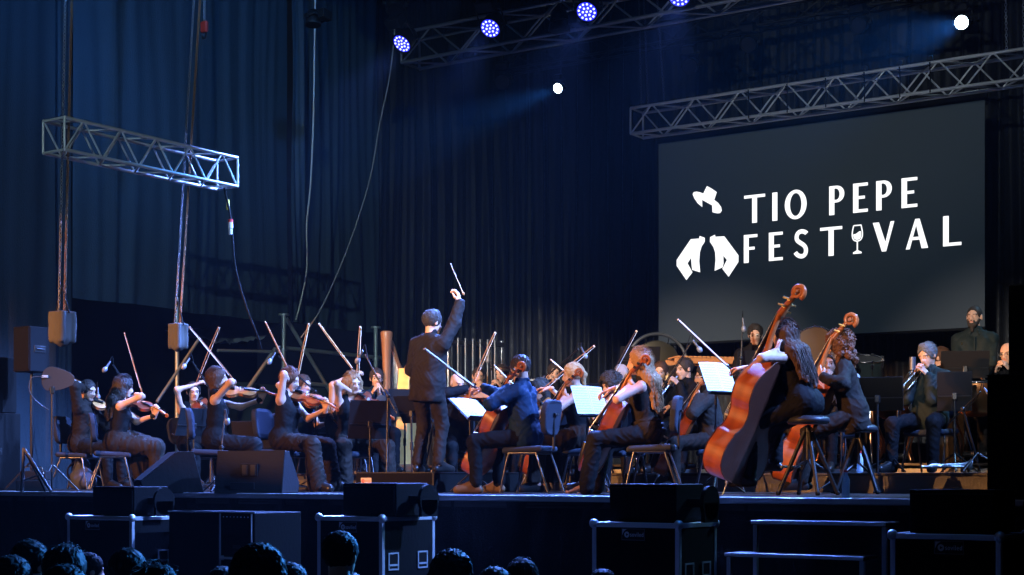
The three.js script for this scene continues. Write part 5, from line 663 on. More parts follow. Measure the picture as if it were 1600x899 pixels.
function stool(label, p, f, h) { const g = thing('bass_stool', label, 'stool', p, yawOf(f)); mesh('seat_pad', latheG([[0.001, h - 0.005], [0.15, h], [0.185, h - 0.02], [0.19, h - 0.05], [0.17, h - 0.07], [0.001, h - 0.07]], 32), std([0.02, 0.02, 0.024], 0.4), g); mesh('column', barG(V(0, h - 0.08, 0), V(0, h * 0.45, 0), 0.024), darkMetal, g);
  for (let i = 0; i < 4; i++) { const a = i * Math.PI / 2 + 0.785; mesh('leg', barG(V(Math.cos(a) * 0.03, h * 0.8, Math.sin(a) * 0.03), V(Math.cos(a) * 0.27, 0.012, Math.sin(a) * 0.27), 0.02, 0.018, 8), darkMetal, g); mesh('rubber_foot', ballG(V(Math.cos(a) * 0.27, 0.018, Math.sin(a) * 0.27), 0.022, 8), black, g); mesh('brace', barG(V(0, h * 0.46, 0), V(Math.cos(a) * 0.17, h * 0.3, Math.sin(a) * 0.17), 0.011), darkMetal, g); } mesh('foot_rest', barG(V(-0.17, 0.25, 0.17), V(0.17, 0.25, 0.17), 0.012), darkMetal, g); return g; }
// music stands: the tray's front looks along f
const trayMat = std([0.008, 0.008, 0.009], 0.7, 0, { specularIntensity: 0.25 }), paperTex = (() => { const c = document.createElement('canvas'); c.width = 256; c.height = 320; const x = c.getContext('2d'); x.fillStyle = '#f0eee6'; x.fillRect(0, 0, 256, 320); x.strokeStyle = '#8d8f96'; x.fillStyle = '#44474f'; for (let s = 0; s < 10; s++) for (let l = 0; l < 5; l++) { x.lineWidth = 0.8; x.beginPath(); x.moveTo(14, 22 + s * 29 + l * 3.6); x.lineTo(242, 22 + s * 29 + l * 3.6); x.stroke(); } for (let s = 0; s < 10; s++) for (let i = 0; i < 22; i++) { const X = 20 + i * 10 + rnd() * 4, Y = 20 + s * 29 + rnd() * 17; x.fillRect(X, Y, 3.6, 2.8); x.fillRect(X + 3, Y - 9, 0.9, 10); } const t = new THREE.CanvasTexture(c); t.colorSpace = THREE.SRGBColorSpace; return t; })(), paperMat = std(1, 0.85, 0, { map: paperTex });
let tray0; const standParts = {};
function musicStand(label, c, f, { w = 0.5, h = 0.34, tilt = 0.35, floor = STAGE, paper, post = true } = {}) {   // c is the middle of the tray
  const g = thing('music_stand', label, 'music stand', V(c.x, floor, c.z), yawOf(f), 'music stands'), y = c.y - floor, R = new THREE.Matrix4().makeRotationX(-tilt).setPosition(0, y, 0), tr = (q) => q.applyMatrix4(R);
  const tray = mesh('tray', tr(rboxG(w, h, 0.008, 0.003)), trayMat, g); mesh('ledge', tr(boxG(w, 0.01, 0.055, 0, -h / 2 + 0.004, 0.03)), trayMat, tray); mesh('back_rib', tr(boxG(w * 0.96, 0.012, 0.01, 0, -h * 0.12, -0.008)), darkMetal, tray);
  mesh('post', barG(V(0, 0.06, -0.02), V(0, y - 0.02, -0.03), 0.012), darkMetal, g); mesh('clutch', [rboxG(0.05, 0.07, 0.04, 0.008, 0, y - 0.05, -0.03), discG(V(0, y * 0.55, -0.025), UP, 0.019, 0.09, 12)], darkMetal, g);
  for (let i = 0; i < 3; i++) { const a = i * 2.094 + 0.5; mesh('leg', barG(V(0, 0.2, -0.02), V(Math.cos(a) * 0.27, 0.012, Math.sin(a) * 0.27), 0.009), darkMetal, g); }
  if (paper) { const s = thing('sheet_music', paper, 'sheet music', V(c.x, floor, c.z), yawOf(f), 'sheet music'); for (const m of [-1, 1]) mesh('page', boxG(0.215, 0.3, 0.0016).rotateY(m * 0.06).translate(m * 0.109, 0.012, 0.013).applyMatrix4(R), paperMat, s); }
  return g;
}
// microphones on stands: head at m, boom from m to j, post from j down
const micMat = std([0.1, 0.1, 0.11], 0.45, 0.7), micGrey = std([0.22, 0.22, 0.24], 0.5, 0.4);
function micStand(label, m, j, foot, { big, capsule = 0.024, cable = true, base = 'tripod' } = {}) {
  const g = thing('microphone_stand', label, 'microphone stand', V(foot.x, foot.y, foot.z)), L = (v) => v.clone().sub(g.position), M = L(m), J = L(j), d = M.clone().sub(J).normalize(), top = V(0, J.y, 0);
  mesh('post', barG(V(0, 0.1, 0), V(J.x, J.y, J.z), 0.011), darkMetal, g); mesh('boom', barG(J.clone().addScaledVector(d, -0.22), M.clone().addScaledVector(d, -0.05), 0.008), darkMetal, g); mesh('clutch', ballG(J, 0.026, 10), darkMetal, g);
  for (let i = 0; i < 3; i++) { const a = i * 2.094 + m.x; mesh('leg', barG(V(0, 0.18, 0), V(Math.cos(a) * 0.28, 0.012, Math.sin(a) * 0.28), 0.008), darkMetal, g); }
  const dn = big ? V(0, 1, 0) : d.clone().multiplyScalar(0.5).add(V(0, -0.8, 0)).normalize(), b = M.clone(), e = M.clone().addScaledVector(dn, big ? 0.1 : 0.11);
  const k = mesh('microphone', big ? [discG(b.clone().lerp(e, 0.5), dn, 0.032, 0.13, 16)] : [barG(b, e, 0.012, 0.015), ballG(e.clone().addScaledVector(dn, 0.012), capsule, 12)], micMat, g);
  if (!big) mesh('foam_cap', new THREE.SphereGeometry(capsule * 1.25, 12, 9).scale(1, 1.35, 1).applyQuaternion(quatY(dn)).translate(...e.clone().addScaledVector(dn, 0.02).toArray()), micGrey, k);
  if (cable) mesh('cable', hoseG([b, b.clone().addScaledVector(dn, -0.06).addScaledVector(d, 0.03), b.clone().lerp(J, 0.3).add(V(0, -0.02, 0)), J.clone().add(V(0.01, -0.06, 0)), V(J.x * 0.6 + 0.015, J.y * 0.4, J.z * 0.6), V(0.03, 0.03, 0.02)], 0.0045, 40, 5), black, g);
  return g;
}
function bottle(label, p) { const g = thing('water_bottle', label, 'bottle', p); mesh('bottle_body', latheG([[0.001, 0], [0.03, 0.002], [0.032, 0.02], [0.029, 0.06], [0.032, 0.1], [0.03, 0.14], [0.014, 0.18], [0.013, 0.2], [0.001, 0.2]], 18), std([0.75, 0.85, 0.95], 0.12, 0, { transmission: 0.5, thickness: 0 }), g); mesh('cap', discG(V(0, 0.207, 0), UP, 0.016, 0.02, 14), std([0.6, 0.03, 0.02], 0.5), g); return g; }
// ---------------------------------------------------------------- the orchestra
const px3 = (a, d) => at(a[0], a[1], d + (a[2] ?? 0));
function violinist(q) {
  const P = poseOf(q), kind = q.viola ? 'viola' : 'violin', v0 = P.H(-0.045, -0.128, 0.06), sc = px3(q.scroll, q.d), dir = sc.clone().sub(v0).normalize(), n = UP.clone().multiplyScalar(0.8).addScaledVector(P.r, 0.55);
  const vl = stringed('violin', q.wood ?? 'amber', q.vlabel, v0, dir, n, kind, q.viola ? 'violas' : 'violins'), grip = toW(vl, V(0, 0.455, -0.012));
  const lh = grip.clone().addScaledVector(P.r, -0.02).addScaledVector(UP, -0.045), frog = px3(q.rh, q.d), tip = px3(q.tip, q.d);
  q.lh = lh; q.lhand = { dir: UP.clone().multiplyScalar(0.85).addScaledVector(P.r, 0.25).addScaledVector(dir, 0.25), n: P.r.clone().addScaledVector(dir, -0.25), curl: [0.3, 0.95, 0.8], thumb: 0.1, reach: 0.05 }; q.lpole = UP.clone().multiplyScalar(-1).addScaledVector(P.f, -0.1).addScaledVector(P.r, 0.1);
  const bd = tip.clone().sub(frog).normalize(), bd0 = frog.clone().sub(P.T(0.445, 0.18, 0)).normalize();
  q.rh = frog.clone(); q.rhand = q.rhand ?? { dir: bd0.clone().multiplyScalar(0.7).addScaledVector(P.rs, -0.35).addScaledVector(UP, -0.25), n: UP.clone().multiplyScalar(-0.7).addScaledVector(FWD, 0.3), curl: [0.35, 0.75, 0.5], thumb: 0.8 };
  q.rpole = q.rpole ?? UP.clone().multiplyScalar(-0.25).addScaledVector(P.r, 1);
  const p = person(q); bow(q.blabel, frog.clone().addScaledVector(bd, -0.02), frog.clone().addScaledVector(bd, 1), P.rs.clone().multiplyScalar(-1).addScaledVector(UP, -0.5), q.btint ?? 'brown');
  if (q.chair !== null) chairFor(q.chair, P.base, P.f, q.swivel); return p;
}
function cellist(q) {
  const P = poseOf(q), pin = P.base.clone().addScaledVector(P.f, q.pinF ?? 0.66).addScaledVector(P.r, q.pinR ?? 0.03), top = P.nb.clone().addScaledVector(P.r, q.sideR ?? -0.13).addScaledVector(P.f, q.topF ?? 0.03).addScaledVector(UP, 0.06);
  const y = top.clone().sub(pin).normalize(), org = pin.clone().addScaledVector(y, 0.22), ce = stringed('cello', q.wood ?? 'orange', q.vlabel, org, y, P.f.clone().addScaledVector(P.r, q.yaw ?? 0.1), 'cello', 'cellos'), G = stringParts('cello');
  const lh = toW(ce, G.neckAt(q.lt ?? 0.62)).addScaledVector(P.r, -0.05).addScaledVector(P.f, -0.0);
  q.lh = q.lh ? px3(q.lh, q.d) : lh; q.lhand = { dir: P.r.clone().multiplyScalar(0.9).addScaledVector(P.f, 0.5).addScaledVector(UP, 0.2), n: P.r.clone().multiplyScalar(0.5).addScaledVector(P.f, -0.9), curl: [0.4, 0.9, 0.6], thumb: 0.2, reach: 0.05 }; q.lpole = UP.clone().multiplyScalar(-1).addScaledVector(P.r, -0.9);
  const br = toW(ce, G.bridgeAt.clone().add(V(0, 0.06, 0))), hand = q.rh ? px3(q.rh, q.d) : br.clone().addScaledVector(P.r, 0.3).addScaledVector(P.f, 0.06), tip = q.tip ? px3(q.tip, q.d) : br.clone().addScaledVector(P.r, -0.4).addScaledVector(P.f, 0.02);
  q.rh = hand; q.rhand = { dir: hand.clone().sub(P.T(0.445, 0.19, 0)).normalize().addScaledVector(UP, -0.25), n: UP.clone().multiplyScalar(-1), curl: [0.45, 0.7, 0.5], thumb: 0.8 }; q.rpole = UP.clone().multiplyScalar(-0.4).addScaledVector(P.r, 1);
  q.k = q.k ?? { s: 0.2, l: 0.4, f: 0.0 }; const p = person(q), bd = tip.clone().sub(hand).normalize(); bow(q.blabel, hand.clone().addScaledVector(UP, -0.02), hand.clone().addScaledVector(bd, 1), P.f.clone().multiplyScalar(-1), q.btint ?? 'brown', 0.7);
  if (q.chair !== null) chairFor(q.chair, P.base, P.f, q.swivel); return p;
}
function bassist(q) {
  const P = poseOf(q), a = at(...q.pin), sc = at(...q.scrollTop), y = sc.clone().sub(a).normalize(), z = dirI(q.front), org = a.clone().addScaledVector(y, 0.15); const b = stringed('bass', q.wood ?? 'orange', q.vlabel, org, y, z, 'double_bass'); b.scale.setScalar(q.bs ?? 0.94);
  q.lh = px3(q.lh, 0); q.rh = px3(q.rh, 0); q.lhand = { dir: P.r.clone().multiplyScalar(0.7).addScaledVector(UP, 0.6).addScaledVector(P.f, 0.3), n: P.r.clone().multiplyScalar(0.6).addScaledVector(P.f, -0.7), curl: q.lcurl ?? [0.3, 0.6, 0.4], thumb: 0.2, reach: 0.05 };
  q.rhand = { dir: q.rh.clone().sub(P.T(0.445, 0.17, 0)).normalize(), n: UP.clone().multiplyScalar(-0.6).addScaledVector(RGT, -0.4), curl: [0.5, 0.8, 0.5], thumb: 0.7 }; q.lpole = q.lpole ?? UP.clone().multiplyScalar(-0.7).addScaledVector(P.r, -1); q.rpole = UP.clone().multiplyScalar(-0.8).addScaledVector(P.r, 0.6);
  const p = person(q); stool(q.stool, P.base.clone().addScaledVector(P.f, -0.03), P.f, (q.seat ?? 0.7) - 0.005); if (q.tip) { const tip = px3(q.tip, 0), bd = tip.clone().sub(q.rh).normalize(); bow(q.blabel, q.rh.clone(), tip, P.f.clone().multiplyScalar(-1).addScaledVector(UP, -0.5), 'dark', 0.68); } return p;
}
// --- first violins on the left
violinist({ label: 'violinist in a dark shirt at the far left, bow arm raised beside his forehead', px: 128, d: 19.2, phi: -12, lean: 0.12, hphi: -25, hpitch: -0.2, hair: 'dark', stubble: 0.15, topCol: 'brown', botCol: 'coal', rh: [134, 600, 0.02], tip: [51, 567, -0.2], scroll: [178, 640, 0.1], wood: 'honey', vlabel: 'honey coloured violin of the man at the far left', blabel: 'bow of the far left violinist pointing left', chair: 'chair under the far left violinist', k: { s: 0.1, f: 0.02 } });
violinist({ label: 'woman violinist with long dark hair, sleeveless top and full skirt at the left', fem: 1, px: 182, d: 18.3, phi: 12, lean: 0.13, hphi: 32, hpitch: -0.22, hair: 'dark', hairStyle: 'long', hairLen: 0.32, top: 'sleeveless', botCol: 'brown', skirt: 0.12, wide: 0.02, rh: [221, 612, 0.06], tip: [200, 540, -0.05], scroll: [274, 653, -0.1], wood: 'red', vlabel: 'dark red violin of the woman in the full skirt', blabel: 'upright bow above the dark haired woman in the full skirt', chair: 'chair hidden by the full skirt of the dark haired violinist', watch: 1, k: { s: 0.1, l: 0.44, f: 0.0 } });
violinist({ label: 'woman violinist facing the viewer behind a black music stand, arm raised', fem: 1, px: 300, d: 19.6, phi: -52, lean: 0.08, hphi: -70, hpitch: -0.08, hair: 'dark', hairStyle: 'tied', top: 'sleeveless', rh: [308, 594, -0.1], tip: [327, 546, -0.1], scroll: [326, 642, -0.35], wood: 'red', vlabel: 'violin of the woman behind the black music stand at the left', blabel: 'bow of the woman behind the left music stand', chair: 'chair of the woman behind the left music stand', wide: 0.01 });
violinist({ label: 'woman violinist with shoulder length brown hair before the tarpaulin, chin lifted', fem: 1, px: 336, d: 17, phi: 8, lean: 0.03, hphi: 5, hpitch: 0.05, hair: 'brown', hairStyle: 'bob', top: 'sleeveless', botCol: 'coal', wide: 0.03, rh: [362, 590, 0.02], tip: [323, 543, -0.1], scroll: [418, 616, 0.05], wood: 'amber', vlabel: 'amber violin held level by the woman with brown hair', blabel: 'bow slanting left above the woman with brown hair', chair: 'blue lit swivel chair of the violinist with brown hair', swivel: true, watch: 1 });
violinist({ label: 'woman violinist with short auburn hair and wide dark trousers', fem: 1, px: 444, d: 17, phi: -18, lean: 0.1, hphi: -15, hpitch: -0.3, hroll: 0.1, hair: 'auburn', hairStyle: 'bob', top: 'sleeveless', botCol: 'brown', topCol: 'coal', wide: 0.045, rh: [458, 594, 0.05], tip: [428, 532, -0.1], scroll: [514, 634, -0.15], wood: 'orange', vlabel: 'orange violin of the woman with short auburn hair', blabel: 'reddish bow slanting left above the auburn haired woman', chair: 'blue lit swivel chair of the auburn haired violinist', swivel: true, k: { s: 0.1, f: 0.06 } });
violinist({ label: 'violinist mostly hidden behind the auburn haired woman', fem: 1, px: 468, d: 18.2, phi: -35, lean: 0.08, hphi: -40, hair: 'brown', hairStyle: 'tied', top: 'sleeveless', topCol: 'navy', rh: [462, 599, -0.05], tip: [474, 541, -0.1], scroll: [521, 657, -0.25], wood: 'amber', vlabel: 'violin showing below the auburn haired woman\'s violin', blabel: 'bluish upright bow behind the auburn haired woman', chair: 'chair of the violinist hidden behind the auburn haired woman', low: 1 });
violinist({ label: 'woman violinist with long fair hair facing the viewer behind a black stand', fem: 1, px: 548, d: 17.8, phi: -62, lean: 0.1, hphi: -58, hpitch: -0.15, hair: 'fair', hairStyle: 'long', hairLen: 0.3, top: 'sleeveless', botCol: 'brown', wide: 0.045, rh: [557, 607, -0.1], tip: [561, 522, -0.05], scroll: [611, 651, -0.35], wood: 'red', vlabel: 'violin whose scroll shows right of the black stand', blabel: 'upright bow of the fair haired woman behind the stand', chair: 'chair of the fair haired violinist behind the stand', k: { s: 0.17, f: 0.02 } });
violinist({ label: 'violinist with a tall raised arm behind the fair haired woman', px: 540, d: 18.9, phi: -60, lean: 0.05, hair: 'dark', top: 'sleeveless', hairStyle: 'short', rh: [552, 580, -0.1], tip: [508, 521, -0.1], scroll: [590, 662, -0.35], vlabel: 'violin of the player behind the fair haired woman', blabel: 'bow slanting left over the fair haired woman', chair: 'chair of the player behind the fair haired woman', low: 1 });
// --- conductor
{ const d = 16.5, hand = at(724, 459, d + 0.12), tip = at(702, 408, d - 0.1);
  const P = person({ name: 'person', label: 'conductor in a dark suit standing on the podium, baton raised', px: 668, d, phi: 62, floor: STAGE + 0.203, stand: true, stance: 0.13, lean: 0.05, side: 0.06, twist: -0.15, s: 1.0, hair: 'dark', hairStyle: 'tuft', hphi: 40, hpitch: -0.12, top: 'suit', topCol: 'suit', botCol: 'suit', rh: hand, rpole: RGT.clone().addScaledVector(UP, -0.6), rhand: { dir: UP.clone().addScaledVector(RGT, -0.25), n: RGT.clone().multiplyScalar(-1).addScaledVector(FWD, 0.3), curl: [0.7, 0.9, 0.7], thumb: 0.8 }, lh: at(662, 560, d + 0.4), lpole: RGT.clone().multiplyScalar(-0.35).addScaledVector(UP, -1) });
  const b = thing('baton', 'thin white conducting baton pointing up', 'baton'), y = tip.clone().sub(hand).normalize(); mesh('shaft', tubeVar([V(0, 0, 0), V(0, 0.38, 0)], [0.0045, 0.0032], 6), std([0.75, 0.72, 0.68], 0.5), b); mesh('grip', ballG(V(0, 0, 0), 0.014, 10).scale(1, 1.6, 1), std([0.35, 0.16, 0.06], 0.5), b); place(b, hand, y, FWD); }
// --- cellos
cellist({ label: 'cellist in a blue shirt seen from behind right of the conductor, bow arm stretched out', px: 822, d: 15.2, phi: 158, lean: 0.1, hphi: 140, hpitch: -0.25, hair: 'dark', hairStyle: 'short', topCol: 'navy', botCol: 'black', rh: [745, 606, 0.25], tip: [673, 553, 0.0], wood: 'orange', vlabel: 'cello of the man in the blue shirt', blabel: 'pale blue lit bow crossing before the conductor', btint: 'dark', chair: 'dark chair of the cellist in the blue shirt', shoeMat: std([0.12, 0.07, 0.035], 0.5), k: { s: 0.2, l: 0.42, f: -0.02 } });
cellist({ label: 'blond woman cellist in profile with hair tied back', fem: 1, px: 907, d: 16.2, phi: 172, lean: 0.12, hphi: 178, hpitch: -0.12, hair: 'blonde', hairStyle: 'tied', top: 'sleeveless', botCol: 'brown', skirt: 0.1, rh: [850, 604, 0.35], tip: [912, 552, 0.35], lt: 0.55, wood: 'orange', vlabel: 'cello of the blond woman in profile', blabel: 'bow rising above the blond woman in profile', chair: 'chair of the blond cellist in profile' });
cellist({ label: 'woman cellist in front with long wavy fair hair and a frilled brown top', fem: 1, px: 1012, d: 14.4, phi: 168, lean: 0.12, hphi: 165, hpitch: -0.05, hair: 'fair', hairStyle: 'long', hairLen: 0.38, wavy: 1, top: 'sleeveless', topCol: 'brown', frill: 1, botCol: 'black', wide: 0.015, rh: [944, 609, 0.2], tip: [975, 597, 0.75], wood: 'red', vlabel: 'dark red cello of the woman with long wavy hair', blabel: 'bow of the woman with long wavy hair', chair: 'dark chair with an upright back post behind the woman with wavy hair', k: { s: 0.19, l: 0.44, f: 0.08 }, barefoot: 1 });
cellist({ label: 'bearded cellist with glasses in a grey brown shirt', px: 1114, d: 16.4, phi: 175, lean: 0.12, hphi: 178, hpitch: -0.15, hair: 'dark', hairStyle: 'short', beard: 0.02, glasses: 'clear', topCol: 'grey', botCol: 'brown', rh: [1040, 634, 0.3], tip: [1085, 640, 0.6], wood: 'orange', lt: 0.5, vlabel: 'cello of the bearded man with glasses', blabel: 'bow of the bearded cellist', chair: 'chair of the bearded cellist' });
// --- basses
bassist({ label: 'woman bassist with long brown hair and bare shoulders on a high stool', fem: 1, px: 1258, d: 13.8, phi: 142, seat: 0.7, lean: 0.36, side: 0.04, hphi: 150, hpitch: 0.0, hair: 'brown', hairStyle: 'long', hairLen: 0.4, top: 'sleeveless', backless: 1, botCol: 'black', lh: [1209, 540, 13.75], rh: [1142, 578, 14.35], tip: [1078, 518, 14.3], pin: [1128, 777, 13.9], scrollTop: [1240, 466, 13.75], front: 138, bs: 1.0, wood: 'orange', vlabel: 'big double bass leaning to the right in front, back to the viewer', blabel: 'bluish bass bow held out to the left', stool: 'high black stool under the front bassist', rk: { y: 0.62, l: 0.4, s: 0.1, f: -0.02, ay: 0.3 }, lk: { y: 0.62, l: 0.42, s: 0.14, f: 0.0, ay: 0.16 } });
bassist({ label: 'woman bassist with curly brown hair in a striped brown jacket', fem: 1, px: 1335, d: 14.9, phi: 165, seat: 0.66, lean: 0.22, hphi: 160, hpitch: -0.25, hair: 'auburn', hairStyle: 'curly', top: 'suit', topCol: 'brown', botCol: 'brown', lh: [1278, 592, 14.7], rh: [1225, 650, 15.2], pin: [1218, 778, 15.0], scrollTop: [1328, 492, 14.8], front: 158, wood: 'orange', vlabel: 'second double bass leaning behind the front one', stool: 'round black stool under the bassist with curly hair', lcurl: [0.1, 0.2, 0.15], k: { y: 0.58, l: 0.42, s: 0.14, f: 0.05, ay: 0.12 } });
// --- violas and winds behind
violinist({ label: 'bald violist right of the conductor looking down', px: 712, d: 18.7, riser: 0.0, seat: 0.52, phi: -70, lean: 0.05, hphi: -55, hpitch: -0.3, hairStyle: 'bald', rh: [736, 604, -0.25], tip: [764, 539, -0.2], scroll: [748, 622, -0.55], viola: 1, vlabel: 'viola of the bald man beside the conductor', blabel: 'bow of the bald violist rising right of the conductor', chair: 'chair of the bald violist', low: 1, eyes: 1 });
violinist({ label: 'dark haired violist bent low between the cellos', fem: 1, px: 852, d: 17.7, phi: -120, lean: 0.15, s: 0.95, seat: 0.42, hphi: -150, hpitch: -0.3, hair: 'dark', hairStyle: 'bob', rh: [840, 640, -0.3], tip: [800, 600, -0.4], scroll: [862, 660, -0.5], viola: 1, vlabel: 'viola of the dark haired player bent low', blabel: 'bow of the dark haired player bent low', chair: 'chair of the violist bent low', low: 1 });
violinist({ label: 'bald bearded violist behind the wavy haired cellist', px: 972, d: 18.2, riser: 0.0, seat: 0.58, s: 1.02, phi: -110, lean: 0.04, hphi: -135, hpitch: -0.1, hairStyle: 'bald', beard: 0.0, hair: 'dark', rh: [949, 600, -0.15], tip: [995, 514, -0.1], scroll: [948, 640, -0.5], viola: 1, vlabel: 'viola of the bald bearded player', blabel: 'long dark bow rising above the wavy haired cellist', btint: 'dark', chair: 'chair of the bald bearded violist', low: 1, eyes: 1 });
violinist({ label: 'dark curly haired violist low in front of the bald bearded player', fem: 1, px: 962, d: 17.1, phi: -130, lean: 0.12, s: 0.94, seat: 0.44, hphi: -150, hpitch: -0.25, hair: 'dark', hairStyle: 'curly', rh: [938, 628, -0.25], tip: [900, 596, -0.3], scroll: [925, 652, -0.45], viola: 1, vlabel: 'viola of the dark curly haired player', blabel: 'bow of the dark curly haired violist', chair: 'chair of the dark curly haired violist', low: 1 });
function wind(q) { const P = poseOf(q); if (q.hold) { q.rh = P.H(...q.hold[0]); q.lh = P.H(...q.hold[1]); } else { q.rh = q.rh ? px3(q.rh, q.d) : P.H(0.05, -0.2, 0.22); q.lh = q.lh ? px3(q.lh, q.d) : P.H(-0.05, -0.16, 0.2); } for (const h of ['rhand', 'lhand']) q[h] = q[h] ?? { dir: UP.clone().addScaledVector(P.hf, 0.5).addScaledVector(P.r, h === 'rhand' ? -0.5 : 0.5), n: P.r.clone().multiplyScalar(h === 'rhand' ? -1 : 1), curl: [0.5, 0.8, 0.6], thumb: 0.7 }; q.low = q.low ?? 1; q.eyes = 1; const p = person(q); if (q.chair) chairFor(q.chair, P.base, P.f); return p.J; }
let J = wind({ label: 'trumpet player in a blue shirt left of the harp facing the viewer', px: 588, d: 20.1, riser: 0.2, phi: -78, lean: 0.05, hphi: -80, hpitch: -0.05, stubble: 0.3, topCol: 'navy', chair: 'chair of the trumpet player by the harp' });
trumpet('silver flugelhorn of the man left of the harp', J.H(0, -0.06, 0.1), J.H(-0.02, -0.22, 0.45), UP, silver, 'flugelhorn').userData.category = 'flugelhorn';
wind({ label: 'dark haired man whose face shows right of the harp', px: 632, d: 20.9, riser: 0.2, phi: -80, hphi: -82, topCol: 'black', stubble: 0.2, chair: 'chair of the man right of the harp' });
J = wind({ label: 'short haired clarinettist facing the viewer left of the blue shirted cellist', px: 747, d: 21, riser: 0.31, phi: -85, s: 0.96, hphi: -82, stubble: 0.2, hair: 'dark', hairStyle: 'crop', chair: 'chair of the short haired clarinettist' }); pipe('clarinet', 'black clarinet of the short haired man', 'clarinet', J.H(0, -0.06, 0.1), J.H(0, -0.55, 0.4), [0.008, 0.012, 0.014, 0.014, 0.014, 0.016, 0.022, 0.03], ebony);
J = wind({ label: 'dark haired man looking left behind the blue shirted cellist', px: 786, d: 20.6, riser: 0.31, phi: -100, s: 0.97, hphi: -120, stubble: 0.35, chair: 'chair of the man behind the blue shirted cellist' }); pipe('clarinet', 'clarinet of the man behind the blue shirted cellist', 'clarinet', J.H(0, -0.06, 0.1), J.H(0, -0.55, 0.4), [0.008, 0.012, 0.014, 0.014, 0.014, 0.016, 0.022, 0.03], ebony);
J = wind({ label: 'dark haired flautist playing above the low violist', px: 866, d: 20.5, riser: 0.31, phi: -95, s: 0.98, hphi: -85, hpitch: -0.15, stubble: 0.4, hold: [[0.2, -0.1, 0.1], [0.05, -0.1, 0.16]], chair: 'chair of the flautist' }); pipe('flute', 'silver flute held sideways by the flautist', 'flute', J.H(-0.06, -0.062, 0.105), J.H(0.55, -0.1, 0.09), [0.0095, 0.0095, 0.0095, 0.0095, 0.0095, 0.0095, 0.0095, 0.0095], silver);
J = wind({ label: 'clarinettist in profile left of the bass music sheet', px: 1074, d: 18.6, riser: 0.2, phi: -125, s: 1.03, hphi: -150, hpitch: -0.12, stubble: 0.25, hair: 'dark', hairStyle: 'short', chair: 'chair of the clarinettist in profile' }); pipe('clarinet', 'shining clarinet of the man in profile', 'clarinet', J.H(0, -0.06, 0.1), J.H(0, -0.36, 0.48), [0.008, 0.012, 0.014, 0.014, 0.014, 0.016, 0.022, 0.032], std([0.25, 0.25, 0.27], 0.25, 0.8));
J = wind({ label: 'oboist whose face shows left of the clarinettist in profile', px: 1034, d: 18.9, riser: 0.2, phi: -105, s: 1.0, hphi: -110, hpitch: -0.12, hair: 'brown', hairStyle: 'short', chair: 'chair of the oboist' }); pipe('oboe', 'dark oboe of the man left of the clarinettist in profile', 'oboe', J.H(0, -0.06, 0.1), J.H(0, -0.45, 0.42), [0.004, 0.008, 0.01, 0.011, 0.012, 0.014, 0.018, 0.024], ebony);
wind({ label: 'standing percussionist with glasses behind the front bass', px: 1180, d: 19, riser: 0.31, stand: true, phi: -95, s: 0.99, hphi: -100, hpitch: -0.2, glasses: 'clear', stubble: 0.35, hairStyle: 'tuft', topCol: 'black', rh: [1168, 600, -0.3], lh: [1190, 600, -0.3] });
J = wind({ label: 'bassoonist mostly hidden behind the front bass', px: 1196, d: 17.6, riser: 0.2, phi: -110, s: 0.98, hphi: -120, chair: 'chair of the hidden bassoonist' });
{ const a = at(1192, 543, 17.2), b = at(1172, 720, 17.0), g = thing('bassoon', 'dark red bassoon with a white bell ring', 'bassoon'), L = a.distanceTo(b), y = a.clone().sub(b).normalize(); mesh('long_joint', tubeVar([0, 0.1, 0.5, 0.9, 1].map((t) => V(0, t * L, 0)), [0.034, 0.034, 0.026, 0.022, 0.026], 14), std([0.17, 0.025, 0.012], 0.25, 0, { clearcoat: 0.8 }), g); mesh('bell_ring', new THREE.TorusGeometry(0.028, 0.011, 8, 20).rotateX(Math.PI / 2).translate(0, L, 0), boneMat, g); mesh('wing_joint', barG(V(0.035, 0.1, 0), V(0.035, L * 0.62, 0), 0.017), std([0.17, 0.025, 0.012], 0.25), g); mesh('crook', hoseG([V(0.035, L * 0.62, 0), V(0.05, L * 0.68, 0.04), V(0.05, L * 0.66, 0.14), V(0.04, L * 0.64, 0.2)], 0.004, 16), silver, g); mesh('keys', [...Array(10)].map((_, i) => discG(V(0, L * (0.2 + i * 0.06), 0.034), V(0, 0, 1), 0.011, 0.007, 10)), silver, g); place(g, b, y, FWD.clone().multiplyScalar(-1)); }
J = wind({ label: 'horn player whose pale face shows before the curly haired bassist', px: 1300, d: 17.4, riser: 0.2, phi: -125, s: 1.0, hphi: -115, hpitch: -0.1, stubble: 0.35, chair: 'chair of the horn player behind the second bass' }); horn('french horn of the player behind the second bass', J.H(-0.02, -0.3, 0.26), RGT.clone().addScaledVector(FWD, 0.3), UP.clone().addScaledVector(RGT, -0.6), silver);
wind({ label: 'percussionist in black standing in the dark behind the curly haired bassist', px: 1335, d: 18.6, riser: 0.31, stand: true, phi: 170, s: 0.96, lean: 0.3, hphi: 165, hpitch: -0.4, topCol: 'black', rh: [1300, 590, 0.1], lh: [1310, 600, -0.2] });
J = wind({ label: 'grey haired trumpeter in a dark green shirt seated on the right riser', px: 1453, d: 16.2, riser: 0.2, phi: -128, lean: 0.06, hphi: -140, hpitch: -0.32, hroll: 0.05, hair: 'grey', hairStyle: 'tuft', stubble: 0.1, shut: 1, topCol: 'green', botCol: 'coal', hold: [[0.03, -0.13, 0.24], [-0.03, -0.15, 0.2]], low: 0, k: { s: 0.13, l: 0.43, f: 0.0 }, chair: 'chair under the grey haired trumpeter' });
trumpet('brass trumpet played by the grey haired man', J.H(0, -0.06, 0.1), J.H(0.02, -0.19, 0.5), UP.clone().addScaledVector(J.hf, 0.4), std([0.75, 0.6, 0.38], 0.25, 1));
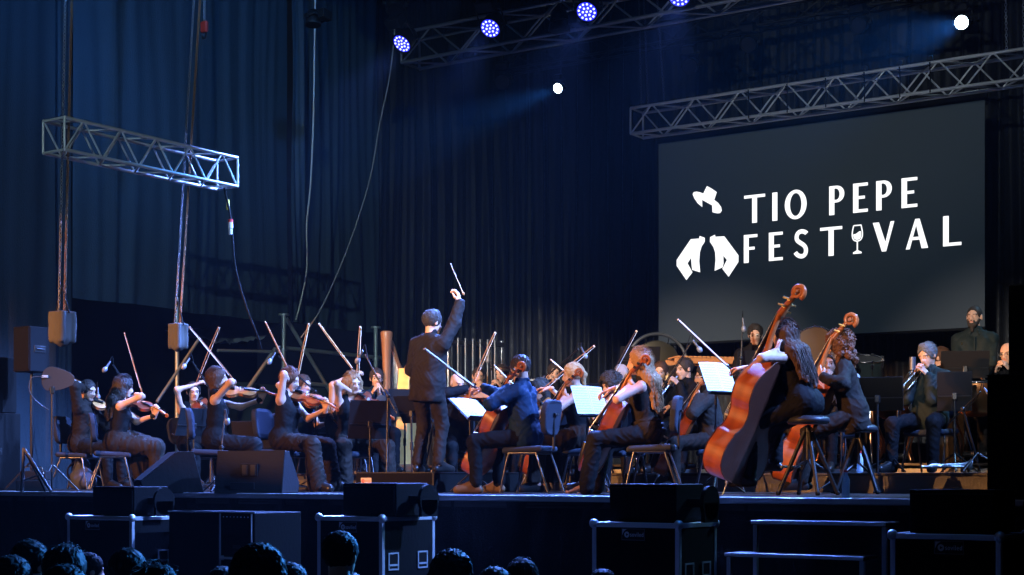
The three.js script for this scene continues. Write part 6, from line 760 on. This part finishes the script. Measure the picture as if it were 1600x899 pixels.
J = wind({ label: 'horn player hidden behind the grey haired trumpeter', px: 1466, d: 17.9, riser: 0.31, phi: -60, s: 0.98, hphi: -40, hair: 'brown', hairStyle: 'short', chair: 'chair of the hidden horn player' }); horn('gold french horn above the black stand at the right', at(1490, 570, 17.4), RGT.clone().addScaledVector(FWD, -0.4), UP.clone().addScaledVector(RGT, 0.4), gold);
wind({ label: 'tall bearded timpanist standing at the right below the screen', px: 1524, d: 17.4, riser: 0.31, stand: true, phi: -108, s: 1.02, hphi: -125, hpitch: 0.05, shut: 1, beard: 0.05, hair: 'dark', hairStyle: 'crop', topCol: 'green', botCol: 'black', rh: [1500, 610, -0.35], lh: [1540, 612, -0.3] });
wind({ label: 'seated player at the far right cut off by the black cabinet', px: 1577, d: 17.3, riser: 0.31, phi: -120, s: 0.98, hphi: -130, hairStyle: 'bald', glasses: 'clear', chair: 'chair of the player at the far right' });
// ---------------------------------------------------------------- harp and percussion
{ const b = at(622, 744, 20.1), g = thing('harp', 'tall concert harp with a dark fluted column and golden soundboard', 'harp', V(b.x, STAGE + 0.2, b.z), yawOf(dirI(0)) ), cm = std([0.2, 0.085, 0.035], 0.35, 0, { clearcoat: 0.4 }), gm = new THREE.MeshPhysicalMaterial({ map: woodTex([0.8, 0.45, 0.12], [0.62, 0.3, 0.07], 128, 8, 0.1), roughness: 0.4 });
  // local x runs away from the column (in the picture's depth), z to the right of the picture
  const col = []; for (let i = 0; i <= 20; i++) col.push([0.045 + 0.03 * Math.max(0, (i - 13) / 7) ** 2 + (i < 2 ? 0.03 : 0), i / 20 * 1.8]); const cg = latheG([[0.001, 0], ...col, [0.06, 1.82], [0.001, 1.82]], 20).translate(0, 0, -0.15); const p = cg.attributes.position; for (let i = 0; i < p.count; i++) { const a = Math.atan2(p.getX(i), p.getZ(i) + 0.15), k = 1 + 0.05 * Math.cos(a * 10); p.setX(i, p.getX(i) * k); p.setZ(i, (p.getZ(i) + 0.15) * k - 0.15); } cg.computeVertexNormals(); mesh('column', cg, cm, g);
  mesh('neck', tubeVar(curvePts([V(0, 1.74, -0.15), V(0.12, 1.68, -0.1), V(0.25, 1.42, -0.02), V(0.36, 1.3, 0.04), V(0.47, 1.4, 0.09), V(0.56, 1.38, 0.13)], 24), (t) => 0.04 - 0.012 * Math.sin(t * 3.1), 10), cm, g);
  const s = new THREE.Shape(); s.moveTo(-0.06, 1.34); s.lineTo(0.06, 1.34); s.lineTo(0.2, 0.1); s.lineTo(-0.2, 0.1); s.closePath(); const bx = new THREE.ExtrudeGeometry(s, { depth: 0.14, bevelEnabled: true, bevelSize: 0.01, bevelThickness: 0.01, bevelSegments: 2 }); const q = bx.clone().rotateY(-0.5).applyMatrix4(new THREE.Matrix4().makeShear(0, 0, 0, 0, 0, 0)); mesh('sound_box', bx.translate(0, 0, 0).rotateY(-Math.PI * 0.12).translate(0.16, 0, 0.03), gm, g);
  mesh('strings', [...Array(26)].map((_, i) => { const t = i / 25; return barG(V(0.03 + 0.46 * t, 1.64 - 0.33 * t, -0.12 + 0.2 * t), V(0.06 + 0.26 * t, 0.2 + 0.95 * t, -0.1 + 0.14 * t), 0.0012, undefined, 4); }), stringMat, g); mesh('base', rboxG(0.5, 0.12, 0.42, 0.03, 0.14, 0.06, -0.02), cm, g); for (let i = 0; i < 5; i++) mesh('pedal', rboxG(0.03, 0.02, 0.09, 0.006, 0.0 + i * 0.07, 0.06, 0.22), brass, g); }
{ const b = at(742, 744, 21.4), g = thing('tubular_bells', 'tubular bells on a frame with a bright steel post', 'tubular bells', V(b.x, STAGE + 0.31, b.z), yawOf(dirI(-90)) + 0.55), m = std([0.45, 0.47, 0.48], 0.35, 1); for (const x of [-0.42, 0.42]) mesh('post', rboxG(0.045, 1.72, 0.07, 0.008, x, 0.86, 0), m, g); mesh('top_bar', rboxG(0.9, 0.06, 0.09, 0.01, 0, 1.66, 0), darkMetal, g); mesh('bottom_bar', rboxG(0.9, 0.05, 0.09, 0.01, 0, 0.2, 0), darkMetal, g); for (let i = 0; i < 13; i++) mesh('bell_tube', new THREE.CylinderGeometry(0.017, 0.017, 1.5 - i * 0.045, 12).translate(-0.35 + i * 0.058, 1.72 - (1.5 - i * 0.045) / 2, i % 2 ? 0.05 : -0.03), std([0.16, 0.17, 0.18], 0.5, 0.9), g); for (const x of [-0.42, 0.42]) mesh('foot', rboxG(0.06, 0.04, 0.6, 0.01, x, 0.02, 0), darkMetal, g); mesh('brace', barG(V(-0.42, 1.6, 0), V(-0.62, 0.02, -0.25), 0.012), darkMetal, g); }
{ const c = at(1027, 570, 20.4), g = thing('gong', 'large dark gong in a round tube frame left of the screen', 'gong', V(c.x, STAGE + 0.31, c.z), yawOf(dirI(-80))), y = c.y - STAGE - 0.31; mesh('frame_ring', new THREE.TorusGeometry(0.4, 0.022, 10, 48).translate(0, y, 0), std([0.16, 0.16, 0.16], 0.4, 0.8), g); const gg = latheG([[0.001, 0.02], [0.05, 0.03], [0.12, 0.01], [0.3, 0.008], [0.32, -0.04], [0.315, -0.045], [0.29, 0], [0.001, 0.005]], 48).rotateX(Math.PI / 2).translate(0, y, 0); mesh('gong_plate', gg, std([0.12, 0.1, 0.06], 0.45, 0.9), g); for (const m of [-1, 1]) { mesh('leg', barG(V(m * 0.3, y - 0.28, 0), V(m * 0.4, 0.01, 0), 0.02), darkMetal, g); mesh('cord', barG(V(m * 0.16, y + 0.36, 0), V(m * 0.14, y + 0.27, 0), 0.006), black, g); } mesh('foot_bar', [barG(V(-0.4, 0.015, -0.25), V(-0.4, 0.015, 0.25), 0.016), barG(V(0.4, 0.015, -0.25), V(0.4, 0.015, 0.25), 0.016)], darkMetal, g); }
function drum(name, label, cat, c, axis, r, h, shell, head, floor, lugs = 8) { const g = thing(name, label, cat, V(c.x, floor, c.z)), C = c.clone().sub(g.position), n = axis.clone().normalize(), q = quatY(n); const put = (k) => k.applyQuaternion(q).translate(C.x, C.y, C.z); mesh('shell', put(new THREE.CylinderGeometry(r, r, h, 40, 1, true)), shell, g); for (const m of [-1, 1]) { mesh('drum_head', put(new THREE.CylinderGeometry(r * 0.99, r * 0.99, 0.006, 40).translate(0, m * (h / 2 + 0.002), 0)), head, g); mesh('hoop', put(new THREE.TorusGeometry(r * 1.015, 0.012, 8, 48).rotateX(Math.PI / 2).translate(0, m * (h / 2 + 0.004), 0)), chrome, g); } for (let i = 0; i < lugs; i++) { const a = i / lugs * TAU; mesh('tension_rod', put(mergeGeometries([new THREE.CylinderGeometry(0.005, 0.005, h + 0.04, 6).translate(Math.cos(a) * r * 1.03, 0, Math.sin(a) * r * 1.03), new THREE.BoxGeometry(0.03, 0.05, 0.03).translate(Math.cos(a) * r * 1.02, h * 0.3, Math.sin(a) * r * 1.02), new THREE.BoxGeometry(0.03, 0.02, 0.012).translate(Math.cos(a) * r * 1.04, h / 2 + 0.02, Math.sin(a) * r * 1.04)].map((k) => strip(k)))), chrome, g); } for (const [x, z] of [[-1, -1], [1, -1], [1, 1], [-1, 1]]) mesh('stand_leg', barG(V(x * r * 0.35, Math.max(0.05, C.y - r * 0.75), z * r * 0.35), V(x * r * 0.7, 0.01, z * r * 0.7), 0.014), chrome, g); return g; }
const calf = std([0.14, 0.135, 0.13], 0.6), darkShell = std([0.13, 0.03, 0.018], 0.3, 0, { clearcoat: 0.6 });
drum('bass_drum', 'concert bass drum with chrome rods between the two basses', 'drum', at(1280, 568, 18.2), dirI(-140).addScaledVector(UP, 0.25), 0.38, 0.36, darkShell, calf, STAGE + 0.31, 10);
drum('snare_drum', 'small pale drum left of the clarinettist in profile', 'drum', at(1046, 585, 19.8), UP.clone().addScaledVector(FWD, -0.2), 0.17, 0.16, std([0.55, 0.42, 0.25], 0.4), calf, STAGE + 0.31, 8);
drum('tom_drum', 'dark tom drum behind the curly haired bassist', 'drum', at(1352, 576, 18.4), UP.clone().addScaledVector(FWD, -0.3), 0.2, 0.22, std([0.02, 0.03, 0.03], 0.3), std([0.05, 0.05, 0.05], 0.5), STAGE + 0.31, 8);
{ const copper = std([0.72, 0.3, 0.12], 0.28, 1); const timp = (label, p, r) => { const g = thing('timpani', label, 'timpani', p), pr = []; for (let i = 0; i <= 14; i++) { const a = i / 14 * Math.PI / 2; pr.push([Math.sin(a) * r + 0.001, 0.82 - Math.cos(a) * r * 0.95]); } mesh('bowl', latheG(pr, 40), copper, g); mesh('drum_head', discG(V(0, 0.83, 0), UP, r * 0.99, 0.008, 40), calf, g); mesh('hoop', new THREE.TorusGeometry(r * 1.02, 0.013, 8, 44).rotateX(Math.PI / 2).translate(0, 0.83, 0), chrome, g); for (let i = 0; i < 8; i++) { const a = i / 8 * TAU; mesh('tension_rod', [barG(V(Math.cos(a) * r * 1.04, 0.87, Math.sin(a) * r * 1.04), V(Math.cos(a) * r * 1.0, 0.62, Math.sin(a) * r * 1.0), 0.006), rboxG(0.03, 0.02, 0.03, 0.005, Math.cos(a) * r * 1.04, 0.87, Math.sin(a) * r * 1.04)], chrome, g); } for (let i = 0; i < 4; i++) { const a = i / 4 * TAU + 0.5; mesh('strut', tubeVar(curvePts([V(Math.cos(a) * r * 1.02, 0.78, Math.sin(a) * r * 1.02), V(Math.cos(a) * r * 1.0, 0.5, Math.sin(a) * r * 1.0), V(Math.cos(a) * r * 0.6, 0.2, Math.sin(a) * r * 0.6), V(Math.cos(a) * r * 0.75, 0.03, Math.sin(a) * r * 0.75)], 14), () => 0.022, 8), copper, g); } mesh('pedal_base', rboxG(r * 0.9, 0.06, r * 0.9, 0.02, 0, 0.09, 0), darkMetal, g); return g; };
  for (const [px, d, r, l] of [[1528, 16.6, 0.36, 'copper timpani in front of the bearded timpanist, partly behind the black cabinet'], [1400, 18.3, 0.34, 'copper timpani behind the trumpet player\'s black stand'], [1300, 18.9, 0.3, 'small copper timpani in the dark behind the basses']]) { const p = at(px, 744, d); timp(l, V(p.x, STAGE + 0.31, p.z), r); } }
{ const p = at(800, 575, 20.2), g = thing('cymbal', 'small dark cymbal on a stand before the dark haired clarinettist', 'cymbal', V(p.x, STAGE + 0.31, p.z)); const y = p.y - STAGE - 0.31; mesh('plate', latheG([[0.001, 0.03], [0.03, 0.025], [0.04, 0.01], [0.19, 0], [0.19, -0.003], [0.001, 0.002]], 32).translate(0, y, 0), std([0.4, 0.28, 0.1], 0.3, 1), g); mesh('post', barG(V(0, 0.02, 0), V(0, y + 0.06, 0), 0.01), chrome, g); for (let i = 0; i < 3; i++) mesh('leg', barG(V(0, 0.3, 0), V(Math.cos(i * 2.09) * 0.25, 0.01, Math.sin(i * 2.09) * 0.25), 0.008), chrome, g); }
{ const a = at(1090, 566, 19.4), g = thing('marimba', 'wooden marimba showing behind the bass music sheet', 'marimba', V(a.x, STAGE + 0.31, a.z), yawOf(dirI(-80))), y = a.y - STAGE - 0.31; mesh('rail', [rboxG(1.1, 0.07, 0.03, 0.01, 0.2, y, 0.2), rboxG(1.1, 0.07, 0.03, 0.01, 0.2, y, -0.2)], std([0.35, 0.16, 0.06], 0.4), g); for (let i = 0; i < 18; i++) mesh('bar', rboxG(0.045, 0.02, 0.4 - i * 0.01, 0.006, -0.3 + i * 0.056, y + 0.05, 0), std([0.42, 0.2, 0.08], 0.35), g); for (const x of [-0.3, 0.7]) mesh('end_frame', rboxG(0.04, y - 0.04, 0.4, 0.01, x, y / 2 - 0.02, 0), darkMetal, g); }
{ const a = at(775, 616, 18.2), g = thing('wooden_case', 'long reddish wooden case on legs behind the cellist in the blue shirt', 'case', V(a.x, STAGE, a.z), yawOf(dirI(-85))), y = a.y - STAGE; mesh('case_body', rboxG(0.62, 0.12, 0.34, 0.015, 0, y, 0), std([0.4, 0.16, 0.05], 0.35, 0, { clearcoat: 0.4 }), g); for (const x of [-0.26, 0.26]) mesh('leg', barG(V(x, y - 0.05, 0), V(x, 0.01, 0), 0.02), darkMetal, g); }
trumpet('silver trumpet lying on the riser floor', at(1440, 735, 15.2).setY(STAGE + 0.262), at(1515, 735, 15.2).setY(STAGE + 0.262), FWD, silver);
// ---------------------------------------------------------------- music stands and sheets
const T = (px, py, d) => at(px, py, d);
musicStand('black music stand hiding the fair haired violinist', T(577, 656, 16.8), dirI(112), { w: 0.45, h: 0.42, tilt: 0.25 });
musicStand('black music stand with a pale sheet edge beside the woman facing the viewer', T(300, 660, 18.6), dirI(150), { tilt: 0.3, paper: 'pale sheet edge on the stand of the woman facing the viewer' });
musicStand('black music stand in front of the harp', T(632, 630, 19.2), dirI(100), { w: 0.4, h: 0.34, tilt: 0.15, floor: STAGE });
musicStand('low black stand left of the conductor\'s legs', T(645, 640, 17.6), dirI(60), { w: 0.4, h: 0.36, tilt: 0.6 });
musicStand('music stand with a bright sheet beside the conductor, used by the blue shirted cellist', T(738, 641, 15.7), dirI(-35), { w: 0.5, tilt: 0.85, paper: 'bright open sheet on the stand beside the conductor' });
musicStand('music stand with a bright upright sheet before the wavy haired cellist', T(921, 628, 15.7), dirI(-48), { w: 0.4, tilt: 0.35, paper: 'bright upright sheet before the wavy haired cellist' });
musicStand('music stand with a bright sheet left of the front bass', T(1122, 592, 15.0), dirI(-48), { w: 0.42, tilt: 0.4, paper: 'bright sheet left of the front bass' });
musicStand('wide black music stand in front of the trumpeter, back to the viewer', T(1372, 616, 15.2), dirI(68), { w: 0.48, h: 0.33, tilt: 0.2, paper: 'sheet whose white edge shows before the trumpeter' });
musicStand('black music stand hiding the timpanist\'s waist', T(1508, 570, 16.7), dirI(80), { w: 0.5, h: 0.3, tilt: 0.3, floor: STAGE + 0.2 });
musicStand('black music stand right behind the trumpeter\'s shoulder', T(1492, 612, 15.9), dirI(75), { w: 0.34, h: 0.4, tilt: 0.2, floor: STAGE + 0.2 });
musicStand('black stand before the percussionist with glasses', T(1178, 568, 18.4), dirI(95), { w: 0.4, h: 0.3, tilt: 0.3, floor: STAGE + 0.31 });
musicStand('black stand between the blond and the wavy haired cellists', T(1000, 560, 19.5), dirI(95), { w: 0.5, h: 0.3, floor: STAGE + 0.2 });
musicStand('black stand behind the violinist with brown hair', T(395, 680, 18.4), dirI(80), { w: 0.5, h: 0.34 });
musicStand('black stand below the auburn woman\'s violin hand', T(515, 672, 18.4), dirI(80), { w: 0.46, h: 0.34 });
// ---------------------------------------------------------------- microphones
const ft = (px, d, r = 0) => { const p = at(px, 744, d); p.y = STAGE + r; return p; };
micStand('microphone on a boom above the dark haired violinist in the skirt', T(172, 565, 18.6), T(200, 604, 18.8), ft(205, 19), {});
micStand('microphone on a boom above the woman facing the viewer', T(296, 560, 18.4), T(326, 602, 18.6), ft(330, 18.9), {});
micStand('microphone on a boom left of the auburn haired woman', T(430, 552, 17.6), T(492, 612, 18), ft(495, 18.2), {});
micStand('microphone with a looped cable above the fair haired woman', T(567, 548, 17), T(606, 620, 16.8), ft(604, 16.6), {});
micStand('microphone behind the conductor\'s left shoulder', T(640, 568, 18.6), T(652, 610, 18.8), ft(655, 19), {});
micStand('long boom microphone over the blond cellist in profile', T(908, 543, 17.8), T(850, 590, 18.4), ft(845, 18.6), {});
micStand('microphone on a thin boom left of the bass bow', T(1083, 532, 17.4), T(1030, 612, 17.6), ft(1018, 17.8), {});
micStand('tall straight microphone stand left of the percussionist with glasses', T(1161, 497, 18.2), T(1158, 560, 18.2), ft(1152, 18.2, 0.2), {});
micStand('large condenser microphone in front of the trumpeter', T(1426, 576, 15.9), T(1410, 600, 16), ft(1392, 16, 0.2), { big: true });
micStand('small blue lit microphone left of the trumpeter\'s stand', T(1330, 574, 15.9), T(1316, 596, 16), ft(1314, 16), {});
micStand('microphone boom reaching before the right black cabinet', T(1538, 607, 14.4), T(1505, 640, 14.6), ft(1528, 14.6, 0.2), {});
micStand('small microphone on a hook beside the tubular bells', T(765, 548, 20.6), T(768, 575, 20.6), ft(770, 20.6, 0.31), {});
micStand('small microphone behind the far left violinist', T(152, 606, 19.9), T(150, 650, 20), ft(150, 20), {});
micStand('microphone stand with a thick black post before the brown haired woman', T(352, 640, 16.0), T(346, 700, 15.9), ft(345, 15.8), { cable: false });
{ const p = T(90, 592, 17.6), g = thing('antenna_paddle', 'brown fin shaped radio antenna on a stand at the left', 'antenna', V(p.x, STAGE, p.z), yawOf(dirI(-75))), y = p.y - STAGE, s = new THREE.Shape(); s.moveTo(-0.17, -0.02); s.quadraticCurveTo(-0.17, 0.12, -0.06, 0.13); s.quadraticCurveTo(0.1, 0.1, 0.17, 0.03); s.quadraticCurveTo(0.19, -0.02, 0.15, -0.07); s.quadraticCurveTo(0, -0.15, -0.12, -0.13); s.quadraticCurveTo(-0.17, -0.1, -0.17, -0.02); mesh('fin', new THREE.ExtrudeGeometry(s, { depth: 0.016, bevelSize: 0.004, bevelThickness: 0.004, bevelSegments: 2 }).translate(0, y, -0.008), std([0.03, 0.025, 0.02], 0.6), g); mesh('plug', rboxG(0.07, 0.03, 0.03, 0.006, -0.14, y + 0.02, 0.02), std(0.5, 0.4, 0.5), g); mesh('post', barG(V(-0.06, 0.02, 0), V(-0.06, y - 0.1, 0), 0.014), darkMetal, g); mesh('clamp', rboxG(0.05, 0.08, 0.04, 0.008, -0.06, y - 0.13, 0), darkMetal, g); mesh('cable', hoseG([V(-0.15, y + 0.02, 0.03), V(-0.28, y, 0.05), V(-0.3, y - 0.15, 0.05), V(-0.2, y - 0.28, 0.02), V(-0.1, y - 0.35, 0)], 0.005, 24), std(0.05, 0.5), g); for (let i = 0; i < 3; i++) mesh('leg', barG(V(-0.06, 0.3, 0), V(-0.06 + Math.cos(i * 2.09) * 0.28, 0.01, Math.sin(i * 2.09) * 0.28), 0.01), darkMetal, g); }
{ const p = ft(58, 16.4), g = thing('tripod', 'blue lit steel tripod leg frame by the left subwoofer', 'tripod', p, yawOf(dirI(-90))); mesh('upright', barG(V(-0.16, 0, 0), V(-0.14, 0.46, 0), 0.018), std([0.1, 0.1, 0.11], 0.5, 0.8), g); mesh('leg', barG(V(-0.14, 0.46, 0), V(0.17, 0.01, 0.1), 0.016), darkMetal, g); mesh('brace', barG(V(-0.15, 0.12, 0), V(0.08, 0.2, 0.05), 0.01), aluDull, g); mesh('leg', barG(V(-0.14, 0.46, 0), V(0.0, 0.01, -0.3), 0.016), darkMetal, g); }
{ const p = ft(52, 17.4), g = thing('rack_box', 'small stacked equipment boxes behind the left tripod', 'equipment box', p, yawOf(dirI(-85))); mesh('box', rboxG(0.32, 0.12, 0.3, 0.01, 0, 0.06, 0), black, g); mesh('box', rboxG(0.28, 0.1, 0.28, 0.01, 0.02, 0.175, 0), darkMetal, g); mesh('handle', hoseG([V(-0.1, 0.22, 0), V(-0.09, 0.26, 0), V(0.09, 0.26, 0), V(0.1, 0.22, 0)], 0.008, 12), chrome, g); }
{ const p = ft(128, 19.5), g = thing('backpack', 'blue lit bag under the far left chair', 'bag', p); mesh('sack', sdMesh([cap(V(-0.08, 0.12, 0), V(0.08, 0.12, 0), 0.12), cap(V(0, 0.12, 0), V(0, 0.3, 0), 0.13, 0.09)], { cell: 0.014, k: 0.05, disp: (x, y, z) => 0.01 * noise3(x * 9, y * 9, z * 9) }), std([0.06, 0.07, 0.1], 0.7), g); mesh('strap', hoseG([V(-0.06, 0.36, 0.05), V(-0.1, 0.25, 0.14), V(-0.08, 0.08, 0.13)], 0.012, 14), black, g); }
bottle('water bottle with a red cap at the stage edge on the right', ft(1322, 12.0)); bottle('water bottle with a red cap on the riser beside the trumpet stand', ft(1344, 15.6, 0.2)); bottle('water bottle beside the harp', ft(605, 19.6, 0.2));
// ---------------------------------------------------------------- audience
let aud = 0; const seats = [[42, 842, 56, 'short', 'dark', -0.1, 'audience member at the far left with a tuft of hair sticking up'], [14, 866, 62, 'short', 'dark', 0, 'audience member cut off by the lower left corner'], [98, 850, 60, 'bob', 'dark', 0, 'audience member with a full head of hair left of the road case'], [96, 880, 72, 'short', 'brown', 0, 'near audience member low below the full haired one'], [134, 862, 42, 'short', 'dark', -0.5, 'audience member with a visible ear left of the first road case edge'], [196, 855, 58, 'short', 'dark', 0, 'close cropped audience member before the leftmost road case'], [240, 880, 76, 'long', 'brown', 0, 'audience member with long hair low before the road case'], [345, 884, 50, 'short', 'dark', 0, 'audience member low before the black equipment case'], [400, 857, 66, 'curly', 'brown', 0, 'audience member with a round bushy head of hair'], [452, 878, 54, 'short', 'dark', 0, 'audience member with a blue lit crown right of the bushy head'], [529, 828, 58, 'short', 'brown', 0, 'tall audience member with a long neck before the podium road case'], [545, 893, 50, 'short', 'dark', 0, 'audience member barely showing below the tall one'], [703, 865, 52, 'curly', 'dark', 0, 'curly haired audience member right of the podium road case'], [771, 884, 58, 'short', 'grey', 0, 'grey haired audience member low in the middle'], [816, 873, 48, 'bob', 'brown', 0, 'audience member with smooth brown hair in the middle'], [940, 888, 46, 'short', 'dark', 0, 'audience member barely showing left of the cello road case']];
const audChair = thing('folding_chair', 'folding chair under the audience member at the far left', 'chair', V(), 0, 'audience chairs'); mesh('seat', rboxG(0.4, 0.03, 0.38, 0.01, 0, 0.44, 0), black, audChair); mesh('backrest', rboxG(0.4, 0.2, 0.02, 0.008, 0, 0.72, -0.2), black, audChair); for (const m of [-1, 1]) for (const z of [-1, 1]) mesh('leg', barG(V(m * 0.18, z < 0 ? 0.82 : 0.44, z * 0.18), V(m * 0.19, 0, z * 0.2), 0.01), darkMetal, audChair);
for (const [px, top, w, st, hair, turn, label] of seats) {
  const d = 0.188 * PXF / w, hTop = 1.67 - (top - HOR) * d / PXF, seat = hTop - 0.105 - 0.79, base = at(px, HOR, d).setY(0); 
  person({ name: 'person', label, px, base, floor: 0, d, phi: 72, hphi: 68 + turn * 60, seat, lean: 0.03, hairStyle: st, hair: hair === 'grey' ? 'dark' : 'audienceDim', low: 1, topCol: ['black', 'coal', 'navy', 'brown'][aud % 4], group: 'audience', hcell: 0.008, k: { y: seat + 0.05 } });
  const cl = 'chair under the ' + label; if (aud) { const c = copyOf(audChair, cl.split(' ').slice(0, 15).join(' '), base, yawOf(dirI(72))); c.scale.y = seat / 0.455; } else { audChair.userData.label = cl; audChair.position.copy(base); audChair.rotation.y = yawOf(dirI(72)); audChair.scale.y = seat / 0.455; } aud++;
}
scene.fog = new THREE.FogExp2(0xd8e4ff, 0.00025);                              // thin stage haze
renderer.render(scene, camera);
